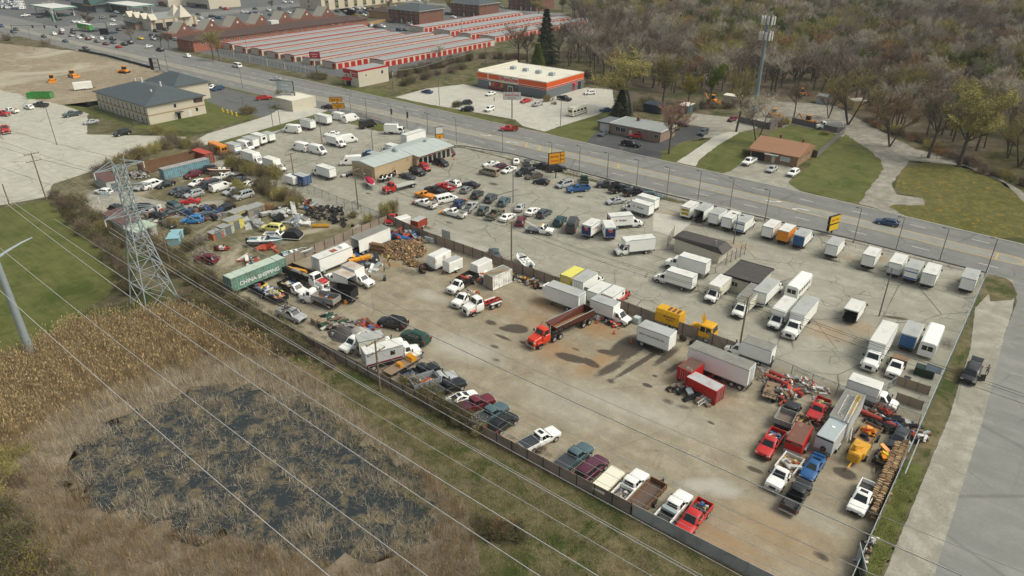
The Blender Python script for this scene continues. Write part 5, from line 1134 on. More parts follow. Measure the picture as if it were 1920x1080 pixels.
M_BSHING=mat('brown_shingles',(.075,.048,.042),.95,var=.25,scale=1.2);M_TSHING=mat('tan_shingles',(.30,.165,.095),.95,var=.25,scale=2.5);M_OBRICK=brick('orange_brick',(.40,.13,.075),(.30,.2,.15));M_DBRICK=brick('brown_brick',(.22,.085,.055),(.2,.15,.12));M_PBRICK=brick('pink_brick',(.33,.215,.16),(.34,.3,.25))
M_BEIGE=mat('beige_wall',(.56,.51,.40),.85,var=.06,scale=.3);M_TANB=mat('tan_band',(.36,.27,.16),.8);M_WIN=glassm();M_WFR=mat('window_frame_white',(.62,.62,.58),.6);M_ORANGE=mat('store_orange',(.62,.09,.012),.5,var=.06);M_STRED=mat('store_red',(.46,.012,.02),.5,var=.06)
M_SGREY=mat('store_grey',(.135,.155,.165),.8,var=.12,scale=.6);M_TROOF=mat('white_membrane_roof',(.66,.64,.53),.8,var=.07,scale=.25,dirt=.25,dirtc=(.45,.42,.33));M_FLATG=mat('grey_flat_roof',(.26,.29,.28),.85,var=.12,scale=.3,dirt=.3,dirtc=(.18,.2,.19))
M_TANW=ribbed('tan_metal_wall',(.46,.36,.22),1,2.2,.15,(.36,.28,.17));M_BRWN=ribbed('brown_deck_roof',(.060,.052,.046),1,1.1,.4,(.10,.09,.08),.35);M_GSTEEL=ribbed('pale_metal_roof',(.42,.47,.44),1,.8,.25,(.36,.38,.35))
CENT=lambda x0,x1,y0,y1:((x0+x1)/2,(y0+y1)/2)
def bld(name,label,cat,x0,x1,y0,y1,group=None):
 cx,cy=CENT(x0,x1,y0,y1);return thing(name,label,cat,(cx,cy,0),0,group),(x1-x0)/2,(y1-y0)/2
def walls(root,hx,hy,h,m,z=-.1):mb=MB();mb.box(-hx,hx,-hy,hy,z,h);return part('wall',mb,[m],root)
def hip(root,hx,hy,h,rise,m,ov=.5,ridge=None,name='roof',axis='x'):
 a,b=hx+ov,hy+ov;r=ridge if ridge is not None else(max(.05,a-b)if axis=='x' else max(.05,b-a));mb=MB();z=h;t=.18
 R0,R1=((-r,0,h+rise),(r,0,h+rise))if axis=='x' else((0,-r,h+rise),(0,r,h+rise))
 V=[(-a,-b,z),(a,-b,z),(a,b,z),(-a,b,z),(-a,-b,z+t),(a,-b,z+t),(a,b,z+t),(-a,b,z+t),R0,R1]
 F=[(3,2,1,0),(0,1,5,4),(1,2,6,5),(2,3,7,6),(3,0,4,7)]
 F+=[(4,5,9,8),(5,6,9),(6,7,8,9),(7,4,8)]if axis=='x' else[(4,5,8),(5,6,9,8),(6,7,9),(7,4,8,9)]
 mb.add(V,F);return part(name,mb,[m],root)
def flat(root,hx,hy,h,m,edge=None,ph=.3,ov=.0):
 mb=MB();mb.box(-hx-ov+.15,hx+ov-.15,-hy-ov+.15,hy+ov-.15,h-.02,h+.05);part('roof',mb,[m],root)
 mb=MB()
 for a in((-hx-ov-.03,hx+ov+.03,-hy-ov-.03,-hy-ov+.15),(-hx-ov-.03,hx+ov+.03,hy+ov-.15,hy+ov+.03),(-hx-ov-.03,-hx-ov+.15,-hy-ov+.15,hy+ov-.15),(hx+ov-.15,hx+ov+.03,-hy-ov+.15,hy+ov-.15)):mb.box(*a,h-ph,h+.14)
 part('fascia',mb,[edge or m],root)
WKIT={}
def window(root,x,y,z,w_,h_,face,m=None,fr=None,name='window',bars=1):
 """window in a wall facing -y or +x, its frame the part and its pane a sub-part"""
 k=(w_,h_,bars,(fr or M_WFR).name,(m or M_WIN).name)
 if k not in WKIT:
  mb=MB();t=.08
  for a in((-w_/2,w_/2,-h_/2,-h_/2+t),(-w_/2,w_/2,h_/2-t,h_/2),(-w_/2,-w_/2+t,-h_/2+t,h_/2-t),(w_/2-t,w_/2,-h_/2+t,h_/2-t))+tuple((-w_/2+w_*(i+1)/(bars+1)-.03,-w_/2+w_*(i+1)/(bars+1)+.03,-h_/2+t,h_/2-t)for i in range(bars)):mb.box(a[0],a[1],-.05,.03,a[2],a[3])
  g=MB();g.quad((-w_/2+.04,-.02,-h_/2+.04),(w_/2-.04,-.02,-h_/2+.04),(w_/2-.04,-.02,h_/2-.04),(-w_/2+.04,-.02,h_/2-.04));WKIT[k]=(mb.mesh('window',[fr or M_WFR],0),g.mesh('pane',[m or M_WIN],0))
 f,g=WKIT[k];o=inst(name,f,root,(x,y,z),0 if face=='-y' else R(90));inst('pane',g,o);return o
def pbox(name,root,a,m):mb=MB();mb.box(*a);return part(name,mb,[m],root)
# --- self storage rows
def px8(ox,oy,x,y,z):return P(ox+x/8,oy+y/8,z)
def storage(label,fl,fr,br,side=True,H=2.9,group='storage rows with red doors',front_door=True,nside=None,bright=False):
 x0,x1=fl.x,fr.x;y0=(fl.y+fr.y)/2;y1=br.y;root,hx,hy=bld('storage_building',label,'storage building',x0,x1,y0,y1,group);walls(root,hx,hy,H,M_CREAM)
 mb=MB();mb.add([(-hx+.1,-hy+.1,H),(hx-.1,-hy+.1,H),(hx-.1,hy-.1,H),(-hx+.1,hy-.1,H),(0,-hy+.1,H+.35),(0,hy-.1,H+.35)],[(0,4,5,3),(1,2,5,4),(0,1,4),(2,3,5)]);part('roof',mb,[M_GROOF],root)
 mb=MB()
 for a in((-hx-.06,hx+.06,-hy-.06,-hy+.1),(-hx-.06,hx+.06,hy-.1,hy+.06),(-hx-.06,-hx+.1,-hy+.1,hy-.1),(hx-.1,hx+.06,-hy+.1,hy-.1)):mb.box(*a,H-.14,H+.16)
 part('red_trim',mb,[M_RED],root)
 if('rd',)not in KIT:mb=MB();mb.box(-1.25,1.25,-.05,.05,0,2.3);[mb.box(-1.2,1.2,-.065,-.05,k*.3+.05,k*.3+.25)for k in range(7)];KIT[('rd',)]=mb.mesh('roll_door',[M_RDOOR],0)
 n=nside or int((y1-y0-2)/3.7)
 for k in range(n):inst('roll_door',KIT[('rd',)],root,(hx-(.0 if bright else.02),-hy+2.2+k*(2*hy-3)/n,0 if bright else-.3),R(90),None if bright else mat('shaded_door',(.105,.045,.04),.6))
 if front_door:inst('roll_door',KIT[('rd',)],root,(hx-1.6,-hy,0))
 for q in(-hx+.2,hx-.2):
  mb=MB();mb.cyl((q,-hy-.7,0),(q,-hy-.7,1.1),.12,n=6);part('yellow_bollard',mb,[mat('bollard_yellow',(.62,.42,.03),.6)],root)
z3=3.0
a4,a6,a8=(400,0),(600,0),(800,0)
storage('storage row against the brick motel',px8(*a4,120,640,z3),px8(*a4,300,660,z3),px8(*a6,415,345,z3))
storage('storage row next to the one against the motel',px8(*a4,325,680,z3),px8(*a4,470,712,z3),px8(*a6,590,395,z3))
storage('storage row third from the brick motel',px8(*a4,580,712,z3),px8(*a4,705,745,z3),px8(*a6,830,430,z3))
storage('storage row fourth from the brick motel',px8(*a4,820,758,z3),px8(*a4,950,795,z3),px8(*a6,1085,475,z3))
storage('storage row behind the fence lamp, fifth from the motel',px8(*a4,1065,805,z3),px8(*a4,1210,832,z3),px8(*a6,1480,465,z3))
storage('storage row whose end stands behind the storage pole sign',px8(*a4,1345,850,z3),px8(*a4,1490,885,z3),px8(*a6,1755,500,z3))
storage('storage row showing five red doors beside the round bush',px8(*a4,1635,900,z3),px8(*a4,1830,940,z3),px8(*a8,470,545,z3),bright=True)
_f=px8(*a6,930,912,z3);storage('storage row starting behind the storage office',Vector((_f.x-9.5,_f.y+2,z3)),_f,px8(*a8,850,575,z3),front_door=False,bright=True)
for lab,fl,fr,br in(('rear storage row beside the brick apartments',(-55,385,a8),(-50,410,a8),(1250,165,a8)),('rear storage row second from the brick apartments',(140,430,a8),(330,465,a8),(1615,205,a8)),('rear storage row third from the brick apartments',(480,485,a8),(655,510,a8),(1900,225,a8)),('rear storage row behind the tall bare tree',(790,520,a8),(1025,550,a8),(2000,320,a8))):
 f1=px8(*fr[2],fr[0],fr[1],z3)if lab!='rear storage row beside the brick apartments' else px8(*a6,1550,410,z3);f0=px8(*fl[2],fl[0],fl[1],z3)if lab!='rear storage row beside the brick apartments' else px8(*a6,1345,385,z3)
 storage(lab,f0,f1,px8(*br[2],br[0],br[1],z3),front_door=False,bright=True)
_a=P(1035,49,z3);storage('far storage row beyond the dark spruce',Vector((_a.x-9,_a.y,z3)),_a,P(1085,32,z3),front_door=False,bright=True);_a=P(1075,57,z3);storage('last storage row at the edge of the wood',Vector((_a.x-9,_a.y,z3)),_a,P(1122,36,z3),front_door=False,bright=True)
root,hx,hy=bld('storage_office','storage office with red awning and red sign panel','office',-235.2,-226.2,187,203);walls(root,hx,hy,6.4,M_CREAM);flat(root,hx,hy,6.4,M_GROOF,M_RED,.5)
pbox('red_fascia',root,(-hx-.08,-hx+4.2,-hy-.10,-hy-.01,4.9,6.4),M_RED);pbox('sign_panel',root,(hx-3.9,hx-.3,-hy-.10,-hy-.02,3.7,6.0),M_STRED)
text('CubeSmart',root,(hx-2.1,-hy-.12,5.3),(R(90),0,0),.72,M_WTXT,bold=.01);text('self storage',root,(hx-2.1,-hy-.12,4.4),(R(90),0,0),.45,M_WTXT)
mb=MB();mb.add([(-hx-.3,-hy,3.3),(hx-4.2,-hy,3.3),(hx-4.2,-hy-1.6,2.4),(-hx-.3,-hy-1.6,2.4),(-hx-.3,-hy,2.4),(hx-4.2,-hy,2.4)],[(0,3,2,1),(0,4,3),(1,2,5)]);part('awning',mb,[M_RED],root);pbox('glass_door',root,(-hx+1.2,hx-5,-hy-.06,-hy+.02,0,2.3),M_WIN)
for x in(-2.6,-.6):window(root,x,-hy,4.0,.9,1.2,'-y')
window(root,hx,4.6,4.3,1.2,1.4,'+x');window(root,hx,-4,4.3,1.0,.6,'+x')
# --- parts store
root,hx,hy=bld('auto_parts_store','low auto parts store with orange and red bands and cream roof','store',-189.5,-155.6,217,242.3);H=6.1
walls(root,hx,hy,3.3,M_SGREY);mb=MB();mb.box(-hx,hx,-hy,hy,3.3,H-.01);part('upper_wall',mb,[mat('store_cream',(.62,.58,.48),.7)],root);flat(root,hx,hy,H,M_TROOF,mat('store_coping',(.58,.55,.46),.7),.2);pbox('side_parapet',root,(-hx,-hx+.5,-hy+.2,hy,H+.15,H+.9),M_TROOF)
for n_,z0,z1,m in(('orange_band',4.1,5.85,M_ORANGE),('red_band',3.45,3.85,M_STRED)):
 for q in((-hx-.04,-11.8,-hy-.05,-hy+.02),(3.7,hx+.04,-hy-.05,-hy+.02),(hx-.02,hx+.05,-hy+.02,hy))+(((-11.2,-6.2,-hy-.05,-hy+.02),)if m==M_ORANGE else()):pbox(n_,root,q+(z0,z1),m)
mb=MB()
for k in range(7):mb.add([(-6.5+k*.34,-hy-.06,4.1),(-6.32+k*.34,-hy-.06,4.1),(-5.92+k*.34,-hy-.06,5.85),(-6.1+k*.34,-hy-.06,5.85)],[(0,1,2,3)])
part('speed_stripes',mb,[M_STRED],root)
text('AutoZone',root,(-.5,-hy-.10,4.9),(R(90),0,0),2.15,M_STRED,bold=.012,sx=.86)
pbox('storefront_glass',root,(-11.6,3.6,-hy-.06,-hy+.02,.1,3.35),M_WIN)
for x,c in((-10.5,LOADM[7]),(-8.7,M_ORANGE),(-7.0,M_STRED),(-4.6,M_ORANGE)):pbox('window_poster',root,(x-.55,x+.55,-hy-.10,-hy-.06,1.5,3.0),c)
pbox('red_sill',root,(-11.6,3.6,-hy-.09,-hy-.06,.75,.95),M_STRED)
mb=MB();mb.box(-1.5,1.0,-hy-.12,-hy-.06,0,2.6);part('entrance_frame',mb,[M_WFR],root);mb=MB();mb.box(-1.3,-.3,-hy-.14,-hy-.12,.1,2.3);mb.box(-.2,.8,-hy-.14,-hy-.12,.1,2.3);part('entrance_door',mb,[M_WIN],root)
for k in range(4):mb=MB();mb.bbox(-10+k*6.6,-7.8+k*6.6,-.8-k*.3,1.0-k*.3,H+.05,H+1.15,.1);part('roof_unit',mb,[M_STEEL],root)
pbox('side_door',root,(hx,hx+.05,5.2,6.3,0,2.3),M_STRED);pbox('loading_door',root,(hx,hx+.05,8.6,10.6,0,3.0),M_DARK);mb=MB();mb.add([(hx,4.9,3.2),(hx,6.6,3.2),(hx+1.2,6.6,2.5),(hx+1.2,4.9,2.5)],[(0,3,2,1)]);part('awning',mb,[M_STRED],root)
# --- hotel
root,hx,hy=bld('hotel','two storey cream hotel with a big grey hipped roof','hotel',-271.5,-235.3,106,126);walls(root,hx,hy,6.0,M_BEIGE);hip(root,hx,hy,6.0,3.3,M_SHING,.7)
pbox('tan_band',root,(-hx-.03,hx+.03,-hy-.03,hy+.03,2.75,3.2),M_TANB)
for k in range(12):
 x=-hx+2+k*2.95
 for z in(1.55,4.6):window(root,x,-hy,z,.85,1.5,'-y',bars=0);pbox('air_conditioner',root,(x-.4,x+.4,-hy-.12,-hy+.01,z-1.25,z-.85),M_SGREY)
for y,z in((-.5,4.6),(6.5,4.9),(6.8,2.0)):window(root,hx,y,z,1.0,1.4,'+x',bars=0)
pbox('side_door',root,(hx,hx+.06,-.4,.7,0,2.2),M_DARK);pbox('porch_roof',root,(hx,hx+1.6,-1.0,1.3,2.4,2.6),M_SHING);pbox('white_door',root,(hx,hx+.06,3.6,4.8,0,2.3),M_WFR);pbox('sign_board',root,(hx,hx+.1,6.8,9.4,4.2,5.6),M_BSHING)
mb=MB()
for x,y,z in((-12,2,8.5),(-6,1.5,9.6),(4,3,9.3),(9,-3,8.2)):mb.cyl((x,y,z-.8),(x,y,z+.9),.3,n=7)
part('roof_vent',mb,[M_WFR],root)
root,hx,hy=bld('hotel_wing','rear wing of the hotel with a dark grey roof','hotel',-276,-256,126.8,140);walls(root,hx,hy,6.0,M_BEIGE);hip(root,hx,hy,6.0,3.4,M_SHING,.6)
# --- tan garage and showroom
root,hx,hy=bld('tan_garage','tan metal garage with a pale metal roof','garage',-144.0,-135.2,114,127.5);walls(root,hx,hy,3.8,M_TANW)
mb=MB();mb.add([(-hx-.2,-hy-.2,3.8),(hx+.2,-hy-.2,3.8),(hx+.2,hy,3.8),(-hx-.2,hy,3.8),(-1,-hy-.2,4.5),(-1,hy,4.5)],[(0,4,5,3),(1,2,5,4),(0,1,4),(2,3,5),(0,3,2,1)]);part('roof',mb,[M_GSTEEL],root)
for x in(-2.1,1.7):pbox('roll_door',root,(x-1.4,x+1.4,-hy-.05,-hy+.02,0,2.8),mat('tan_door',(.36,.27,.16),.7))
pbox('side_door',root,(hx-.02,hx+.05,-.8,.3,0,2.2),mat('tan_door',(.36,.27,.16),.7));pbox('wall_vent',root,(hx-.02,hx+.06,4.6,5.4,2.6,3.3),M_TANB)
mb=MB();mb.bbox(-.8,.6,hy-2.5,hy-1.3,4.4,5.3,.1);part('roof_unit',mb,[M_STEEL],root)
root,hx,hy=bld('car_showroom','low showroom with a pale roof and a glass front joined to the garage','showroom',-145.4,-133.9,127.7,141.2);walls(root,hx,hy,3.5,M_TANB)
mb=MB();mb.add([(-hx-.4,-hy+.1,3.6),(hx+.9,-hy+.1,3.5),(hx+.9,hy+.6,3.5),(-hx-.4,hy+.6,3.6),(-1,-hy+.1,4.4),(-1,hy+.6,4.4)],[(0,4,5,3),(1,2,5,4),(0,1,4),(2,3,5),(0,3,2,1)]);part('roof',mb,[M_GSTEEL],root)
for k in range(7):y=-hy+1.0+k*1.8;window(root,hx,y+.5,1.6,1.5,2.4,'+x',bars=0)
pbox('red_awning_sign',root,(hx+.02,hx+.12,-hy+4.4,-hy+7.0,2.9,3.4),M_STRED);pbox('yellow_awning_sign',root,(hx+.02,hx+.12,hy-4.2,hy-1.4,2.9,3.4),M_PLATE);mb=MB();mb.cyl((-.5,3,4.2),(-.5,3,4.9),.5,n=8);part('roof_vent',mb,[M_STEEL],root)
# --- cabins in the lot
root,hx,hy=bld('brown_roofed_cabin','long pale cabin with a dark brown ribbed roof and sloped eave','cabin',-55.2,-45.6,122.6,126.6);walls(root,hx,hy,2.9,M_CREAM)
mb=MB();mb.add([(-hx-.6,-hy-.2,2.9),(hx+.8,-hy-.2,2.2),(hx+.8,hy+.4,2.2),(-hx-.6,hy+.4,2.9),(-hx+.3,-hy+.1,3.35),(hx-.5,-hy+.1,3.35),(hx-.5,hy-.1,3.35),(-hx+.3,hy-.1,3.35)],[(0,1,5,4),(1,2,6,5),(2,3,7,6),(3,0,4,7),(4,5,6,7),(3,2,1,0)]);part('roof',mb,[M_BRWN],root);mb=MB();mb.cyl((3.2,-.6,3.2),(3.2,-.6,4.1),.15,n=7);part('roof_vent',mb,[M_STEEL],root);pbox('side_door',root,(hx-.02,hx+.05,-.6,.5,0,2.1),M_WFR)
root,hx,hy=bld('flat_roofed_cabin','square pale cabin with a brown deck roof beside the truck with the ladder rack','cabin',-40.5,-34.6,113.3,120.4);walls(root,hx,hy,2.9,M_CREAM);mb=MB();mb.box(-hx-.25,hx+.25,-hy-.25,hy+.25,2.9,3.1);part('roof',mb,[M_BRWN],root);mb=MB();mb.box(-hx-.3,hx+.3,-hy-.3,-hy-.22,2.75,3.16);mb.box(-hx-.3,hx+.3,hy+.22,hy+.3,2.75,3.16);part('eave_board',mb,[M_DARK],root);window(root,-1,-hy,1.6,1.2,1.0,'-y')
# --- brick office, house
root,hx,hy=bld('brick_office','single storey pink brick office with a flat grey roof','office',-112,-94.6,191.2,200.8);walls(root,hx,hy,3.2,M_PBRICK);flat(root,hx,hy,3.25,M_FLATG,M_WFR,.15,.3)
for x in(-6.0,-4.2):window(root,x,-hy,1.75,1.7,1.5,'-y',bars=1)
window(root,1.6,-hy,1.8,1.9,1.4,'-y',bars=2);window(root,7.4,-hy,1.7,1.3,1.2,'-y',bars=1);pbox('front_door',root,(-2.0,-1.0,-hy-.05,-hy+.02,0,2.15),M_WFR)
mb=MB();mb.box(-3.6,-2.8,2.4,3.4,3.2,4.4);part('chimney',mb,[M_DBRICK],root)
root,hx,hy=bld('garage_wing','dark roofed garage with a white door joined to the brick office','garage',-117.6,-112.4,192.6,200);walls(root,hx,hy,2.6,M_PBRICK);flat(root,hx,hy,2.62,M_SGREY,M_SGREY,.2,.3);pbox('garage_door',root,(-1.7,1.7,-hy-.05,-hy+.02,0,2.2),M_WFR)
root,hx,hy=bld('bungalow','brick bungalow with a tan shingle roof and small porch','house',-67.4,-54.2,193,206);walls(root,hx,hy,2.8,brick('tan_brick',(.34,.19,.10),(.33,.28,.2)))
mb=MB();a,b=hx+.5,hy+.5;mb.add([(-a,-b,2.75),(a,-b,2.75),(a,b,2.75),(-a,b,2.75),(-a,1.2,4.9),(a,1.2,4.9),(-a,-b,2.95),(a,-b,2.95),(a,b,2.95),(-a,b,2.95)],[(0,1,7,6),(6,7,5,4),(8,9,4,5),(2,3,9,8),(3,2,1,0),(0,6,4,9,3),(1,2,8,5,7)]);part('roof',mb,[M_TSHING],root)
mb=MB();mb.add([(-a+.2,-b-.3,2.5),(-.9,-b-.3,2.5),(-.9,-2.2,4.05),(-a+.2,-2.2,4.05),(-a+.2,-b-.3,2.7),(-.9,-b-.3,2.7),(-.9,-2.2,4.3),(-a+.2,-2.2,4.3)],[(4,5,6,7),(0,1,5,4),(1,2,6,5),(2,3,7,6),(3,0,4,7)]);part('lower_roof',mb,[M_TSHING],root)
for x,y in((-1.6,2.2),(4.9,1.6)):pbox('chimney',root,(x-.3,x+.3,y-.3,y+.3,4,5.8),M_DBRICK)
pbox('carport_shade',root,(-a+1.0,-2.4,-hy-.06,-hy+.02,0,2.3),M_DARK);window(root,3.2,-hy,1.6,2.6,1.2,'-y',mat('pale_pane',(.45,.52,.55),.3));pbox('front_door',root,(-.4,.5,-hy-.06,-hy+.02,0,2.1),M_WFR);pbox('porch_roof',root,(-2.2,1.6,-hy-1.8,-hy,2.4,2.55),M_FLATG);window(root,hx,2.5,1.7,1.0,1.3,'+x');window(root,hx,-2,1.6,.9,1.2,'+x')
# --- brick blocks, motel, beige block
def apt(label,x0,x1,y0,y1,h=8.0):
 root,hx,hy=bld('apartment_block',label,'apartment building',x0,x1,y0,y1,'brick apartment blocks');walls(root,hx,hy,h,M_DBRICK);hip(root,hx,hy,h,3.4,M_SHING,.9,4);mb=MB();a,b=hx+.95,hy+.95;[mb.box(*q,h-.1,h+.12)for q in((-a,a,-b,-b+.08),(-a,a,b-.08,b),(-a,-a+.08,-b+.08,b-.08),(a-.08,a,-b+.08,b-.08))];part('eave_gutter',mb,[M_WFR],root)
 for z in(1.2,4.0,6.8):
  for k in range(6):
   if not(z<3 and k in(2,4)):window(root,-hx+2.6+k*4.6,-hy,z,1.3,1.3,'-y')
 for k in(2,4):pbox('entrance_door',root,(-hx+2.6+k*4.6-.6,-hx+2.6+k*4.6+.6,-hy-.07,-hy+.02,0,2.6),M_WFR);pbox('entrance_hood',root,(-hx+1.4+k*4.6,-hx+3.8+k*4.6,-hy-1.4,-hy,2.8,3.3),M_SHING)
 window(root,hx,-2,6.8,.9,1,'+x')
apt('brick apartment block beside the storage rows with a grey hipped roof',-368.5,-340.5,335,357);apt('second brick apartment block further along the storage rows',-361,-335,387,408)
apt('third brick apartment block half hidden at the top of the photo',-352,-326,440,462)
root,hx,hy=bld('brick_motel','long orange brick motel with a dark brown roof','motel',-372,-356.5,191,306);walls(root,hx,hy,5.2,M_OBRICK);hip(root,hx,hy,5.2,2.3,M_BSHING,.8,axis='y')
for k in range(20):
 y=-hy+5+k*5.5;window(root,hx,y,3.9,.9,1.3,'+x',bars=0);window(root,hx,y+1.3,3.9,.9,1.3,'+x',bars=0)
for z in(1.5,4):window(root,4.5,-hy,z,1.1,1.2,'-y')
pbox('white_dormer',root,(-6,-2,-4,1,5.8,9.0),M_WFR)
root,hx,hy=bld('gabled_brick_row','brick row with a zigzag of pointed gables','shops',-414,-404,205,322);walls(root,hx,hy,3,M_DBRICK);n=7;L_=2*hy/n
for k in range(n):
 y0=-hy+k*L_;yc=y0+L_/2;V_=[(hx+.1,y0+3,3),(hx+.1,y0+L_-3,3),(hx+.1,yc,8.5),(-hx,yc,8.5),(-hx,y0+3,3),(-hx,y0+L_-3,3)]
 part('gable',MB().add(V_,[(0,1,2),(4,3,5)]),[M_DBRICK],root);part('gable_roof',MB().add([(x*.99,y,z-.06)for x,y,z in V_],[(0,2,3,4),(1,5,3,2)]),[mat('pale_gable_roof',(.36,.34,.28),.8)],root);part('gable_window',MB().add([(hx+.13,yc-.8,5.4),(hx+.13,yc,4.6),(hx+.13,yc+.8,5.4),(hx+.13,yc,6.2)],[(0,1,2,3)]),[M_WFR],root)
root,hx,hy=bld('beige_block','beige concrete block with tall striped window bays','apartment building',-478,-452,346,440);walls(root,hx,hy,13,M_BEIGE)
for k in range(10):
 y=-hy+5+k*9;mb=MB();mb.box(hx-.05,hx+.12,y-1.6,y+1.6,.5,12.5);part('window_bay',mb,[mat('olive_spandrel',(.17,.15,.05),.7)],root)
 for z in(2,5.5,9,11.8):window(root,hx+.12,y,z,2.6,1.5,'+x')
for z in(2,5.5,9):window(root,-2,-hy,z,2,1.5,'-y')
flat(root,hx,hy,13,M_FLATG,M_SHING,.8,.4)
root,hx,hy=bld('wooden_shed_house','tan wooden building with a brown hipped roof behind the storage rows','house',-396,-372,342,356);walls(root,hx,hy,4.2,mat('tan_boards',(.40,.25,.12),.8,var=.15));hip(root,hx,hy,4.2,2.6,M_BSHING,.6)
# --- plaza, filling station, shops at the top
root,hx,hy=bld('plaza_building','cream plaza building with arched bays and pointed gables','restaurant',-482,-448,216,246);walls(root,hx,hy,6,M_CREAM);flat(root,hx,hy,6.05,M_FLATG,M_TANB,.4)
mb=MB()
for k in range(4):x=-hx+3+k*9;mb.add([(x,-hy-.1,6),(x+6,-hy-.1,6),(x+3,-hy-.1,9.2),(x+3,-hy+4,9.2),(x,-hy+4,6),(x+6,-hy+4,6)],[(0,1,2),(0,2,3,4),(1,5,3,2)])
part('gable',mb,[M_CREAM],root);mb=MB()
for k in range(2):mb.add([(hx-14+k*8,hy-12,6),(hx-6+k*8,hy-12,6),(hx-6+k*8,hy-4,6),(hx-14+k*8,hy-4,6),(hx-10+k*8,hy-8,13)],[(0,1,4),(1,2,4),(2,3,4),(3,0,4)])
part('pyramid_roof',mb,[M_CREAM],root)
for k in range(4):pbox('garage_opening',root,(hx-.05,hx+.08,-hy+3+k*6.5,-hy+7.5+k*6.5,0,4),M_DARK if k<2 else M_BEIGE)
for k in range(5):pbox('pier',root,(hx,hx+.3,-hy+1.6+k*6.5,-hy+2.6+k*6.5,0,6),M_TANB)
pbox('entrance_porch',root,(-6,6,-hy-4,-hy,0,4),M_PBRICK);pbox('porch_roof',root,(-7,7,-hy-5,-hy,4,4.5),M_SHING)
M_GRNB=mat('canopy_green',(.01,.20,.10),.5);
def canopy(label,x0,x1,y0,y1):
 root,hx,hy=bld('fuel_canopy',label,'canopy',x0,x1,y0,y1,'filling station canopies');mb=MB();mb.box(-hx,hx,-hy,hy,5.2,6.0);part('canopy_roof',mb,[M_WFR],root);mb=MB();[mb.box(*q,5.45,6.1)for q in((-hx-.1,hx+.1,-hy-.1,-hy),(-hx-.1,hx+.1,hy,hy+.1),(-hx-.1,-hx,-hy,hy),(hx,hx+.1,-hy,hy))];part('green_band',mb,[M_GRNB],root)
 for x in(-hx+3,hx-3):
  for y in(-hy+2,hy-2):pbox('column',root,(x-.35,x+.35,y-.35,y+.35,0,5.2),M_WFR)
 for x in(-hx+5,0,hx-5):mb=MB();mb.bbox(x-.6,x+.6,-.5,.5,0,1.9,.1);part('fuel_pump',mb,[M_GRNB],root)
canopy('green edged filling station canopy by the junction',-598,-560,206,222);canopy('second green edged canopy beside the station shop',-572,-530,246,262)
root,hx,hy=bld('filling_station_shop','filling station shop with a dark green pitched roof','shop',-610,-570,238,262);walls(root,hx,hy,5,M_SGREY);hip(root,hx,hy,5,6,M_SHING,2);mb=MB();mb.add([(hx-12,-hy-3,5),(hx+2,-hy-3,5),(hx-5,-hy-3,11),(hx-5,hy,11)],[(0,1,2),(0,2,3),(1,3,2)]);part('gable',mb,[mat('green_roof',(.03,.075,.06),.7)],root);pbox('yellow_fascia',root,(hx-12,hx+2.2,-hy-3.15,-hy-3.02,4.6,5.1),M_PLATE)
for lab,x0,x1,y0,y1,h,m in(('low white roofed shop at the far left edge',-700,-640,262,290,5,M_TROOF),('cream shop with a white flat roof at the top of the photo',-560,-525,300,326,8,M_TROOF),('red roofed diner near the filling station',-580,-562,288,300,5,M_STRED),('grey roofed shop beyond the back road',-500,-420,470,500,6,M_FLATG)):
 root,hx,hy=bld('shop',lab,'shop',x0,x1,y0,y1);walls(root,hx,hy,h,M_BEIGE);flat(root,hx,hy,h+.05,m,M_WFR,.5);pbox('shop_front',root,(-hx+3,hx-3,-hy-.08,-hy+.02,.2,3),M_WIN);pbox('red_sign',root,(-hx+6,-hx+12,-hy-.14,-hy-.02,h-2.6,h-1.4),M_STRED)
root,hx,hy=bld('white_house','white house with a brown roof and dormers in the trees','house',-396,-380,600,612);walls(root,hx,hy,5,M_WFR);hip(root,hx,hy,5,4.5,M_BSHING,.5,hx);[pbox('dormer',root,(x-1.2,x+1.2,-hy,-1,6,8.2),M_WFR)for x in(-4,0,4)]
root,hx,hy=bld('tan_shed','plain tan shed beside the hotel car park','shed',-223.5,-213.5,146,156);walls(root,hx,hy,3.6,M_CREAM);flat(root,hx,hy,3.65,M_TROOF,M_CREAM,.2)
# --- junkyard sheds and containers
def shed(label,c,lx,ly,h,wm,rm,rz=0,name='shed',rise=.3,opening=False):
 root=thing(name,label,'shed',(c[0],c[1],0),R(rz));mb=MB();mb.box(-lx/2,lx/2,-ly/2,ly/2,-.05,h);part('wall',mb,[wm],root);mb=MB();a,b=lx/2+.15,ly/2+.15;mb.add([(-a,-b,h),(a,-b,h),(a,b,h),(-a,b,h),(-a,-b,h+.08),(a,-b,h+.08),(a,b,h+.08+rise),(-a,b,h+.08+rise)],[(3,2,1,0),(0,1,5,4),(1,2,6,5),(2,3,7,6),(3,0,4,7),(4,5,6,7)]);part('roof',mb,[rm],root)
 pbox('door',root,(lx/2-.02,lx/2+.05,-.7,.7,0,2),M_DARK if opening else M_SGREY);return root
M_DEC=ribbed('brown_sheet_roof',(.13,.065,.055),0,1.0,.4,(.2,.15,.13));M_WEA=mat('weathered_white',(.42,.44,.42),.8,var=.2,dirt=.5,dirtc=(.25,.22,.18));M_YSH=mat('faded_yellow',(.46,.40,.13),.8,var=.2,dirt=.4,dirtc=(.25,.2,.1));M_SROOF=mat('shed_grey_roof',(.30,.31,.29),.8,var=.15,dirt=.4,dirtc=(.2,.2,.18))
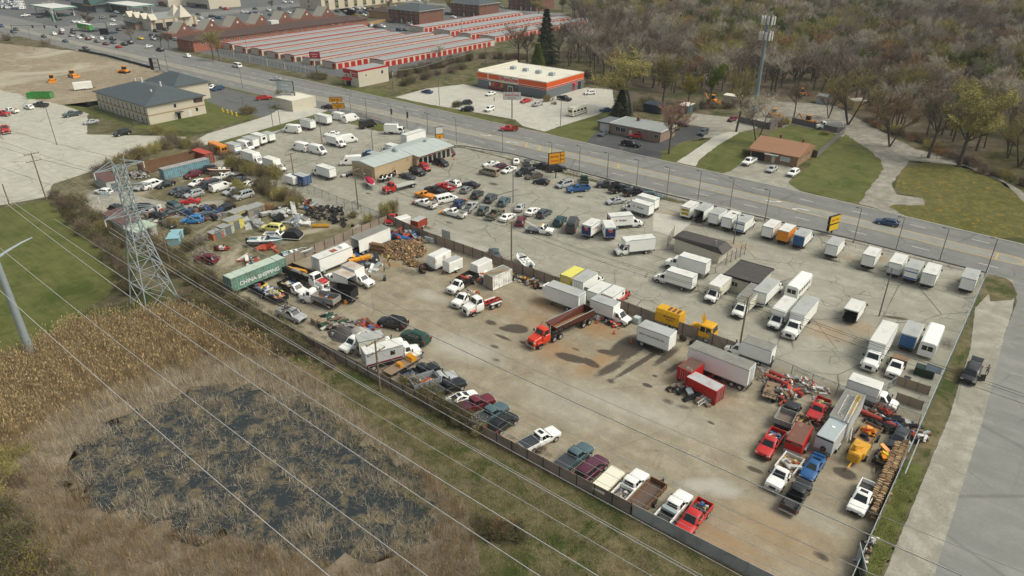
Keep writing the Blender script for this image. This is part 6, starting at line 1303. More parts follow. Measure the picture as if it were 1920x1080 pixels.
shed('white shed with a brown roof by the junkyard gate',P(160+330/8,280+480/8,1.5),8.5,3.4,2.7,M_WEA,M_DEC,-4);shed('sagging brown roofed shelter under the steel tower',P(160+560/8,380+230/8,2),10,4.2,2.4,M_WEA,M_DEC,-2);shed('pale green roofed hut beside the sagging shelter',P(160+830/8,380+400/8,1.8),4.0,4.6,2.3,M_WEA,mat('pale_green_roof',(.42,.50,.40),.7),8)
shed('faded yellow truck body with a rusting tail',P(360+730/8,360+340/8,1.3),2.5,4.6,2.5,M_YSH,M_SROOF,4,opening=True,rise=.02);shed('grey truck body with torn side behind the yellow one',P(360+920/8,360+290/8,1.3),2.5,4.4,2.5,mat('torn_grey',(.25,.22,.18),.9,var=.5),M_SROOF,4,rise=.02);shed('bright yellow truck body on the grass',P(360+620/8,360+470/8,1.2),2.3,3.6,2.3,mat('bright_yellow_side',(.62,.54,.12),.7,var=.15),M_SROOF,4,rise=.02)
shed('small grey truck body beside the bright yellow one',P(360+500/8,360+560/8,1.0),2.1,2.6,1.9,M_WEA,M_SROOF,4,rise=.02);shed('grey box with an orange stripe',P(360+360/8,360+640/8,.8),1.9,2.6,1.6,mat('orange_stripe_box',(.42,.14,.06),.8,var=.4),M_SROOF,4,rise=.02)
shed('pale blue camper roof in the bushes',P(160+1350/8,380+520/8,.8),2.3,4.8,1.5,mat('pale_blue_camper',(.25,.45,.50),.6),mat('pale_blue_camper',(.25,.45,.50),.6),50,rise=.02)
cont('long rusty brown open gondola body',P(160+1230/8,280+200/8,1.2),R(88),14.5,1.4,2.5,(.17,.095,.05),'rust',open_=True,rearside=-1);cont('faded blue container with a rust streaked roof',P(160+1500/8,280+280/8,1.5),R(88),12.6,1.25,2.75,(.17,.33,.38),mat('rust_streaked',(.36,.36,.35),.7,var=.2,scale=.6,dirt=.65,dirtc=(.22,.09,.05)),rearside=-1);cont('red container end on to the gondola',P(160+1760/8,280+95/8,1.6),R(0),7.0,1.25,2.9,'rustred',mat('red_roof',(.42,.07,.04),.6,var=.12),rearside=1)
cg=cont('long green container with white lettering above a brown fence',P(420+480/8,440+585/8,2.0),R(90),11.4,1.25,3.5,(.15,.30,.23),mat('pale_green_container_roof',(.46,.54,.45),.6,var=.15,dirt=.35,dirtc=(.3,.36,.28)),z0=1.0,rearside=-1)
text('CHINA SHIPPING',cg,(0,-1.275,1.9),(R(90),0,0),1.05,M_WTXT,bold=.01,sx=1.05)
shed('grey metal shed with open doors at the edge of the wood',P(1300+1460/6,120+400/6,1.4),4,3.4,2.8,mat('grey_metal',(.33,.37,.38),.6),M_FLATG,0);[shed(l_,P(1300+x/6,120+y/6,1.5),4.6,3.2,3,mat('ochre_box',(.42,.32,.16),.7),M_CREAM,50)for l_,x,y in(('ochre box with a pale top beside the grey metal shed',1650,415),('ochre box nearer the bare trees beyond the first ochre one',1840,455))]
shed('pale trailer hut behind the bare yard tree',P(1300+440/6,120+400/6,1.4),6,2.6,2.8,M_CREAM,M_TROOF,0);shed('white roofed site trailer by the brick office',P(1100+1120/6,180+135/6,1.3),3.6,5.5,2.6,mat('teal_trailer_side',(.05,.10,.11),.5),M_TROOF,0,rise=.02);shed('dark blue covered shelter beyond the brick office',P(1100+770/6,180+130/6,1.5),7,4,2.8,mat('dark_blue_cover',(.02,.035,.05),.7),mat('dark_blue_cover',(.02,.035,.05),.7),0)
# ------------------------------------------------------------------ trees, bushes, reeds
def leafm(name,c,var=.35):
 m,t,b=node_mat(name);oi=N(t,'ObjectInfo');v=coords(t)
 f=mth(t,'ADD',mth(t,'MULTIPLY',noise(t,v,.7,3),.75),mth(t,'MULTIPLY',oi.outputs['Random'],.5));cc=mix(t,ramp(t,f,[(.35,0),(.95,1)]),tuple(x*(1-var)for x in c),tuple(x*(1+var)for x in c))
 t.links.new(cc,b.inputs['Base Color']);b.inputs['Roughness'].default_value=.95;b.inputs['Specular IOR Level'].default_value=.1;MATS[name]=m;return m
TW=dict(grey=leafm('twigs_grey_brown',(.235,.195,.155)),pale=leafm('twigs_pale',(.40,.365,.29)),olive=leafm('twigs_olive',(.30,.265,.10)),orange=leafm('twigs_orange_brown',(.29,.18,.09)),green=leafm('leaves_green',(.105,.135,.030)),dark=leafm('needles_dark',(.030,.046,.024)),
  brown=leafm('twigs_brown',(.185,.145,.105)),yellow=leafm('leaves_yellow_green',(.27,.235,.045)),white=leafm('blossom_white',(.60,.57,.48),.2),red=leafm('buds_reddish',(.30,.18,.135)),bright=leafm('leaves_bright_green',(.13,.17,.018)))
M_TRUNK=leafm('bark_grey',(.13,.108,.088),.3)
def tris(name,A,B,C,mats,mi=None):
 n=len(A);V=np.empty((n*3,3),np.float32);V[0::3]=A;V[1::3]=B;V[2::3]=C;me=bpy.data.meshes.new(name)
 me.vertices.add(n*3);me.vertices.foreach_set('co',V.ravel());me.loops.add(n*3);me.loops.foreach_set('vertex_index',np.arange(n*3,dtype=np.int32));me.polygons.add(n);me.polygons.foreach_set('loop_start',np.arange(0,n*3,3,dtype=np.int32))
 for m in mats:me.materials.append(m)
 if mi is not None:me.polygons.foreach_set('material_index',mi.astype(np.int32))
 me.update(calc_edges=True);me.validate();return me
def unit(v):return v/np.maximum(1e-6,np.linalg.norm(v,axis=1,keepdims=True))
def slivers(name,base,d,ln,wd,mats,mi=None):
 """thin pointed blades or twigs from base along d"""
 s=unit(np.cross(d,RNG.normal(size=base.shape)))*wd[:,None]/2
 return tris(name,base-s,base+s,base+d*ln[:,None],mats,mi)
def tree_mesh(seed,H,spread,bare=.28,n_twig=2600,up=.45,leaf=0,lsize=.22,stems=1,conifer=False):
 rr=random.Random(seed);g=np.random.default_rng(seed);mb=MB();tips=[]
 def grow(p,d,L,r,lvl):
  k=3 if lvl<2 else 2;q=p
  for i in range(k):
   d2=(d+Vector((rr.uniform(-1,1),rr.uniform(-1,1),rr.uniform(-.3,.6)))*(.10 if lvl==0 else.22)).normalized();q2=q+d2*L/k;r2=r*(1-.22*(i+1)/k*(1.4 if lvl else 1))
   if lvl<3:mb.cyl(q,q2,r,r2,n=6 if lvl==0 else 4 if lvl==1 else 3,cap=False)
   if lvl>=2:tips.append((q,q2))
   if lvl<3 and(lvl or i>=1):
    for _ in range(2 if lvl else 3):
     a=rr.uniform(0,6.28);out=Vector((math.cos(a)*spread,math.sin(a)*spread,up+rr.uniform(-.1,.5)));grow(q2,(d2*.45+out).normalized(),L*rr.uniform(.42,.68),r2*.52,lvl+1)
   q,d,r=q2,d2,r2
 for s in range(stems):
  a=rr.uniform(0,6.28);t_=.0 if stems==1 else.28
  grow(Vector((0,0,-.2)),Vector((math.cos(a)*t_,math.sin(a)*t_,1)).normalized(),H*.56,H*.022/(stems**.4),0)
 T0=np.array([t[0]for t in tips]);T1=np.array([t[1]for t in tips]);i=g.integers(0,len(tips),n_twig);f=g.random((n_twig,1));P0=T0[i]*(1-f)+T1[i]*f;d=unit(unit(T1[i]-T0[i])*.7+g.normal(size=(n_twig,3))*.6+np.array([0,0,.35]));ln=g.uniform(.5,1.5,n_twig)*H/13;wd=g.uniform(.035,.075,n_twig)*H/13
 sc=H/max(T1[:,2].max(),1);
 s=unit(np.cross(d,g.normal(size=P0.shape)))*wd[:,None]/2;A,B,C=P0-s,P0+s,P0+d*ln[:,None]
 if leaf:
  j=g.integers(0,n_twig,leaf);c=P0[j]+d[j]*ln[j,None]*g.random((leaf,1))+g.normal(size=(leaf,3))*.12;e1=unit(g.normal(size=(leaf,3)))*lsize;e2=unit(np.cross(e1,g.normal(size=(leaf,3))))*lsize;A=np.vstack([A,c-e1*.6]);B=np.vstack([B,c+e2*.6]);C=np.vstack([C,c+e1*.6-e2*.2])
 mb.v=[(x*sc,y*sc,z*sc)for x,y,z in mb.v]
 return mb.mesh('trunk',[M_TRUNK],60),tris('crown',A*sc,B*sc,C*sc,[TW['grey']])
def conifer_mesh(seed,H):
 g=np.random.default_rng(seed);n=5200;z=H*(.06+.94*g.random(n)**1.25);r=(H-z)*.24*(.75+.25*np.sin(z*5))+.1;a=g.random(n)*6.283;rad=r*g.random(n)**.45;p=np.stack([rad*np.cos(a),rad*np.sin(a),z-rad*.25],1);d=unit(np.stack([np.cos(a),np.sin(a),g.uniform(-.7,.3,n)],1));mb=MB();mb.cyl((0,0,-.2),(0,0,H*.9),H*.018,.02,n=6)
 return mb.mesh('trunk',[M_TRUNK],60),slivers('crown',p,d,g.uniform(.3,.8,n),g.uniform(.1,.26,n),[TW['dark']])
def bush_mesh(seed,n=1500,leaf=900,lsize=.13,flat=1.0):
 g=np.random.default_rng(seed);k=9;cen=g.normal(size=(k,3))*[.42,.42,.12]+[0,0,.42];i=g.integers(0,k,n);d=unit(g.normal(size=(n,3))+[0,0,.75]);P0=cen[i]+g.normal(size=(n,3))*.17;P0[:,2]=np.abs(P0[:,2])*.9;ln=g.uniform(.16,.55,n);wd=g.uniform(.012,.03,n);s=unit(np.cross(d,g.normal(size=P0.shape)))*wd[:,None]/2;A,B,C=P0-s,P0+s,P0+d*ln[:,None];mi=np.zeros(n)
 stem=min(60,n);A[:stem]=g.normal(size=(stem,3))*[.25,.25,0];B[:stem]=A[:stem]+.03;
 if leaf:
  j=g.integers(0,n,leaf);c=P0[j]+d[j]*ln[j,None]*g.random((leaf,1));e1=unit(g.normal(size=(leaf,3)))*lsize*g.uniform(.5,1.1,(leaf,1));e2=unit(np.cross(e1,g.normal(size=(leaf,3))))*lsize*.7;A=np.vstack([A,c-e1*.5]);B=np.vstack([B,c+e2*.5]);C=np.vstack([C,c+e1*.5]);mi=np.concatenate([mi,np.ones(leaf)])
 me=tris('foliage',A,B,C,[TW['brown'],TW['green']],mi);return me
TREES=[tree_mesh(11+i,13,.8+.12*(i%3),n_twig=3000,up=.35+.15*(i%2),stems=1+(i%3==2)*2)for i in range(5)];LEAFY=[tree_mesh(31+i,12,.85,n_twig=2600,leaf=6500,lsize=.19,up=.4)for i in range(2)];CONI=[conifer_mesh(51,14)]
def tree(label,c,H,colr,proto=None,group=None,rz=None,name='tree',wide=1.0,cat='tree'):
 t,cr=proto or random.choice(TREES);s=H/13;root=thing(name,label,cat,(c[0],c[1],0),random.uniform(0,6.28),group);root.scale=(s*wide,s*wide,s);inst('trunk',t,root);inst('crown',cr,root,None,0,TW[colr]);return root
def tree_px(label,base,top,colr,proto=None,**kw):p=P(*base);H=max(2.5,PB(top[0],top[1],p));return tree(label,p,H,colr,proto,**kw)
for a in(('wide olive willow beside the parts store',(1183,214),(1172,92),'olive',LEAFY[0],1.75),('pale olive tree behind the willow',(1243,196),(1240,98),'olive',LEAFY[1],1.2),('golden bush like tree beside the green cone tree',(1290,196),(1288,136),'yellow',LEAFY[1],1.5),('bright green cone shaped tree at the wood edge',(1330,196),(1326,112),'bright',LEAFY[1],1.0),('reddish budding tree in front of the brick office',(1254,289),(1252,186),'red',TREES[3],1.0),('half bare tree between the driveway and the lawn',(1380,247),(1370,126),'olive',TREES[0],.9),
  ('gnarled bare tree behind the bungalow carport',(1418,268),(1440,165),'pale',TREES[2],1.0),('thin bare tree in the gravel yard nearest the phone mast',(1488,220),(1490,150),'brown',TREES[4],.9),('three stemmed bare tree beside the ochre boxes',(1553,222),(1560,150),'orange',TREES[2],1.0),('budding tree with several stems by the ochre boxes',(1590,234),(1600,118),'olive',TREES[2],1.2),('dark stemmed bare tree at the bend of the gravel track',(1668,275),(1668,165),'orange',TREES[2],1.1),('bare tree beside the small fence on the flowering lawn',(1740,296),(1750,150),'grey',TREES[0],1.1),('tall olive tree with a forked trunk on the flowering lawn',(1798,313),(1815,150),'olive',LEAFY[1],1.35),
  ('dark bare tree behind the parts store',(973,119),(965,42),'brown',TREES[0],1.2),('second dark bare tree behind the parts store',(988,120),(990,60),'brown',TREES[3],1.0),('bare tree before the far storage rows',(1085,116),(1085,38),'grey',TREES[1],.9),('white blossom tree beside the storage row',(826,112),(826,80),'white',LEAFY[0],1.4),('budding twin tree in front of the brick motel',(400,113),(392,54),'olive',TREES[4],1.0),('pale tree beside the twin tree at the motel',(412,115),(414,58),'olive',TREES[1],.9),('bare street tree by the plaza entrance',(303,91),(300,55),'brown',TREES[1],1),('bare street tree next to the plaza entrance tree',(317,92),(313,60),'brown',TREES[0],1),('bare tree on the plaza verge',(247,76),(247,48),'brown',TREES[2],1.1),('grey tree by the filling station',(168,52),(168,18),'brown',LEAFY[0],1.2),
  ('white blossom tree behind the filling station canopy',(85,20),(88,2),'white',LEAFY[0],1.9),('white blossom tree left of the filling station gable',(105,19),(110,0),'white',LEAFY[1],1.9),('white blossom tree beside the plaza building',(242,46),(240,25),'white',LEAFY[0],1.3),('white blossom tree behind the plaza building',(275,26),(275,11),'white',LEAFY[1],1.4),('white blossom tree at the back road',(325,16),(325,5),'white',LEAFY[0],1.2),('bare tree on the oval lawn by the back road',(511,20),(508,-4),'grey',TREES[1],1.2),('grey green tree beside the wooden house',(668,46),(668,25),'yellow',LEAFY[0],1.5),('white blossom tree by the beige block car park',(648,27),(648,17),'white',LEAFY[1],1.4),('white blossom tree behind the brick apartments',(800,14),(800,-4),'white',LEAFY[0],1.5),('reddish tree by the beige block car park',(730,20),(730,0),'red',TREES[3],1.4),('reddish tree between the brick apartment blocks',(828,30),(828,15),'red',TREES[3],1.2),('olive tree beside the second brick apartments',(845,24),(848,-4),'yellow',LEAFY[1],1.2),('pale green tree beyond the rear storage rows',(1010,30),(1012,-4),'olive',LEAFY[0],1.5)):
 tree_px(a[0],a[1],a[2],a[3],a[4],wide=a[5],name='blossom_tree' if a[3]=='white' else 'tree')
tree_px('tall dark spruce among the bare trees',(1023,122),(1021,24),'dark',CONI[0],name='spruce',wide=1.25);tree_px('short evergreen below the tall spruce',(1008,134),(1008,84),'green',CONI[0],name='evergreen_tree',wide=1.8);tree_px('dark evergreen under the willow at the store car park',(1163,224),(1160,172),'dark',CONI[0],name='evergreen_tree',wide=2.2)
for k,(x,y,t)in enumerate(((960,14,-14),(985,12,-16),(1000,20,-10),(1055,22,-10),(1085,15,-14),(938,8,-18),(1110,24,0),(900,6,-12))):tree_px('olive green tree in the gardens beyond the storage rows',(x,y),(x,t),'green' if k%2 else 'olive',LEAFY[k%2],group='garden trees beyond the storage rows',wide=1.3)
def inside_poly(x,y,poly):
 c=np.zeros(np.shape(x),bool);j=len(poly)-1
 for i in range(len(poly)):
  xi,yi=poly[i];xj,yj=poly[j];c^=((yi>y)!=(yj>y))&(x<(xj-xi)*(y-yi)/(yj-yi+1e-12)+xi);j=i
 return c
WOOD=[(-213,290),(-200,335),(-288,425),(-350,640),(-300,1000),(150,1000),(260,420),(90,232),(28,200),(6,216),(-18,236),(-36,248),(-52,262),(-75,288),(-94,276),(-112,262),(-130,250),(-156,262)]
pts=[];sp=8.0;yy=200.0
while yy<1000:
 for xx in np.arange(-360,260,sp*(1+max(0,yy-400)/500)):
  pts.append((xx+RNG.uniform(-.42,.42)*sp,yy+RNG.uniform(-.42,.42)*sp))
 yy+=sp*(1+max(0,yy-400)/500)
pts=np.array(pts);pts=pts[inside_poly(pts[:,0],pts[:,1],WOOD)];dd=pts@np.array([-_sy,_cy]);lat=pts@np.array([_cy,_sy]);k=(np.abs(lat)<dd*.80+20)&(dd<760);pts=pts[k];dist=np.hypot(pts[:,0],pts[:,1]);pts=pts[np.argsort(dist)]
WT=[('grey','grey brown bare tree standing in the near part of the wood'),('pale','pale silvery bare tree standing in the near part of the wood'),('orange','rusty orange budding tree standing in the near part of the wood'),('olive','yellow olive budding tree standing in the near part of the wood'),('green','green leafing tree standing in the near part of the wood'),('brown','dark brown bare tree standing in the near part of the wood')]
def wood_colour(x,y):
 n_=math.sin(x*.045+1.3)+math.sin(y*.037)+math.sin((x+y)*.021+2);r_=random.random();lat_=x*_cy+y*_sy
 if lat_>70 and r_<.30:return 1
 if n_>1.1:return(4,3,4,0)[int(r_*4)]
 if n_<-1.0:return(1,0,0,5)[int(r_*4)]
 return(0,0,5,0,2,3,0,3,1,4)[int(r_*10)]
NEAR=170
for x,y in pts[:NEAR]:
 c=wood_colour(x,y);tree(WT[c][1],(x,y),random.uniform(11,17),WT[c][0],LEAFY[random.randrange(2)]if c==4 else None,group='trees of the near wood, '+WT[c][0],wide=random.uniform(.95,1.25))
def scatter(name,pos,rz,sc,pi,protos,label=None,cat=None,realize=False,tilt=None):
 co=bpy.data.collections.new(name+'_kinds')
 for i,(me,cm)in enumerate(protos):
  o=bpy.data.objects.new('%s_kind_%02d'%(name,i),me);co.objects.link(o)
  if cm is not None:o.material_slots[0].link='OBJECT';o.material_slots[0].material=cm
 me=bpy.data.meshes.new(name);me.vertices.add(len(pos));me.vertices.foreach_set('co',np.asarray(pos,np.float32).ravel())
 rot=np.zeros((len(pos),3),np.float32);rot[:,2]=rz
 if tilt is not None:rot[:,:2]=tilt
 for nm,ty,arr in(('rot','FLOAT_VECTOR',rot),('sc','FLOAT',np.asarray(sc,np.float32)),('pi','INT',np.asarray(pi,np.int32))):
  at=me.attributes.new(nm,ty,'POINT');at.data.foreach_set('vector' if ty=='FLOAT_VECTOR' else 'value',arr.ravel())
 o=bpy.data.objects.new(name,me);link(o);g=bpy.data.node_groups.new(name,'GeometryNodeTree');g.interface.new_socket('Geometry',in_out='INPUT',socket_type='NodeSocketGeometry');g.interface.new_socket('Geometry',in_out='OUTPUT',socket_type='NodeSocketGeometry')
 nn=g.nodes;gi=nn.new('NodeGroupInput');go=nn.new('NodeGroupOutput');ip=nn.new('GeometryNodeInstanceOnPoints');ci=nn.new('GeometryNodeCollectionInfo');ci.inputs['Collection'].default_value=co;ci.inputs['Separate Children'].default_value=True;ci.inputs['Reset Children'].default_value=True;ip.inputs['Pick Instance'].default_value=True
 def na(nm,ty):a=nn.new('GeometryNodeInputNamedAttribute');a.data_type=ty;a.inputs[0].default_value=nm;return[q for q in a.outputs if q.enabled][0]
 L=g.links.new;L(gi.outputs[0],ip.inputs['Points']);L(ci.outputs[0],ip.inputs['Instance']);L(na('rot','FLOAT_VECTOR'),ip.inputs['Rotation']);L(na('sc','FLOAT'),ip.inputs['Scale']);L(na('pi','INT'),ip.inputs['Instance Index'])
 if realize:rl=nn.new('GeometryNodeRealizeInstances');L(ip.outputs[0],rl.inputs[0]);L(rl.outputs[0],go.inputs[0])
 else:L(ip.outputs[0],go.inputs[0])
 o.modifiers.new('scatter','NODES').node_group=g;o['kind']='stuff';tag(o,label,cat);return o
far_=pts[NEAR:];cs=[wood_colour(x,y)for x,y in far_];kinds=[]
def joined(t,cr,cm):
 bm=bmesh.new();bm.from_mesh(t);bm.from_mesh(cr);me=bpy.data.meshes.new('tree');bm.to_mesh(me);bm.free();n0=len(t.polygons);me.materials.append(cm);me.materials.append(M_TRUNK);mi=np.zeros(len(me.polygons),np.int32);mi[:n0]=1;me.polygons.foreach_set('material_index',mi);return me
for ci_,(cn,_)in enumerate(WT):
 for pr in((TREES[ci_%5],TREES[(ci_+2)%5])if cn!='green' else LEAFY):kinds.append((joined(*pr,TW[cn]),None))
scatter('woodland',[(x,y,0)for x,y in far_],RNG.random(len(far_))*6.28,RNG.uniform(.85,1.35,len(far_)),[c*2+RNG.integers(0,2)for c in cs],kinds,'mass of bare and budding trees filling the wood behind the mast','woodland')
BUSH=[bush_mesh(60+i,1300,1300 if i<3 else 0,.12)for i in range(5)]
BL=dict(g=('green','green leafing bush'),b=('brown','brown bare bush'),y=('yellow','yellow green budding bush'),d=('green','dark green bush'),w=('white','white flowering bush'),r=('orange','reddish brown bush'),o=('olive','olive twiggy bush'))
def bush(k,c,r,h,where):
 cn,lab=BL[k];root=thing('bush',lab+' '+where,'bush',(c[0],c[1],0),random.uniform(0,6.28),lab+'s '+where);root.scale=(r,r,h);me=random.choice(BUSH[3:]if k in 'br' else BUSH[:3]);o=inst('foliage',me,root)
 o.material_slots[0].link='OBJECT';o.material_slots[0].material=TW['brown' if k not in 'ro' else cn];o.material_slots[1].link='OBJECT';o.material_slots[1].material=TW[cn]
def bushes(where,lst,jit=.6):
 for x,y,k,r,h in lst:p=P(x,y);bush(k,(p.x+random.uniform(-jit,jit),p.y+random.uniform(-jit,jit)),r*random.uniform(.85,1.15),h*random.uniform(.85,1.15),where)
def along(a,b,n,ks,r,h):return[(a[0]+(b[0]-a[0])*(i+.5)/n,a[1]+(b[1]-a[1])*(i+.5)/n,random.choice(ks),r,h)for i in range(n)]
bushes('along the field edge by the junkyard',along((100,365),(215,490),11,'bgbg',1.9,2.6)+along((130,372),(240,470),8,'ggby',2.0,2.8)+along((215,490),(250,560),5,'bbg',1.8,2.2)+along((300,480),(400,545),9,'ggb',2.2,2.8)+along((270,440),(330,520),6,'ybg',2.0,2.6))
bushes('over the front wall',along((345,555),(560,665),15,'gggb',2.1,2.3)+along((390,540),(540,635),9,'ggb',2.0,2.2)+along((540,640),(640,690),5,'bbg',1.3,1.6))
bushes('at the wall behind the dark pickups',along((765,728),(880,800),9,'ggyg',1.7,2.2)+[(895,800,'w',1.2,2.1),(905,815,'y',1.3,1.8),(1000,850,'b',1.0,1.2),(985,838,'b',1.0,1.3),(1100,905,'g',.9,1.1),(1110,918,'g',.8,.9)])
bushes('in the hedge behind the junkyard',along((185,330),(330,268),12,'yybo',2.4,3.4)+along((330,268),(430,300),6,'bob',2.2,3.0)+along((430,312),(520,340),7,'yyo',2.4,3.4)+along((490,350),(560,392),9,'gbgo',2.3,3.2)+along((400,335),(470,368),4,'ob',2.0,2.5),1.0)
bushes('among the junkyard wrecks',[(430,385,'b',1.6,2.0),(445,372,'d',1.8,2.4),(340,440,'d',1.8,2.0),(320,425,'y',1.6,2.0),(355,470,'g',1.6,2.0),(385,480,'w',1.6,2.8),(372,460,'w',1.3,2.4),(398,490,'b',1.6,1.6),(500,400,'r',1.5,2.6),(690,420,'o',1.4,2.4),(720,410,'o',1.6,3.4),(735,400,'y',1.4,3.0),(665,405,'y',1.2,1.6)])
bushes('at the marsh edge',[(940,985,'r',2.0,1.6),(925,1010,'g',2.0,1.8),(960,1015,'g',1.8,1.4),(895,990,'g',1.5,1.2),(20,860,'o',2.2,2.0),(35,905,'b',2.2,2.0),(15,960,'g',2.4,2.2),(40,1010,'g',2.4,2.4),(80,1040,'y',2.0,2.0),(20,1060,'g',2.6,2.6),(100,1070,'d',1.8,1.6),(60,1085,'y',2.2,2.4),(10,900,'o',2.0,2.2),(120,1090,'d',1.8,1.6)])
bushes('in the thicket beside the storage rows',along((720,150),(880,112),16,'bbgb',3.0,3.6)+along((745,162),(870,128),10,'gbb',2.6,2.6)+along((880,108),(990,112),7,'bb',3,3.4),2.0)
bushes('by the storage sign',[(591,146,'d',2.8,3.0),(607,148,'d',2.8,3.0),(598,149,'d',2.4,2.2)],.2);bushes('in the store car park',[(857,200,'d',2.0,2.4),(875,207,'d',1.6,1.6),(1025,190,'y',1.5,2.6),(1010,196,'b',1.6,.8),(1040,195,'b',1.6,.8)],.3)
bushes('by the hotel',[(465,214,'y',2.6,3.2),(290,252,'o',2.4,3.2),(320,258,'o',2.4,3),(520,176,'o',1.5,2.0)],.3);bushes('under the phone mast and office trees',[(1215,200,'d',3,3.2),(1195,208,'d',2.6,3.0),(1235,204,'d',2.6,2.6),(1470,232,'o',2,2.4),(1462,238,'b',1.8,2.0),(1410,285,'d',1.3,2.4),(1395,290,'d',1.2,1.8),(1548,252,'o',1.5,1.2)],.4)
bushes('at the wood edge',along((1010,128),(1130,150),8,'bgb',2.6,2.6)+along((1290,205),(1420,200),8,'bb',2.4,2.6)+along((1620,225),(1920,350),16,'brbo',2.8,2.4),1.5)
bushes('by the junction',[(15,76,'b',4,4.5),(80,88,'b',3.4,3.6)],.2)
def polyw(px):return[tuple(P(*q)[:2])for q in px]
MARSH=polyw([(-260,735),(-40,680),(60,655),(150,605),(290,590),(340,575),(420,612),(560,690),(640,752),(720,830),(810,890),(880,965),(900,1060),(900,1180),(-500,1180)])
WATER=polyw([(120,850),(200,790),(300,755),(420,715),(560,745),(640,790),(720,850),(790,900),(830,960),(800,1040),(640,1060),(420,1010),(230,980),(150,920)])
sheet('marsh_ground',MARSH,ground_mat('marsh_mud',(.15,.12,.085),(.20,.165,.115),.9,big=.1),.016,px=False,amp=.5)
m,t,b=node_mat('marsh_water');v=coords(t);f=ramp(t,noise(t,v,.42,10,.78,.15),[(.49,0),(.60,1)]);cc=mix(t,f,(.026,.034,.036),mix(t,noise(t,v,2.2,5,.7),(.085,.068,.040),(.19,.155,.085)));t.links.new(cc,b.inputs['Base Color']);t.links.new(ramp(t,f,[(0,.22),(1,.9)]),b.inputs['Roughness']);b.inputs['Specular IOR Level'].default_value=.35
sheet('marsh_water',WATER,m,.024,px=False,amp=1.6,step=1.0,curve=1)
def reed_clump(seed,n,H,lean,spread,wd,mats,plume=0):
 g=np.random.default_rng(seed);p=g.normal(size=(n,3))*[spread,spread,0];ang=g.random(n)*6.283;la=np.abs(g.normal(size=n))*lean;d=unit(np.stack([np.cos(ang)*la,np.sin(ang)*la,np.ones(n)],1));ln=g.uniform(.55,1.15,n)*H;s=unit(np.cross(d,g.normal(size=(n,3))))*(wd*g.uniform(.6,1.3,n))[:,None];A,B,C=p-s,p+s,p+d*ln[:,None];mi=g.integers(0,len(mats),n)
 if plume:
  j=g.integers(0,n,plume);A=np.vstack([A,C[j]-[0,0,.28]]);B=np.vstack([B,C[j]+g.normal(size=(plume,3))*.07]);C=np.vstack([C,C[j]+g.normal(size=(plume,3))*.07+[0,0,.1]]);mi=np.concatenate([mi,np.zeros(plume)])
 return tris('reeds',A,B,C,mats,mi)
RM=[leafm('reed_tan',(.46,.35,.185),.25),leafm('reed_brown',(.30,.235,.145),.3),leafm('reed_pale',(.58,.51,.38),.2),leafm('reed_grey',(.40,.35,.27),.25),leafm('reed_rust',(.31,.215,.115),.3),leafm('grass_green',(.095,.125,.025),.35),leafm('grass_straw',(.34,.30,.17),.3)]
RK=[reed_clump(1,34,2.3,.14,.34,.012,[RM[0],RM[1],RM[0]],10),reed_clump(2,34,2.0,.22,.34,.012,[RM[1],RM[0],RM[4]],6),reed_clump(3,30,1.7,.5,.3,.012,[RM[2],RM[3],RM[2]]),reed_clump(4,26,1.3,1.0,.3,.012,[RM[3],RM[2],RM[1]]),reed_clump(5,16,1.1,3.2,.45,.012,[RM[3],RM[2],RM[1]]),reed_clump(6,13,.9,4.0,.5,.013,[RM[4],RM[3],RM[1]]),reed_clump(7,30,1.2,.6,.32,.011,[RM[1],RM[3],RM[4]])]
def fill(poly,dens):
 a=np.array(poly);lo,hi=a.min(0),a.max(0);n=int((hi-lo).prod()*dens);q=RNG.random((n,2))*(hi-lo)+lo;return q[inside_poly(q[:,0],q[:,1],poly)]
q=fill(MARSH,3.2);cw=np.array(WATER);inw=inside_poly(q[:,0],q[:,1],WATER);dw=np.min(np.hypot(q[:,None,0]-np.array(smooth_poly(WATER,2))[None,:,0],q[:,None,1]-np.array(smooth_poly(WATER,2))[None,:,1]),1);patchy=np.sin(q[:,0]*.55+np.sin(q[:,1]*.4)*2)+np.sin(q[:,1]*.62+np.sin(q[:,0]*.33)*2)
u=RNG.random(len(q));near_side=(q@np.array([-_sy,_cy]))<66
kind=np.where(inw,np.where((dw<4.5)&(RNG.random(len(q))<.55),np.where(u<.5,3,2),np.where(u<.5,4,5)),np.where(dw<3.5,np.where(u<.45,3,np.where(u<.75,4,2)),np.where(dw<7.5,np.where(u<.6,2,np.where(u<.8,0,3)),np.where(u<.7,0,1))));kind=np.where(~inw&near_side,np.where(u<.5,6,np.where(u<.8,3,1)),kind)
keep=np.where(inw,(u<.52+.25*patchy)&(RNG.random(len(q))<np.where(dw<3,.95,.8)),True);q,kind=q[keep],kind[keep];tall=np.where((kind==0)|(kind==1),1,1.0)
scatter('reeds',np.column_stack([q,np.zeros(len(q))]),RNG.random(len(q))*6.28,RNG.uniform(.7,1.2,len(q)),kind,[(m_,None)for m_ in RK],'dry tan and grey reeds standing and lying in the marsh','reeds')
GK=[reed_clump(21,22,.38,.9,.22,.012,[RM[5],RM[5],RM[6]]),reed_clump(22,20,.5,1.0,.25,.012,[RM[6],RM[1],RM[6]]),reed_clump(23,22,.30,.8,.25,.012,[RM[5]])]
VG=[(-113,42),(-75,46),(-45,40),(-36,24),(-3,26),(-3.8,54),(-111,54)]
q=fill(VG,4.5);n_=np.sin(q[:,0]*.35+np.sin(q[:,1]*.6)*1.5)+np.sin(q[:,1]*.8+q[:,0]*.12);kind=np.where(n_+RNG.normal(size=len(q))*.7>-.1,np.where(RNG.random(len(q))<.6,0,2),1)
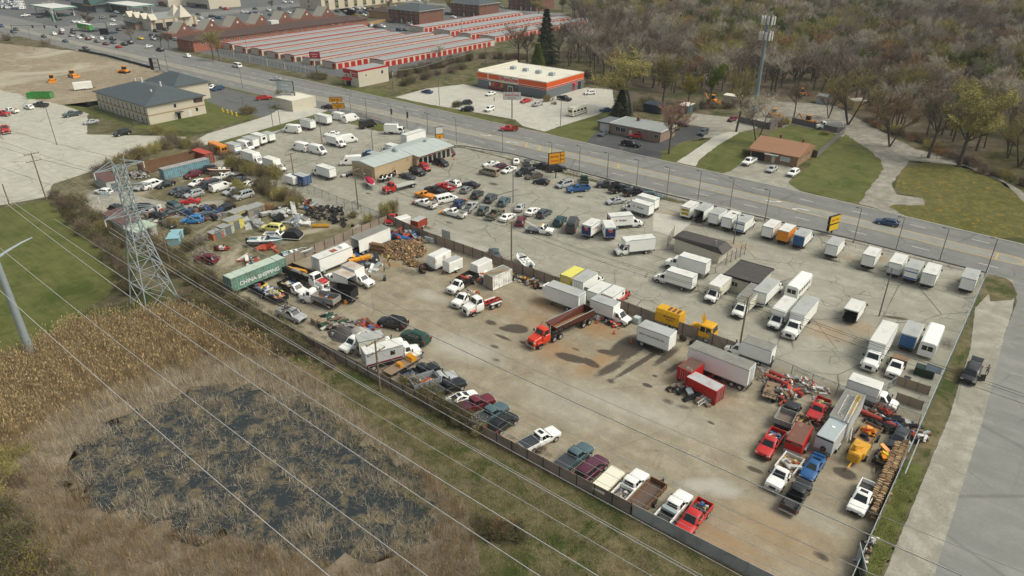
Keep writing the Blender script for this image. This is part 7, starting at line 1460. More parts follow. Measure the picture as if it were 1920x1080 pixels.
q2=fill([(-3.7,20),(-2.2,20),(-1.5,62),(-1.5,82),(-3.7,83)],6);q3=fill([(-111,54.3),(-12,54.3),(-12,55.0),(-111,55.2)],5);q=np.vstack([q,q2,q3]);kind=np.concatenate([kind,np.full(len(q2),2),np.full(len(q3),1)])
scatter('verge_grass',np.column_stack([q,np.zeros(len(q))]),RNG.random(len(q))*6.28,RNG.uniform(.6,1.3,len(q)),kind,[(m_,None)for m_ in GK],'patchy green and straw coloured grass on the verge','grass')
# ------------------------------------------------------------------ fences, rails, poles, wires, towers, signs
M_PANEL=mat('brown_fence_panel',(.29,.235,.185),.85,var=.14,scale=.5,dirt=.5,dirtc=(.13,.11,.09));M_PANG=mat('grey_fence_panel',(.36,.38,.36),.8,var=.12,scale=.5,dirt=.3,dirtc=(.2,.2,.19));M_FW=mat('grey_fence_wood',(.16,.15,.145),.9,var=.25,scale=2);M_RAIL=mat('guard_rail_steel',(.15,.155,.15),.7,.2,var=.2)
m,t,b=node_mat('chain_link');tr=N(t,'BsdfTransparent');ms=N(t,'MixShader');ms.inputs[0].default_value=.22;t.links.new(tr.outputs[0],ms.inputs[1]);t.links.new(b.outputs[0],ms.inputs[2]);b.inputs['Base Color'].default_value=(.25,.27,.27,1);t.links.new(ms.outputs[0],t.nodes['Material Output'].inputs[0]);M_CHAIN=m
def fence(label,pts,h,pm=None,post=M_STEEL,step=3.0,rail=None,chain=False,z0=.05,th=.05,name='fence',pr=.05,cat='fence',over=.1,rails=()):
 o=Vector((pts[0][0],pts[0][1],0));root=thing(name,label,cat,o);pan=MB();rl=MB();n=0;pts=[Vector((p[0],p[1],0))-o for p in pts]
 for a,c in zip(pts[:-1],pts[1:]):
  L_=(c-a).length;k=max(1,round(L_/step));nr=Vector((-(c-a).y,(c-a).x,0)).normalized()*th/2
  if pm:
   for i in range(k if not chain else 1):
    p,q=a.lerp(c,i/k),a.lerp(c,(i+.985)/k);p,q=(p,q)if not chain else(a,c)
    if chain:pan.quad(p+Vector((0,0,z0)),q+Vector((0,0,z0)),q+Vector((0,0,h)),p+Vector((0,0,h)))
    else:pan.loft([[x-nr+Vector((0,0,z0)),x+nr+Vector((0,0,z0)),x+nr+Vector((0,0,h)),x-nr+Vector((0,0,h))]for x in(p,q)])
  for i in range(k+1):
   if n<95:
    mb=MB();p=a.lerp(c,i/k)-nr*2.4;mb.cyl(p,p+Vector((0,0,h+over)),pr,n=5);part('post',mb,[post],root);n+=1
  for z in([h]if rail else[])+list(rails):rl.bar(a-nr*1.5+Vector((0,0,z)),c-nr*1.5+Vector((0,0,z)),rail or.06,rail or.06)
 if pm:part('panels' if not chain else 'wire_mesh',pan,[pm],root)
 if rl.v:part('rail',rl,[post],root)
 return root
W=lambda*l:[P(*p)for p in l]
fence('brown panel fence dividing the dirt yard from the upper lot',[(-111.5,96.6),(-98,95.2),(-60,94.9),(-34,93.9),(-24.4,93.6)],2.1,M_PANEL,M_DARK,2.5)
fence('brown panel fence closing the end of the dirt yard',[(-111.6,57),(-111.6,96.4)],2.0,M_PANEL,M_DARK,2.5);fence('brown panel fence along the front of the dirt yard',[(-111,54.3),(-75,54.3),(-26.0,54.5)],1.75,M_PANEL,M_DARK,2.5);fence('pale grey panel fence at the near end of the front wall',[(-25.8,54.5),(-12.5,54.7),(-6,54.8)],1.75,M_PANG,M_STEEL,2.5)
fence('brown slatted fence beside the stacked firewood',[(-3.75,57.5),(-3.7,82)],1.8,M_PANEL,M_STEEL,2.5,rail=.07);fence('tall steel mesh fence along the side road',[(-3.6,82.2),(-3.6,148)],2.4,M_CHAIN,M_STEEL,3,rail=.09,chain=True)
fence('low wire mesh fence between the lot and the scrap corner',[(-24.2,93.3),(-18,92.3),(-11,91.8),(-3.9,91.6)],2.2,M_CHAIN,M_SGREY,3.2,rail=.05,chain=True);fence('light steel guard rail beside the roadside grass',[(-3.1,80),(-3.15,88)],.8,None,M_STEEL,2,rail=.12)
fence('dark guard rail between the lot and the main road',[(-137,150.5),(-122,153),(-100,152),(-78,150.6),(-50,150.2),(-28,150.2),(-4,149.4)],.62,None,M_RAIL,3,rail=.26,over=.15);fence('guard rail at the mouth of the lot',[(-142,147.2),(-137,150.5)],.7,None,M_RAIL,1.5,rail=.2,rails=(.3,));fence('orange railing at the corner of the rental lot',W((668,214),(715,229)),.9,None,mat('orange_rail',(.42,.12,.03),.6),3,rail=.12,rails=(.5,));fence('blue grey guard rail along the street verge',W((480,272),(535,243),(575,231)),.6,None,M_STEEL,3,rail=.28);fence('blue grey guard rail behind the rental vans',W((640,209),(668,214),(735,237)),.5,None,M_STEEL,3,rail=.25)
fence('wire mesh fence between junkyard and upper lot',[(-170,100.5),(-124,97),(-111.5,96.8)],2,M_CHAIN,M_SGREY,3,rail=.05,chain=True);fence('black mesh construction fence along the main road',W((148,96),(200,106),(300,133)),1.1,M_DARK,M_DARK,3);fence('dark iron fence in front of the storage rows',W((405,98),(470,115),(540,130),(590,141)),1.8,M_CHAIN,M_DARK,3,rail=.06,chain=True);fence('grey board fence round the phone mast yard',W((1384,229),(1443,243),(1467,229)),2,M_FW,M_FW,2.4);fence('grey board fence behind the bungalow garden',W((1484,231),(1568,250),(1583,249)),1.9,M_FW,M_FW,2.4);fence('grey board fence beside the bungalow garden',W((1583,250),(1531,296),(1522,292)),1.9,M_FW,M_FW,2.4)
fence('green mesh fence round the hotel lawn',W((163,197),(250,236),(272,232)),1.6,M_CHAIN,mat('green_post',(.05,.10,.07),.6),3,rail=.07,chain=True);fence('small wire fence by the bare tree on the lawn',W((1726,297),(1755,299)),1.2,M_CHAIN,M_SGREY,2,rail=.06,chain=True);fence('tan board fence of the wooden house',W((690,48),(728,40)),2,mat('tan_boards',(.40,.25,.12),.8),M_WOOD,3);fence('steel frame racks near the orange sign',W((1063,328),(1082,335)),1.8,None,M_RUST,1.5,rail=.09,rails=(.8,));fence('rusty wooden fence behind the store',W((1098,157),(1125,160)),1.8,M_PBRICK,M_RUST,3)
for lab,a in(('pipe cage beside the brown roofed cabin',((1250,465),(1262,445))),('pipe railing between the two cabins',((1360,497),(1395,478)))):fence(lab,W(*a),1.8,M_CHAIN,M_RUST,1.6,rail=.05,chain=True,over=.9)
fence('tan screen in front of the rubbish bins',[(-7.6,96.2),(-4.3,96.2)],1.5,mat('tan_screen',(.30,.24,.17),.8),M_SGREY,1.6);fence('tan screen behind the rubbish bins',[(-9,100.6),(-4.3,100.6)],1.5,mat('tan_screen',(.30,.24,.17),.8),M_SGREY,1.6);fence('open mesh gate of the rubbish corner',[(-9.6,96.4),(-8.6,99.8)],1.7,M_CHAIN,M_STEEL,2,rail=.06,chain=True)
g=thing('yard_gate','grey gate leaf standing open at the yard corner','gate',P(1604,1045));a,c=Vector((0,0,0)),P(1612,1078)-P(1604,1045);mb=MB();e=(c-a).normalized()*3.6;mb.quad((0,0,.15),(e.x,e.y,.15),(e.x,e.y,2.1),(0,0,2.1));part('leaf',mb,[M_PANG],g);mb=MB()
for p,q in(((0,0,.1),(e.x,e.y,.1)),((0,0,2.1),(e.x,e.y,2.1)),((0,0,0),(0,0,2.2)),((e.x,e.y,0),(e.x,e.y,2.2))):mb.bar(p,q,.08)
part('frame',mb,[M_STEEL],g)
def pole(label,base,top,kind='two',r=.09,m=None,name='lamp_post',group=None,arm=0,H=None,cat=None):
 p=P(*base);H=H or PB(top[0],top[1],p);root=thing(name,label,cat or('lamp post' if kind in('two','one','arm','flag')else 'pole'),p,0,group);m=m or M_SGREY;mb=MB();mb.cyl((0,0,-.1),(0,0,H),r,r*.7,n=8);part('pole',mb,[m],root)
 if kind in('two','one','flag'):
  for sg in((-1,1)if kind=='two' else(-1,)):mb=MB();mb.bar((0,0,H-.1),(sg*.8,0,H+.02),.06);mb.bbox(sg*.85-.35,sg*.85+.35,-.18,.18,H-.05,H+.12,.04);part('lamp_head',mb,[M_SGREY],root)
  if kind=='flag':mb=MB();mb.box(.1,.7,-.02,.02,H-3.2,H-1.3);part('banner',mb,[M_DARK],root)
 elif kind=='arm':a=R(arm);d=Vector((math.cos(a),math.sin(a),0));q=Vector((0,0,H-1.2));e=q+d*3+Vector((0,0,.7));mb=MB();mb.bar(q,e,.08);part('arm',mb,[M_STEEL],root);mb=MB();mb.sphere(e+d*.3,.3,(1.4,.7,.5));part('lamp_head',mb,[M_STEEL],root)
 if kind in('wood','arm','wood2'):
  for k in range(2 if kind=='wood2' else 1):mb=MB();z=H-.25-k*1.7;mb.bar((0,-1.6,z),(0,1.6,z),.13);[mb.cyl((0,y,z+.05),(0,y,z+.32),.05,n=5)for y in(-1.5,-.6,.6,1.5)];part('cross_arm',mb,[M_POLE],root)
  if kind=='wood':mb=MB();mb.cyl((.25,0,H-1.9),(.25,0,H-.9),.25,n=8);part('transformer',mb,[M_STEEL],root)
 return root
LP=[((1845,522),(1870.7,448),'one'),((1762,487),(1780,429),'one'),((1680,467),(1696,408),'one'),((1600,456),(1617,391),'one'),((1434,414),(1439,356),'one'),((1368.7,387.5),(1374.5,335),'one'),((1308.7,374),(1313,321),'one'),((1250,369),(1252.5,314),'one'),((1193,352),(1195,299.5),'one'),((1138,337),(1142,287),'one'),((1085.7,326),(1088,273.7),'one'),((1034,297),(1034.5,268),'one'),((942.5,287),(941,244),'one'),((856,269),(852,221),'one'),((802.5,253),(800,212),'two'),((764,240),(761,202),'flag'),((734,229),(730.7,196),'flag'),((688,220),(683.7,185),'one'),((658,210),(654,178),'one')]
NTH=['first','second','third','fourth','fifth','sixth','seventh','eighth','ninth','tenth','eleventh','twelfth','thirteenth','fourteenth','fifteenth','sixteenth','seventeenth','eighteenth','nineteenth']
for i,(b_,t_,k_)in enumerate(LP):pole('%s lamp post along the main road counted from the side road corner'%NTH[i],b_,t_,k_,group='lamp posts along the main road',m=M_RUST if i in(0,9)else M_FW)
for l_,b_,t_,k_ in(('lone lamp post with a single head in the open lot',(1648,593),(1671.5,502),'one'),('two headed lamp post before the row of five box trucks',(1375,457),(1383,402),'two'),('tall thin lamp post beside the rows of cars',(962,380.6),(965,315),'one'),('two headed lamp post among the rental vans',(604,269),(597,216),'two'),('two headed lamp post behind the tan garage',(699.5,283),(695,243),'two'),('plain post on the street verge',(513,242),(507,184),'plain'),('two headed lamp post on the street verge',(526.5,240),(520,196),'two'),('lamp post on the store car park island',(1051,236),(1053,186),'one'),('two headed lamp post at the store car park verge',(824,197),(822,147),'two'),('slanting dark pole in the pale lot',(107,272),(84,200),'plain'),('lamp pole by the grass beyond the construction site',(64,94),(51,55),'two'),('lamp pole on the verge by the pylon sign',(316,136),(306,97),'one'),('lamp post at the hotel car park edge',(458,209),(453,181),'plain'),('lamp post by the storage fence entrance',(455,165),(452,130),'one'),('street pole before the storage rows',(467,116),(458,72),'plain'),('pole in the brick apartment car park',(731,56),(728,16),'plain'),('pole among the rear storage rows',(866,70),(865,33),'plain')):pole(l_,b_,t_,k_,.12,M_FW)
for k,(x,y)in enumerate(((439,108),(469,117),(502,124),(535,131),(573,137))):pole('%s short white globe lamp behind the storage fence'%NTH[k],(x,y),None,'one',.08,M_WFR,H=3.2,group='globe lamps behind the storage fence')
WP=[('wooden pole with two cross arms standing in front of the yard wall',(713,733),(703,638),'wood2'),('grey wooden pole with two cross arms beside the steel tower',(322,508),(308,436),'wood2'),('wooden pole with two cross arms at the field corner',(87,375),(57,287),'wood2'),('thin lattice post at the edge of the field',(20,390),(5,345),'plain'),('wooden pole with a long lamp arm beside the divider fence',(1384,665),(1398,556),'arm'),('wooden pole with a lamp arm near the covered boat',(672,392),(661,317),'arm'),('wooden pole at the divider beside the white boat',(959,514),(957,415),'arm'),('wooden pole near the blue box trailer',(552,336),(545,287),'wood2'),('pale pole in front of the thicket',(837,151),(834,109),'wood2'),('pale pole on the verge by the vacant ground',(738,180),(733,131),'wood'),('thin pale pole behind the store',(911,128),(912,84),'wood2'),('pale pole behind the store corner',(1057,133),(1058,93),'wood2'),('pole with a white transformer beside the backhoe',(1316,204),(1323,138),'wood')]
WPR=[pole(l_,b_,t_,k_,.17,M_POLE if i<8 else M_FW,'utility_pole',cat='utility pole')for i,(l_,b_,t_,k_)in enumerate(WP)]
M_WIRE=mat('wire_grey',(.45,.46,.45),.5);M_WIRED=mat('wire_dark',(.05,.05,.05),.6)
def wire3(label,pts,r=.03,m=None,group='power lines'):
 o=thing('power_line',label,'power line',pts[0],0,group);mb=MB();a=Vector(pts[0]);mb.loft([[Vector(p)-a+Vector((0,math.cos(q)*r,math.sin(q)*r))for q in(0,2.09,4.19)]for p in pts]);part('cable',mb,[m or M_WIRE],o,60)
def wire_fit(label,px,yv,u0,u1,r=.035,m=None):
 q=[PV(x,y,yv)for x,y in px];f=np.polyfit([p.x for p in q],[p.z for p in q],2 if len(q)>2 else 1);f[0]=max(f[0],0)if len(q)>2 else f[0];wire3(label,[(u,yv,float(np.polyval(f,u)))for u in np.linspace(u0,u1,26)],r,m)
def sag(label,a,c,s=.8,r=.025,m=None):wire3(label,[tuple(Vector(a).lerp(Vector(c),t_)-Vector((0,0,4*s*t_*(1-t_))))for t_ in np.linspace(0,1,15)],r,m,'pole wires')
TX=-116.7
wire_fit('lower power line crossing the reeds from the left edge',[(0,465),(92,540),(439,810),(801,1080)],27,-122,0,.04);wire_fit('power line nearest the bottom left corner over the marsh',[(0,545),(299,810),(480,965),(617,1080)],21.5,-122,-10,.04);wire_fit('power line over the far side of the pond',[(22,390),(222,540),(480,725),(606,810),(960,1046)],31,-135,4,.045);wire_fit('power line between the pond and the verge',[(25,380),(262,540),(480,682),(681,810),(960,982),(1122,1080)],30.4,-135,6,.045)
wire_fit('thin power line along the middle of the verge',[(330,552),(480,642),(760,810),(960,927),(1222,1080)],35,TX,6,.03);wire_fit('bright double power line above the verge, lower strand',[(92,362),(377,540),(480,605),(827,810),(960,887),(1310,1080)],42.0,TX,6,.05);wire_fit('bright double power line above the verge, upper strand',[(377,536),(480,600),(827,804),(960,881),(1310,1076)],42.3,TX,6,.035);wire_fit('power line skimming the top of the yard wall',[(480,575),(895,810),(1390,1080)],42.1,TX,6,.035);wire_fit('bright power line sweeping across the whole dirt yard',[(262,357),(480,470),(622,540),(960,700),(1200,810),(1440,918),(1805,1080)],49.8,TX,9,.055)
wire_fit('thin power line across the dirt yard above the bright one',[(380,380),(670,540),(960,670),(1440,880),(1920,1075)],50.0,TX,9,.025);wire_fit('faint power line crossing the dirt yard below the bright one',[(480,500),(920,735),(1440,985),(1640,1080)],49.2,TX,6,.02)
for i,(l_,du,z_)in enumerate((('left tower line toward the far lots, top arm',42.2,24.9),('right tower line toward the far lots, top arm',49.1,24.9),('left tower line toward the far lots, middle arm',41.5,20.8),('right tower line toward the far lots, middle arm',50.1,20.8))):sag(l_,(TX,du,z_),(TX-260,du+2,z_+1),7,.035,M_WIRE)
w1,w2,w3=[Vector(r_.location)for r_ in WPR[:3]]
for k,(dy,dz)in enumerate(((-1.5,0),(1.5,0),(-1.5,-1.7),(1.5,-1.7))):
 h=[PB(*WP[i][2],P(*WP[i][1]))+dz for i in range(3)];n_=('outer top','inner top','outer lower','inner lower')[k];sag('%s wire from the wall pole to the tower side pole'%n_,w1+Vector((0,dy,h[0])),w2+Vector((0,dy,h[1])),.9);sag('%s wire from the tower side pole to the field corner pole'%n_,w2+Vector((0,dy,h[1])),w3+Vector((0,dy,h[2])),.9);sag('%s wire from the wall pole past the yard corner'%n_,w1+Vector((0,dy,h[0])),Vector((8,52.5+dy,h[0]+.5)),1.2)
e_=[Vector(WPR[i].location)+Vector((0,0,PB(*WP[i][2],P(*WP[i][1]))-.2))for i in(5,6,4)]
for k,dz in enumerate((0,-.5,-1.6)):n_=('top','second','low')[k];v_=Vector((0,.4*k,dz));sag('%s dark wire along the divider between the two lamp poles'%n_,e_[0]+v_,e_[1]+v_,.8,.03,M_WIRED);sag('%s dark wire along the divider to the long armed pole'%n_,e_[1]+v_,e_[2]+v_,.8,.03,M_WIRED);sag('%s dark wire from the long armed pole across the side road'%n_,e_[2]+v_,(70,92,10+dz),1.2,.03,M_WIRED)
for i,j in((8,9),(8,10),(10,11),(11,12)):
 a_,c_=[Vector(WPR[q].location)+Vector((0,0,PB(*WP[q][2],P(*WP[q][1]))-.2))for q in(i,j)];sag('wire hung between the pole %d and next pole behind the store'%(i-7)if 0 else('wire from the thicket pole to the verge pole','wire from the thicket pole to the thin pole','wire behind the store between the two thin poles','wire from the store corner pole to the transformer pole')[(8,9)==(i,j)and 0 or(8,10)==(i,j)and 1 or(10,11)==(i,j)and 2 or 3],a_,c_,1.0,.04)
T=thing('lattice_tower','galvanised lattice tower with three cross arms at the marsh edge','pylon',(TX,46.1,0));hw=lambda z:2.95+(.75-2.95)*min(1,z/16.5)if z<16.5 else.75
cor=((-1,-1),(1,-1),(1,1),(-1,1));C_=lambda i,z:(cor[i][0]*hw(z),cor[i][1]*hw(z),z)
for i in range(4):mb=MB();mb.bar(C_(i,-.2),C_(i,16.5),.17);mb.bar(C_(i,16.5),C_(i,25),.14);part('leg',mb,[M_STEEL],T)
mb=MB();zs=[0,4.2,7.6,10.4,12.8,14.8,16.5,18.2,19.9,21.6,23.3,25]
for a,c in zip(zs[:-1],zs[1:]):
 for i in range(4):j=(i+1)%4;mb.bar(C_(i,a),C_(j,c),.085);mb.bar(C_(j,a),C_(i,c),.085);mb.bar(C_(i,c),C_(j,c),.085)
part('bracing',mb,[M_STEEL],T)
for z in(17.0,21.0,24.8):
 mb=MB();L_=4.3 if z!=24.8 else 3.9
 for sg in(-1,1):
  for x in(-.75,.75):mb.bar((x,0,z),(0,sg*L_,z),.11);mb.bar((x,sg*.7,z+1.0),(0,sg*L_,z),.08)
  for q in(.35,.65):mb.bar((-.75*(1-q),sg*(.75+(L_-.75)*q),z),(.75*(1-q),sg*(.75+(L_-.75)*q),z),.06)
 part('cross_arm',mb,[M_STEEL],T)
 for sg in(-1,1):mb=MB();mb.cyl((0,sg*L_,z),(0,sg*L_,z-1.1),.09,n=6);part('insulator',mb,[M_WFR],T)
mb=MB();[mb.bar((x,sg*.7,25),(0,sg*1.1,26.4),.08)for x in(-.7,.7)for sg in(-1,1)];part('peak',mb,[M_STEEL],T)
b_=P(60,668);T=thing('steel_pole','thick grey steel pole with a curved arm rising from the reeds','pylon',b_);mb=MB();mb.cyl((0,0,-.3),(0,0,24),.62,.34,n=14);part('shaft',mb,[M_STEEL],T,40)
for z,sg in((16.6,1),(18.4,-1)):mb=MB();q=[Vector((0,0,z)),Vector((0,sg*1.8,z+.7)),Vector((0,sg*3.6,z+1.25)),Vector((0,sg*5.3,z+1.6))];[mb.cyl(a,c,.27-.06*i,.21-.06*i,n=8)for i,(a,c)in enumerate(zip(q[:-1],q[1:]))];part('arm',mb,[M_STEEL],T,40)
b_=P(1413,213);T=thing('phone_mast','tall grey phone mast with two rings of white antennas','mast',b_);H=PB(1438,30,b_);mb=MB();mb.cyl((0,0,-.2),(0,0,H),.78,.42,n=12);part('pole',mb,[mat('mast_steel',(.20,.26,.28),.5,.2)],T,40);mb=MB();mb.bbox(-.32,.32,-.18,.18,-1.2,1.2,.08);am=mb.mesh('antenna',[M_WFR],0)
for z in(H-1.4,H-6.2):
 mb=MB();[mb.bar((2.6*math.cos(q*2.094+a),2.6*math.sin(q*2.094+a),z+d_),(2.6*math.cos((q+1)*2.094+a),2.6*math.sin((q+1)*2.094+a),z+d_),.12)for q in range(3)for a in(.3,)for d_ in(-.5,.6)];[mb.bar((0,0,z),(2.4*math.cos(q*2.094+.3),2.4*math.sin(q*2.094+.3),z),.14)for q in range(3)];part('platform',mb,[M_SGREY],T)
 for q in range(10):a=q*.628;inst('antenna',am,T,(2.1*math.cos(a),2.1*math.sin(a),z+.1*(q%3)),a+R(90))
M_SORG=mat('sign_orange',(.68,.30,.012),.5);M_SYEL=mat('sign_yellow',(.70,.46,.01),.5);M_BTXT=mat('lettering_black',(.02,.015,.012),.6)
def sign(label,base,top,boards,px=0,r=.16,pole_h=None,posts=(0,),pm=None,rz=0):
 p=P(*base);H=PB(top[0],top[1],p);T=thing('pole_sign',label,'sign',p,R(rz));mb=MB();[mb.cyl((x,0,-.1),(x,0,H-.1),r,n=8)for x in posts];part('pole',mb,[pm or M_DARK],T)
 for x0,x1,z0,z1,m_,lines in boards:
  z0,z1=H+z0,H+z1;mb=MB();mb.box(x0,x1,-.28,.28,z0,z1);part('cabinet',mb,[M_DARK],T)
  for sg in(-1,1):mb=MB();mb.box(x0+.06,x1-.06,sg*.29-.008,sg*.29+.008,z0+.06,z1-.06);part('face',mb,[m_],T)
  for tx,fz,sz,tm in lines:text(tx,T,((x0+x1)/2,-.31,z0+(z1-z0)*fz),(R(90),0,0),sz,tm,sx=.9)
 return T
Y90=60
sign('orange double board sign on a black pole above the dark pickups',(1042,334),(1046,286),[(-2.2,.95,-2.9,0,M_SORG,[('Jack Son',.68,.75,M_BTXT),('CAR SALES',.28,.55,M_STRED)]),(1.0,2.3,-2.9,0,M_SORG,[('BUY',.7,.6,M_BTXT),('RENT',.35,.5,M_BTXT)])],rz=Y90);sign('two orange boards on one pole beside the rental vans',(634,210),(632,182),[(-2.6,1.8,-1.7,0,M_SORG,[('Jack Son',.5,.9,M_BTXT)]),(-1.8,2.4,-3.9,-2.1,M_SORG,[('CAR & TRUCK',.65,.5,M_BTXT),('RENTAL',.3,.5,M_BTXT)])],rz=Y90-20)
sign('two stacked yellow boards on a black pole by the box trucks',(1558,440),(1574,405),[(-1.7,1.7,-1.7,0,M_SYEL,[('Jack Son',.5,.75,M_STRED)]),(-1.6,1.6,-3.3,-1.9,M_SYEL,[])],rz=Y90+10);sign('white over orange board at the showroom corner',(824,259),(819,238),[(-1.2,1.2,-2.1,0,M_WFR,[]),(-1.2,1.2,-4.0,-2.2,M_SORG,[('JS',.5,1.1,M_BTXT)])],posts=(-1.1,1.1),rz=Y90);sign('red and white storage sign on a black pole',(595,145),(593,97),[(-2.2,2.2,-2.6,0,M_STRED,[('CubeSmart',.65,.8,M_WTXT),('self storage',.28,.5,M_WTXT)]),(-2.2,2.2,-3.7,-2.65,M_WFR,[])],rz=Y90-25)
sign('white store sign with red lettering on a black pole',(960,222),(960,172),[(-3.0,3.0,-2.6,0,M_WFR,[('AutoZone',.62,1.25,M_STRED),('AUTO PARTS',.22,.5,M_BTXT)])],rz=35);sign('grey and white double sign on three black posts',(540,198),(542,151),[(-3.2,3.2,-3.6,0,mat('sign_grey',(.42,.48,.46),.6),[('Chateau',.62,1.0,M_WTXT),('INN & SUITES',.28,.6,M_WTXT)]),(-2.4,3.4,-6.2,-4.0,M_WFR,[('LOW RATES',.7,.6,M_BTXT),('POOL WIFI',.3,.6,M_BTXT)])],posts=(-1.8,.2,2.4),rz=25);sign('dark pylon sign with white panels beside the main road',(295,135),(293,109),[(-2.8,-1.2,-5,0,M_DARK,[]),(-1.1,1.6,-1.8,-.1,M_WFR,[]),(-1.1,1.6,-3.7,-2,M_WFR,[]),(-1.1,1.6,-5.4,-3.9,M_WFR,[])],rz=25)
sign('black sign with a white board by the green truck',(195,65),(191,42),[(-3,3,-3.2,0,M_WFR,[]),(-2.2,3.2,-9,-3.3,M_DARK,[])],rz=30);sign('tall white price sign with a green panel',(103,41),(96,16),[(-1.5,1.5,-3.5,0,M_WFR,[]),(-1.8,1.8,-7.5,-3.6,M_GRNB,[])],pm=M_WFR,r=.6,rz=30);sign('red octagonal stop sign at the street mouth',(617,208),(615,197),[],r=.05)
p=P(617,209);T=thing('stop_sign_plate','red stop plate on the thin post at the street mouth','sign',(p.x,p.y-.06,2.4));mb=MB();mb.loft([[(.42*math.cos(R(22.5+45*i)),y,.42*math.sin(R(22.5+45*i)))for i in range(8)]for y in(.02,-.02)]);part('plate',mb,[M_STRED],T);text('STOP',T,(0,-.035,0),(R(90),0,0),.28,M_WTXT)
for k,(x,y)in enumerate(((418,210),(427,212.5),(435,215),(444,218))):p=P(x,y);T=thing('bollard','%s yellow bollard at the hotel pavement counted from the hotel'%NTH[k],'bollard',p,0,'yellow bollards at the hotel');mb=MB();mb.cyl((0,0,0),(0,0,1.3),.32,.28,n=8);part('post',mb,[MATS['bollard_yellow']],T);mb=MB();mb.cyl((0,0,1.3),(0,0,1.4),.26,.1,n=8);part('cap',mb,[M_WFR],T)
T=thing('traffic_signal','traffic signal arm with three dark heads over the junction','traffic light',P(28,72));a_=P(28,72);mb=MB();mb.cyl((0,0,0),(0,0,7),.2,n=8);e=PV(80,42,a_.y+8)-a_;mb.bar((0,0,6.8),(22,16,7.3),.18);part('mast',mb,[M_SGREY],T)
for q in(.45,.7,.95):mb=MB();mb.bbox(22*q-.4,22*q+.4,16*q-.3,16*q+.3,5.6,7.2,.08);part('signal_head',mb,[M_DARK],T)
# ------------------------------------------------------------------ working trucks, machines, boats, scrap, people
def mid(f,r,z=1.2):a,c=P(*r,z),P(*f,z);return((a.x+c.x)/2,(a.y+c.y)/2,.012),math.atan2(c.y-a.y,c.x-a.x)
def e8(ox,oy,x,y,s=8):return(ox+x/s,oy+y/s)
def rig(label,f,r,cab,cn,L,body='flat',bm=None,h=.9,axles=1,load=0,name='flatbed_truck',wd=1.12,cat='truck',inner=None,z=1.2,roof=None):
 loc,rz=mid(f,r,z);root=thing(name,label,cat,loc,rz);xb,rh,wr=cab_front(root,L/2,cab,cn,wd);z0=1.2 if cab in('med','big')else.95;x0,x1=-L/2,xb-.15;bm=bm or M_CHAS
 chassis(root,x0,xb+.3,z0-.1,body!='frame');wheels(root,[x0+1.1+1.3*k for k in range(axles)],wr,wd-.06,.24,None,tuple(range(axles)))
 if body=='frame':return root
 mb=MB();mb.box(x0,x1,-wd,wd,z0-.1,z0);part('deck',mb,[inner or M_WOOD],root)
 if body=='dump':
  mb=MB();[mb.box(*a,z0,z0+h)for a in((x0,x1,-wd,-wd+.07),(x0,x1,wd-.07,wd),(x0,x0+.07,-wd+.07,wd-.07),(x1-.07,x1,-wd+.07,wd-.07))]
  for k in range(int((x1-x0)/.8)+1):xx=x0+k*.8;[mb.box(xx,min(x1,xx+.08),s_*(wd+.03)-.04,s_*(wd+.03)+.04,z0-.05,z0+h+.02)for s_ in(-1,1)]
  mb.box(x0-.02,x1+.02,-wd-.05,-wd+.02,z0+h,z0+h+.08);mb.box(x0-.02,x1+.02,wd-.02,wd+.05,z0+h,z0+h+.08);part('bed_sides',mb,[bm],root)
 elif body=='flat':mb=MB();mb.box(x1-.08,x1,-wd,wd,z0,z0+h);part('headboard',mb,[bm],root)
 if load:part('load',rubble(MB(),load,x0+.4,x1-.4,-wd+.3,wd-.3,z0+.02,.12,.4,load,.5,pile=.5),LOADM,root)
 return root
A8=(790,470);B8=(420,500);C8=(1400,690);D8=(1400,790);E8=(620,570);F8=(740,640)
M_DBED=mat('dump_bed_maroon',(.105,.03,.022),.6,var=.2,dirt=.3,dirtc=(.12,.06,.03));M_DIN=mat('rusty_bed_floor',(.23,.105,.04),.8,var=.5,scale=.6);M_GBED=mat('grey_bed',(.28,.29,.28),.7,var=.2,dirt=.4,dirtc=(.15,.1,.07))
t=rig('red dump truck with a long maroon tipping trailer',(1000,640),(1100,592),'big','red',13.4,'frame',axles=0);t.name='dump_truck'
for c in t.children:
 if c.name[:3]=='cab':c.material_slots[0].material=mat('bright_red_cab',(.62,.045,.015),.35,coat=.3)
wheels(t,[1.1,2.45,-4.3,-5.7],.52,1.12,.24,None,(0,1,2,3));x0,x1=-6.6,1.9;mb=MB()
for sg in(-1,1):mb.add([(x0,sg*1.05,1.3),(x1,sg*.7,1.75),(x1+.5,sg*1.25,2.75),(x0,sg*1.25,2.75),(x0,sg*.97,1.3),(x1,sg*.62,1.75),(x1+.45,sg*1.17,2.75),(x0,sg*1.17,2.75)],[(0,1,2,3),(7,6,5,4),(3,2,6,7),(0,4,5,1)]if sg<0 else[(3,2,1,0),(4,5,6,7),(7,6,2,3),(1,5,4,0)])
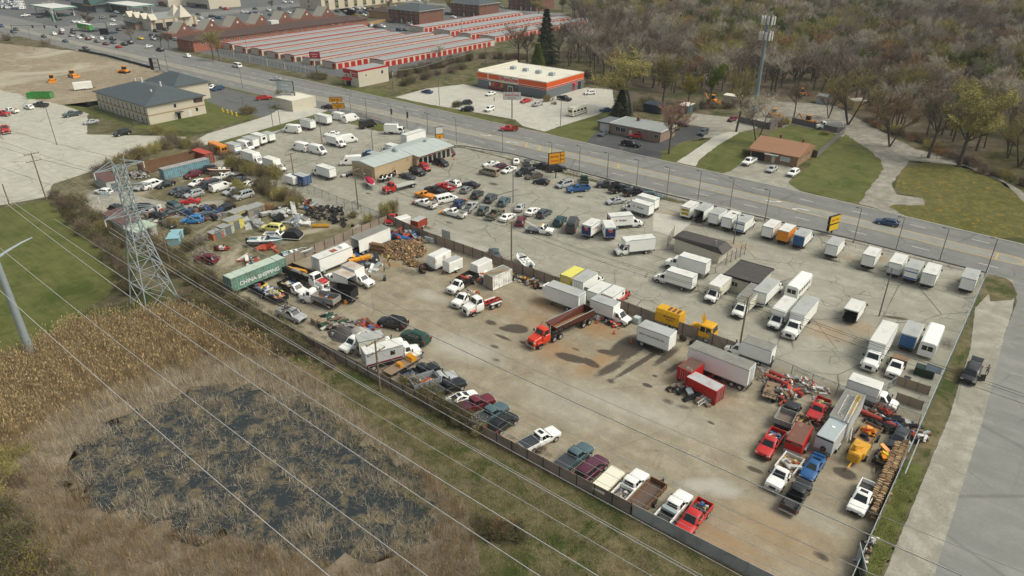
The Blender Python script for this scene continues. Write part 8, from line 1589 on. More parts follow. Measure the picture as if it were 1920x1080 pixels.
mb.add([(x1,-.7,1.75),(x1,.7,1.75),(x1+.5,1.25,2.75),(x1+.5,-1.25,2.75),(x0,-1.05,1.3),(x0,1.05,1.3),(x0,1.25,2.75),(x0,-1.25,2.75)],[(0,3,2,1),(0,1,2,3),(4,5,6,7),(7,6,5,4)]);part('tipping_body',mb,[M_DBED],t);mb=MB();mb.quad((x0,-1,1.36),(x1,-.66,1.8),(x1,.66,1.8),(x0,1,1.36));part('body_floor',mb,[M_DIN],t);mb=MB();[mb.bar((x0,s_*1.25,2.78),(x1+.5,s_*1.25,2.78),.1)for s_ in(-1,1)];part('top_rail',mb,[M_STEEL],t);mb=MB();mb.box(x0+1,x1-1,-1.3,-1.24,1.55,1.85);part('white_board',mb,[M_WFR],t);mb=MB();[mb.cyl((3.35,s_*.95,1),(3.35,s_*.95,3.4),.08,n=6)for s_ in(-1,1)];part('exhaust',mb,[M_CHROME],t);mb=MB();mb.cyl((2.4,-1,.75),(3.7,-1,.75),.33,n=10);part('fuel_tank',mb,[M_CHROME],t)
t=rig('white semi tractor with red fenders and a bare red frame',e8(*A8,690,880),e8(*A8,1150,715),'big','white',7.6,'frame',axles=2);t.name='semi_tractor';mb=MB();[mb.box(-3.6,.4,s_*.42-.06,s_*.42+.06,1.1,1.25)for s_ in(-1,1)];[mb.box(-3.4+k,-3.3+k,-.5,.5,1.12,1.27)for k in range(4)];part('red_frame',mb,[paint('red')],t)
for s_ in(-1,1):mb=MB();mb.bbox(2.0,3.3,s_*1.0-.2,s_*1.0+.2,1.02,1.2,.08);part('red_fender',mb,[mat('faded_red',(.48,.13,.10),.6)],t);mb=MB();mb.bbox(-3.3,-1.0,s_*.95-.22,s_*.95+.22,1.02,1.1,.05);part('rear_fender',mb,[M_WFR],t)
t=rig('red flatbed recovery truck by the covered boat',e8(480,270,965,340,4),e8(480,270,1180,282,4),'med','red',9,'flat',paint('red'),.6,1,inner=mat('steel_deck',(.42,.43,.38),.6),name='recovery_truck');t=rig('small white tow truck with a raised boom',e8(960,270,295,640,4),e8(960,270,130,620,4),'pick','white',5.8,'flat',M_WFR,.4,name='tow_truck',inner=M_SGREY);mb=MB();[mb.bar((-.4,s_*.3,1),(-3.4,0,2.4),.14)for s_ in(-1,1)];mb.bar((-3.4,0,2.4),(-3.4,0,.7),.07);part('boom',mb,[M_WFR],t);mb=MB();mb.bbox(.2,.5,-.6,.6,2.0,2.15,.05);part('light_bar',mb,[M_SORG],t)
rig('white truck with a rust stained steel deck behind its cab',e8(1440,540,925,655,4),e8(1440,540,1015,480,4),'pick','white',6.2,'flat',M_DARK,1.0,inner=mat('rust_deck',(.20,.13,.075),.8,var=.5,scale=.8));rig('white truck with a black stake bed full of boards',e8(*A8,435,570),e8(*A8,780,370),'pick','white',7.0,'dump',M_DARK,.9,load=22);rig('white truck with machine parts piled behind its cab',e8(*A8,520,770),e8(*A8,790,590),'pick','white',6.2,'flat',M_DARK,.5,load=34)
rig('white dump truck with a grey bed beside the black boxed truck',e8(*B8,1225,420),e8(*B8,1640,520),'med','white',7.6,'dump',M_GBED,.9,load=12,inner=M_DIN,name='dump_truck');rig('white cabbed truck with a tall black chip box',e8(*B8,1470,330),e8(*B8,1920,410),'pick','white',7.2,'dump',M_DARK,1.7,load=10,name='chip_truck',z=1.6);rig('white truck with a black service body and rack',e8(*B8,1215,370),e8(*B8,880,225),'pick','white',6.4,'dump',M_DARK,.6,load=26,name='service_truck')
t=rig('white truck with a red bonnet and a long black bed',e8(*B8,1490,265),e8(*B8,990,70),'big','white',10.5,'dump',M_DARK,1.1,load=14,name='boom_truck');mb=MB();mb.bbox(1.9+1.75,5.2,-.75,.75,1.5,2.06,.12);part('red_bonnet',mb,[paint('red')],t);mb=MB();mb.bar((-4.6,-.3,2.2),(.6,-.2,2.6),.34);mb.bar((-3.6,.4,2.0),(-.6,.5,2.3),.25);part('orange_boom',mb,[M_SORG],t);mb=MB();mb.cyl((-2.6,-.6,2.2),(-.8,-.5,2.2),.45,n=9);part('tank',mb,[M_GBED],t)
t=rig('grey bodied utility truck with red trim at the front wall',e8(*E8,1235,660),e8(*E8,600,830),'med','white',8.8,'frame',z=1.5,name='utility_truck');cargo_box(t,-4.4,1.4,1.22,1.1,3.3,'lgrey','white');mb=MB();mb.box(-4.3,1.3,-1.25,-1.22,1.15,1.45);part('red_trim',mb,[paint('maroon')],t);mb=MB();mb.box(-.6,.1,-1.25,-1.22,2.1,2.8);part('side_window',mb,[glassm()],t)
rig('white truck with an open backed box beside the grey utility truck',e8(*E8,1020,520),e8(*E8,480,640),'pick','white',7.2,'frame',z=1.5,name='box_truck');t=SC.objects[-1].parent or SC.objects[-1];cargo_box(t,-3.6,.5,1.15,.95,3.1,'cream','grey',open_=True)
rig('silver truck with tall grey stake sides and brush inside',e8(*F8,845,490),e8(*F8,330,650),'pick','silver',7.0,'dump',mat('stake_grey',(.25,.28,.29),.7,var=.15),1.0,load=30);rig('small dump truck with a rust lined bed in the scrap corner',e8(*C8,700,545),e8(*C8,560,790),'pick','black',6.0,'dump',M_GBED,.75,load=0,inner=mat('gravel_load',(.17,.13,.11),.9,var=.4,scale=5),name='dump_truck');rig('white truck with a stake bed carrying a steel crate',e8(*D8,385,960),e8(*D8,730,520),'pick','white',6.6,'dump',M_WFR,.45,load=14)
t=rig('white dump truck by the bungalow fence',e8(1440,0,360,940,4),e8(1440,0,560,950,4),'med','white',8,'dump',M_WFR,1.1,load=8,name='dump_truck');rig('red truck in the pale lot near the frame edge',e8(0,0,60,1000,4),e8(0,0,10,930,4),'med','red',7,'flat',name='recovery_truck',inner=M_SGREY);rig('red pickup like truck with open bonnet at the frame edge',e8(0,90,100,970,8),e8(0,90,-60,960,8),'pick','red',5.8,'flat',name='pickup_truck',inner=M_DARK)
loc,rz=mid((1340,622),(1238,592),1.6);t=thing('refuse_truck','yellow refuse truck with packer body and tilted hatch behind the divider','truck',loc,0);mb=MB();mb.loft([[(x,y*1.2,z)for y,z in((-1,1.0),(1,1.0),(1,2.6),(.75,3.2),(-.75,3.2),(-1,2.6))]for x in(-5.2,-4.6,-.9)]);part('packer_body',mb,[mat('refuse_yellow',(.66,.36,.01),.5,var=.1,dirt=.2,dirtc=(.3,.12,.04))],t);MY=MATS['refuse_yellow']
text('MUNICIPAL',t,(-2.6,-1.22,2.3),(R(90),0,0),.42,M_BTXT);text('WASTE',t,(-2.6,-1.22,1.8),(R(90),0,0),.4,M_BTXT);mb=MB();[mb.box(-3.4+k*.8,-2.9+k*.8,-.7,.7,3.2,3.23)for k in range(3)];part('roof_hatch',mb,[M_RUST],t);mb=MB();mb.box(-5.3,4.8,-.5,.5,.7,1.0);part('chassis',mb,[M_RUST],t);mb=MB();mb.box(.9,2.3,-1.0,1.0,1.0,1.9);mb.bar((.2,-.6,1.3),(2.2,-.6,2.4),.5);part('lift_arm',mb,[MY],t)
mb=MB();F_=cab_mesh(mb,4.9,4.7,2.6,2.5,1.7,2.9,1.2,1.1);mb.box(2.5,4.9,-1.2,1.2,.9,1.72);part('cab',mb,[MY],t);[part('side_window',glass_on(F_,f_,[(.06,.46),(.54,.94)],.1,.85),[glassm()],t)for f_ in('left','right')];part('windscreen',glass_on(F_,'front',[(.04,.96)]),[glassm()],t);mb=MB();mb.add([(2.9,-.5,2.9),(2.9,.7,2.9),(2.5,.7,4.1),(2.5,-.5,4.1)],[(0,1,2,3),(3,2,1,0)]);part('tilted_hatch',mb,[MY],t);wheels(t,[4.0,-2.8,-1.5],.52,1.2,.28)
def bus(label,f,r,L,cn,name='bus',H=2.9,group=None,stripe=None,rw=True,W2=1.15,nwin=5):
 loc,rz=mid(f,r,1.5);t=thing(name,label,'bus',loc,rz,group);mb=MB();mb.loft([[(x,y*W2,z)for y,z in((-1,.45),(1,.45),(1,2.2),(.93,H-.15),(.7,H),(-.7,H),(-.93,H-.15),(-1,2.2))]for x in(-L/2,L/2-.3)]);part('body',mb,[paint(cn)],t);mb=MB();mb.box(L/2-.3,L/2,-W2*.95,W2*.95,.45,1.2);part('bonnet',mb,[paint(cn)],t)
 for s_ in(-1,1):
  for k in range(nwin):mb=MB();x=-L/2+.5+k*(L-1.4)/nwin;mb.box(x,x+(L-1.4)/nwin*.75,s_*W2*.985-.02,s_*W2*.985+.03,1.45,2.15);part('side_window',mb,[glassm()],t)
 if rw:mb=MB();mb.box(-L/2-.02,-L/2+.01,-.75,-.05,1.5,2.3);mb.box(-L/2-.02,-L/2+.01,.05,.75,1.5,2.3);part('rear_window',mb,[glassm()],t)
 mb=MB();mb.box(L/2-.32,L/2-.27,-W2*.85,W2*.85,1.3,2.4);part('windscreen',mb,[glassm()],t);wheels(t,[L/2-1.3,-L/2+1.6],.42,W2,.25)
 if stripe:mb=MB();[mb.box(-L/2+.1,L/2-.4,s_*(W2+.004)-.008,s_*(W2+.004)+.008,.9,1.15)for s_ in(-1,1)];part('stripe',mb,[stripe],t)
 return t
bus('white bus with two dark tail windows beside the side road fence',e8(1440,540,1260,310,4),e8(1440,540,1185,480,4),7.6,'white',nwin=0);bus('white shuttle bus with a row of dark side windows',e8(1440,340,290,720,4),e8(1440,340,165,850,4),7.6,'white');bus('yellow school bus with its tail to the rental lot',e8(400,180,-60,730),e8(400,180,200,830),7.4,'orange','school_bus',stripe=M_BTXT);bus('cream motorhome parked alone in the store car park',e8(880,100,1790,800),e8(880,100,1470,900),9.4,'cream','motorhome',3.2,stripe=M_SGREY,nwin=4)
def put(fn,c,label,rz,**kw):p=P(*c);t=fn(label,(p.x,p.y,.012),rz,**kw);return t
def loadt(t,n,L,W2,z,seed,mats=None,s1=.4,pl=.4):part('load',rubble(MB(),n,-L/2+.3,L/2-.3,-W2+.25,W2-.25,z,.1,s1,seed,.5,pile=pl),mats or LOADM,t)
U=utility_trailer
t=put(U,e8(1260,630,1480,870),'black trailer with a plank deck and open rails beside the brush pile',R(100),L=4.4,W2=1.0,h=.5,zd=.7);loadt(t,5,4,1,.7,3,[M_WOOD]*8);put(U,(1211,940),'rust brown trailer with timber sides and a blue frame inside',R(88),L=5.6,W2=1.05,h=.7,wall=True,wm=mat('brown_timber',(.18,.095,.05),.85,var=.3),deck=mat('muddy_deck',(.12,.085,.065),.9,var=.4));t=put(U,e8(1560,780,520,330),'timber sided trailer carrying a red ride on mower',R(-95),L=4.6,W2=1.1,h=.35,wall=True,wm=M_WOOD,deck=mat('plywood_deck',(.27,.18,.10),.85,var=.2));loadt(t,16,2.4,.9,.58,4,[paint('red'),M_DARK,M_TYRE,paint('orange')]*2,.6,.3)
t=put(U,e8(1560,780,790,670),'black trailer carrying a yellow stump grinder',R(-96),L=4.0,W2=.95,h=.4,wall=True);loadt(t,16,2.6,.8,.58,9,[paint('orange'),M_DARK,paint('yellow'),M_TYRE]*2,.6,.5);t=put(U,e8(620,570,1080,960),'wooden deck trailer with orange plough blades',R(88),L=6.2,W2=1.05,h=.2,rails=False,zd=.7)
for x,s_ in((1.6,1.0),(-.6,.7)):mb=MB();mb.loft([[(x+px*s_,y*s_,.72+z*s_)for px,z in((-.5,0),(-.35,.7),(.2,.95),(.5,.7),(.4,0))]for y in(-.85,.5)]);part('plough_blade',mb,[M_SORG],t)
t=thing('camper_lid','flat cream truck bed lid resting by the white pickups','bed cover',P(1139,912),R(88));mb=MB();mb.bbox(-2.3,2.3,-1.0,1.0,.9,1.25,.08);part('lid',mb,[side_mat('cream')],t);mb=MB();[mb.box(x-.06,x+.06,y-.06,y+.06,0,.9)for x in(-2,2)for y in(-.8,.8)];part('leg',mb,[M_WOOD],t)
t=put(U,e8(420,500,680,440),'trailer heaped with tools, ladders and red machines',R(0),L=8.5,W2=1.15,h=.7,wall=True);loadt(t,95,8,1.1,.6,12,None,.5,.9);t=thing('wood_chipper','amber wood chipper with its tongue resting on stained ground','machine',P(*e8(1560,780,350,640)),R(-93));MC=mat('chipper_amber',(.62,.33,.03),.5,var=.12,dirt=.3,dirtc=(.25,.12,.04));mb=MB();mb.bbox(-2.2,.4,-.95,.95,.6,1.5,.15);mb.bbox(.3,1.7,-.75,.75,.6,1.9,.2);part('body',mb,[MC],t);mb=MB();mb.bar((-.6,.2,1.5),(1.2,-.3,2.5),.5);part('chute',mb,[MC],t);mb=MB();mb.bar((1.6,0,.6),(3.1,0,.5),.16);part('tongue',mb,[MC],t);mb=MB();mb.bbox(-2.9,-2.1,-1,1,.5,.7,.05);part('feed_tray',mb,[M_RUST],t);wheels(t,[-.4],.38,1.2,.24)
def digger(label,c,rz,kind,name):
 t=thing(name,label,'machine',P(*c),R(rz));mb=MB();mb.bbox(-1.8,1.6,-1,1,.7,1.6,.2);part('body',mb,[paint('orange')],t);mb=MB();mb.bbox(-.9,.6,-.75,.75,1.6,2.9,.2);part('cab',mb,[glassm()],t);mb=MB();mb.bbox(-1,.7,-.8,.8,2.9,3.05,.04);part('cab_roof',mb,[paint('orange')],t)
 for s_ in(-1,1):
  if kind=='track':mb=MB();mb.loft([[(x,s_*1.2+y,z)for x,z in((-2,.4),(-1.6,.05),(1.6,.05),(2,.4),(1.6,.85),(-1.6,.85))]for y in(-.25,.25)]);part('track',mb,[M_TYRE],t)
  else:wheels(t,[-1.2,1.4],.6,1.2,.4);break
 mb=MB();mb.loft([[(2.6+dx,y,z)for dx,z in((0,.1),(.25,.2),(.1,.7),(.2,1.2),(0,1.2))]for y in(-1.5,1.5)]);[mb.bar((1,s_*.9,.8),(2.6,s_*.9,.5),.16)for s_ in(-1,1)];part('blade',mb,[paint('orange')],t)
 if kind=='hoe':mb=MB();mb.bar((-1.8,0,1.2),(-3.4,0,3.2),.3);mb.bar((-3.4,0,3.2),(-4.4,0,1.4),.25);part('boom',mb,[paint('orange')],t)
 return t
digger('yellow bulldozer behind the hotel roof',(234,137),200,'track','bulldozer');digger('yellow roller in the middle of the bare soil',(137,145),10,'wheel','road_roller');digger('small yellow loader on the bare soil',(99,154),-20,'track','skid_loader');digger('yellow backhoe at the edge of the wood',e8(1300,120,210,440,6),-10,'hoe','backhoe');digger('orange excavator inside the phone mast yard',e8(1300,120,900,600,6),0,'hoe','excavator');digger('yellow loader at the back of the gravel yard',e8(1300,120,1210,360,6),60,'wheel','loader');digger('orange machine behind the board fence',e8(1300,120,1290,680,6),0,'hoe','excavator')
t=cont('long green open skip on the pale lot',P(77,184),R(40),8.5,1.3,2.2,'lgreen','rust',open_=True,name='skip');t=cargo_trailer('white trailer with an open orange lined door by the hotel',P(157,168),R(70),L=6.5,W2=1.2,z1=3,axles=2);t=trailer('green box trailer with yellow emblems in the queue',(P(162,58)[0],P(162,58)[1],.04),R(180),L=16,z1=4.2,cn='lgreen',roof='white',rearside=-1);mb=MB();mb.sphere((-5,1.27,2.6),1,(1,.02,1));mb.sphere((0,1.27,2.0),.7,(1,.02,1));part('emblem',mb,[M_PLATE],t)
def boat(label,c,rz,L=6,cn='white',hull=None,z=.7,open_=True,cover=None,tr=True):
 t=thing('boat',label,'boat',P(*c),R(rz));mb=MB();S_=[(-.5,.92,0),(-.2,1,0),(.15,.97,.02),(.35,.7,.08),(.46,.3,.2),(.5,.03,.3)];W_=L*.18
 mb.loft([[(x*L,-w_*W_,z+.75+k*.4),(x*L,-w_*W_*.8,z+.3+k),(x*L,0,z+k*1.4),(x*L,w_*W_*.8,z+.3+k),(x*L,w_*W_,z+.75+k*.4)]for x,w_,k in S_],0,closed=False,cap=False);mb.add([(-.5*L,-.92*W_,z+.75),(-.5*L,-.74*W_,z+.3),(-.5*L,0,z),(-.5*L,.74*W_,z+.3),(-.5*L,.92*W_,z+.75)],[(0,1,2,3,4)]);part('hull',mb,[paint(hull or cn)],t,40)
 mb=MB()
 for a,c_ in zip(S_[:-1],S_[1:]):
  for s_ in(-1,1):q=[(a[0]*L,s_*a[1]*W_,z+.76+a[2]*.4),(c_[0]*L,s_*c_[1]*W_,z+.76+c_[2]*.4),(c_[0]*L,s_*c_[1]*W_*.72,z+.8+c_[2]*.4),(a[0]*L,s_*a[1]*W_*.72,z+.8+a[2]*.4)];mb.add(q,[(0,1,2,3)if s_<0 else(3,2,1,0)])
 part('gunwale',mb,[side_mat(cn)],t)
 mb=MB();mb.quad((-.48*L,-.6*W_,z+.4),(.3*L,-.45*W_,z+.45),(.3*L,.45*W_,z+.45),(-.48*L,.6*W_,z+.4));part('cockpit_floor',mb,[mat('boat_floor',(.30,.36,.37),.7,var=.2)],t)
 if cover:mb=MB();mb.loft([[(x*L,-w_*W_*.95,z+.8),(x*L,-w_*W_*.5,z+1.2+h_),(x*L,w_*W_*.5,z+1.2+h_),(x*L,w_*W_*.95,z+.8)]for x,w_,h_ in((-.5,.9,-.2),(-.1,1,.25),(.2,.95,.1),(.42,.4,-.2))]);part('cover',mb,[cover],t)
 else:
  for x,y in((-.2,-.35),(-.2,.35),(-.02,-.35),(-.02,.35)):mb=MB();mb.bbox(x*L-.3,x*L+.3,y*W_-.28,y*W_+.28,z+.4,z+.95,.06);part('seat',mb,[side_mat('white')],t)
  mb=MB();mb.add([(.1*L,-.75*W_,z+.8),(.1*L,.75*W_,z+.8),(.04*L,.65*W_,z+1.3),(.04*L,-.65*W_,z+1.3)],[(0,1,2,3),(3,2,1,0)]);part('windscreen',mb,[glassm()],t);mb=MB();mb.bbox(-.5*L-.6,-.5*L,-.3,.3,z-.1,z+1.0,.1);part('outboard_motor',mb,[M_DARK],t)
 if tr:wheels(t,[-.1*L],.33,.95,.2);mb=MB();mb.bar((-.4*L,-.8,.5),(.62*L,0,.5),.09);mb.bar((-.4*L,.8,.5),(.62*L,0,.5),.09);part('cradle',mb,[M_STEEL],t)
 return t
boat('white open motorboat stern down beside the divider pole',e8(790,470,1540,230),150,6.2,'white','white');boat('long white and teal boat on a trailer in the grass',e8(360,360,1120,800),3-8+45,7,'white','cyan');boat('pale blue open boat tipped beside the green container',e8(360,360,1600,980),70,6,'white','paleblue');boat('orange hulled cabin boat by the red container',e8(300,280,900,370),225,6,'cream','salmon');boat('white boat under a crimson cover beside the tan garage',e8(640,230,440,960),-30,6,'white',None,cover=mat('crimson_cover',(.42,.012,.05),.7));boat('small red plastic boat lying on the grass',e8(360,360,480,880),40,2.6,'red','red',z=.05,tr=False)
for k,(x,y)in enumerate(((600,890),(660,880),(730,860),(810,800))):t=boat('%s small jet boat on the racks beside the tan garage'%NTH[k],e8(640,230,x,y),-50,2.9,'white' if k<3 else 'salmon','charcoal',z=.3,tr=False);t.name='jet_ski'
for k,(x,y)in enumerate(((45,820),(130,810),(220,780),(1520,500),(1640,510))):t=thing('motorcycle','%s motorcycle standing by the tan garage and showroom'%NTH[k],'motorcycle',P(*e8(640,230,x,y)),R(60+30*k));wheels(t,[-.7,.7],.32,.06,.12);mb=MB();mb.bbox(-.6,.45,-.14,.14,.4,.85,.08);part('body',mb,[paint(('white','black','red','silver','white')[k])],t);mb=MB();mb.bar((.5,-.35,1.05),(.5,.35,1.05),.05);mb.bar((.7,0,.35),(.5,0,1.05),.07);part('handlebar',mb,[M_DARK],t)
t=thing('covered_trailer','black hard topped trailer with sloped ends on the grass','trailer',P(*e8(360,360,1515,700)),R(30));mb=MB();mb.loft([[(-1.9,-1.2,.5),(1.9,-1.2,.5),(1.9,1.2,.5),(-1.9,1.2,.5)],[(-1.9,-1.2,1.1),(1.9,-1.2,1.1),(1.9,1.2,1.1),(-1.9,1.2,1.1)],[(-1.0,-1.0,2.0),(1.0,-1.0,2.0),(1.0,1.0,2.0),(-1.0,1.0,2.0)]]);part('cover',mb,[M_DARK],t);mb=MB();mb.box(-2,2,-1.3,1.3,.4,.5);part('deck',mb,[M_WFR],t);wheels(t,[0],.3,1.2,.2)
def heap(label,name,cat,c,rx,ry,h,n,mats,s0=.15,s1=.5,lng=.5,rz=0,seed=3):t=thing(name,label,cat,P(*c),R(rz));rr=random.Random(seed+n);mb=rubble(MB(),n,-rx,rx,-ry,ry,.02,s0,s1,seed,lng,len(mats),h);part('pieces',mb,mats,t);return t
M_SCR=[M_RUST,M_DARK,M_GBED,M_WOOD,M_STEEL,LOADM[2],LOADM[7],M_CHAS];M_TIM=[M_WOOD,M_LOG,LOADM[5],M_POLE]
def logs(label,c,rx,ry,h,n,rz=0,l0=.35,l1=.55,seed=1):
 t=thing('log_pile',label,'log pile',P(*c),R(rz));mb=MB();rr=random.Random(seed)
 for i in range(n):
  a,q=rr.uniform(0,6.28),math.sqrt(rr.random());x,y=q*rx*math.cos(a),q*ry*math.sin(a);z=h*(1-q)**.8*rr.uniform(.75,1)+.15;d=Vector((rr.gauss(0,1),rr.gauss(0,1),rr.gauss(0,.5))).normalized()*rr.uniform(l0,l1)/2;r_=rr.uniform(.13,.26);p=Vector((x,y,z));f0=len(mb.f);mb.cyl(p-d,p+d,r_,n=7,m=0);mb.m[-1]=mb.m[-2]=1
 part('logs',mb,[mat('log_bark',(.15,.10,.06),.95,var=.3),M_LOG],t);return t
logs('big heap of sawn logs in front of the open white trailer',e8(560,420,1560,400),5.2,4.4,1.9,620);logs('small heap of cut logs nearest the dirt track',e8(560,420,1700,600),2.0,1.2,.8,90,seed=2);t=thing('log_stack','stack of long trunks beside the heap of sawn logs','log stack',P(*e8(560,420,1230,400)),R(15));mb=MB();[mb.cyl((-2.2,-1.4+.5*j+.25*(i%2),.25+.42*i),(2.0+.3*math.sin(i*3+j),-1.4+.5*j+.25*(i%2),.25+.42*i),.23,n=8)for i in range(5)for j in range(6-i)];part('trunks',mb,[mat('trunk_wood',(.24,.15,.075),.9,var=.3)],t);logs('loose rounds of wood beside the stacked firewood',e8(1440,810,845,480,4),.9,2.2,.6,34,seed=5)
for k,dx in enumerate((-4.35,-5.0)):
 t=thing('firewood_stack',('split firewood stacked against the slatted fence','second row of split firewood in front of the fence row')[k],'firewood stack',(dx,0,0));mb=MB();rr=random.Random(k);y0,y1=(70.5,86)if k==0 else(73,85)
 for q in range(int((y1-y0)*60)):y=y0+(y1-y0)*rr.random();z=rr.uniform(.1,1.5);b_=MB();b_.box(-.26,.26,-.06,.06,-.05,.05,0);b_.xf(Matrix.Translation((rr.uniform(-.14,.14),y,z))@Euler((rr.uniform(0,6),rr.uniform(-.1,.1),rr.uniform(-.12,.12))).to_matrix().to_4x4());mb.add(b_.v,b_.f,rr.randrange(4))
 mb.box(-.2,.2,y0,y1,0,1.4,3);part('billets',mb,[M_LOG,mat('split_pale',(.50,.38,.22),.85,var=.3,scale=8),M_WOOD,mat('split_brown',(.22,.14,.075),.9,var=.3)],t)
ty=wheel_mesh(.36,.24,M_DARK);tb=wheel_mesh(.62,.4,M_RUST)
def tyres(label,c,rx,ry,n,grp,me=None,h=.9,s=7):
 rr=random.Random(s)
 for _ in range(n):p=P(*c);a,q=rr.uniform(0,6.28),math.sqrt(rr.random());o=inst('tyre',me or ty,None,(p.x+rx*q*math.cos(a),p.y+ry*q*math.sin(a),.25+h*(1-q)*rr.random()));o.rotation_euler=(R(90)+rr.gauss(0,.5),rr.gauss(0,.4),rr.uniform(0,6));tag(o,label,'tyre',grp)
tyres('black tyre in the tyre heap behind the lot fence',(610,400),4.6,4.2,95,'tyres in the junkyard heap');tyres('worn tyre along the edge of the tyre heap',(640,418),4,1.6,26,'tyres at the heap edge',s=3);tyres('black tyre in the dark pile by the side road fence',e8(1560,780,760,180),2.2,1.3,34,'tyres in the corner pile',s=9);tyres('large tyre beside the trailer with emblems',e8(790,470,80,290),1.3,1.6,9,'large tyres by the emblem trailer',tb)
for k,c in enumerate((e8(1260,630,160,70),e8(1260,630,310,130),e8(790,470,1380,440),e8(790,470,1730,560),e8(980,480,200,480),e8(980,480,1040,880))):o=inst('tyre',tb,None,P(*c)+Vector((0,0,.5)));o.rotation_euler=(.5,0,k);tag(o,'%s big tyre leaning along the divider fence'%NTH[k],'tyre','big tyres along the divider')
for a in(('brush and pipe heap behind the long white trailer',(1415,700),3.6,1.6,1.1,150,[M_WOOD,LOADM[5],M_POLE,M_GBED,LOADM[3]],.08,.22,.9),('scrap heap between the red container and white trailer',e8(1260,630,640,580),3.6,1.2,1.3,130,M_SCR,.15,.5,.5),('pallets and window frames leaning by the red container',e8(1260,630,300,900),3.2,.9,.7,40,[M_GBED,M_WOOD,M_DARK,M_STEEL],.3,.9,.3),('white framed scrap heap in the middle of the corner',e8(1400,690,850,300),3.2,1.6,1.3,120,[M_WFR,M_STEEL,M_WOOD,M_GBED,LOADM[2]],.1,.35,.9),('bits of machinery beside the small dump truck',e8(1400,690,560,440),1.6,2.2,1.2,80,M_SCR,.15,.5,.4),('boards piled over the half buried red truck',e8(1400,690,1000,830),2.2,1.2,.9,70,M_TIM,.12,.3,.95),('long boards lying between the trailers',e8(1400,690,1180,760),.9,3.0,.6,46,M_TIM,.1,.2,1),('red and black machine parts by the wire fence',e8(1520,690,980,680),2.6,1.2,1.0,90,[paint('red'),M_DARK,M_RUST,M_GBED],.15,.5,.6),('black scrap under sheets by the corner fence',e8(1520,690,1330,880),1.9,1.4,.7,80,[M_DARK,M_CHAS,LOADM[3],M_WFR],.2,.6,.5),('dark parts behind the charcoal four wheel drive',e8(1560,780,1230,300),1.5,1.6,.6,50,M_SCR,.15,.45,.6),
  ('orange and blue machine parts by the open trailer',e8(560,420,1480,220),3.2,1.4,1.1,80,[LOADM[2],M_RUST,paint('blue'),M_DARK],.2,.7,.4),('dark bins and drums beside the log heap',e8(560,420,1700,200),2.6,1.2,.8,50,[M_DARK,LOADM[3],M_GBED],.3,.8,.1),('brown timber heap at the divider',e8(560,420,1810,270),1.8,1.1,.9,70,M_TIM+[M_RUST],.12,.3,.8),('blue and orange machines behind the rust roofed truck',e8(560,420,800,560),3.6,1.2,1.4,70,[paint('blue'),M_SORG,M_DARK,M_RUST,paint('blue')],.3,.9,.4),('steel trays and frames by the log heap',e8(560,420,1100,610),1.8,1.8,.4,30,[M_WFR,M_DARK,M_STEEL],.3,.9,.4),('rubbish heap with pallets and a green tarpaulin',e8(420,500,1640,880),3.4,1.8,.8,110,[M_DARK,mat('green_tarp',(.02,.07,.04),.7),M_WOOD,M_GBED,LOADM[7]],.2,.6,.4),('root stumps and orange scrap by the gravel heap',e8(620,570,520,350),2.0,1.4,.9,60,[M_LOG,M_RUST,LOADM[2],LOADM[3]],.2,.5,.4),('scrap behind the tan ended container',e8(790,470,880,430),1.8,1.6,.8,70,M_SCR+[M_WFR],.15,.45,.7),('engine parts along the divider by the container',e8(790,470,1580,480),4,.8,.5,70,M_SCR+[M_SORG],.15,.5,.4),('bins and drums along the divider by the box truck',e8(980,480,1250,990),3.2,.8,.5,60,M_SCR,.15,.45,.4),
  ('pale truck caps heaped on the junkyard grass',e8(360,360,1330,340),3.4,2.6,.9,26,[M_WFR,M_WEA,M_WFR,M_WEA,M_DARK],.7,1.5,.2),('steel racks and white cap on the junkyard grass',e8(360,360,1620,460),2.6,1.8,.5,34,[M_WEA,M_GBED,M_STEEL,M_WFR],.2,1.1,.6),('flattened grey sheets beside the yellow bodies',e8(360,360,920,500),2.6,1.4,.2,18,[M_GBED,M_WEA],.6,1.5,.2),('dark scrap and drums below the hedge',e8(360,360,1700,200),3.4,1.6,.9,70,M_SCR,.2,.7,.4),('orange rusted ramps on the grass',e8(360,360,1170,860),2.6,.7,.3,10,[LOADM[2],paint('salmon')],.4,.8,1),('sheet and scrap line behind the green container',e8(420,440,500,440),4.5,1,.4,60,M_SCR,.2,.7,.6),('grey rubble below the brown gondola',e8(160,280,800,400),3.2,1.6,.8,120,[M_GBED,M_WEA,M_DARK,LOADM[5]],.12,.5,.5),('wrecked parts among the bushes below the tower',e8(160,380,1050,180),4,2,.7,60,M_SCR,.3,.9,.4),('crushed cars and sheets by the hedge',e8(300,280,700,960),4.4,2,.8,60,[M_DARK,M_GBED,paint('navy'),M_RUST],.3,1.1,.4),('rubbish scattered by the gate',e8(1440,810,740,880,4),.5,2.4,.3,40,M_SCR,.1,.3,.4)):
 heap(a[0],'scrap_pile','scrap heap',a[1],a[2],a[3],a[4],a[5],a[6],a[7],a[8],a[9],seed=len(a[0]))
t=thing('gravel_heap','heap of grey gravel and dark soil at the front wall','gravel heap',P(*e8(620,570,200,470)));mb=MB();[mb.loft([[(x_+r_*math.cos(q*.52)*(1+.15*math.sin(q*3)),y_+r_*.75*math.sin(q*.52),z)for q in range(12)]for r_,z in((3,0),(2.2,.6),(1.1,1.2),(.2,1.5))],m_)for x_,y_,m_ in((0,0,0),(2.2,1.6,1))];part('mound',mb,[mat('dark_soil',(.07,.068,.065),.95,var=.3),mat('pale_gravel',(.36,.35,.31),.95,var=.2)],t)
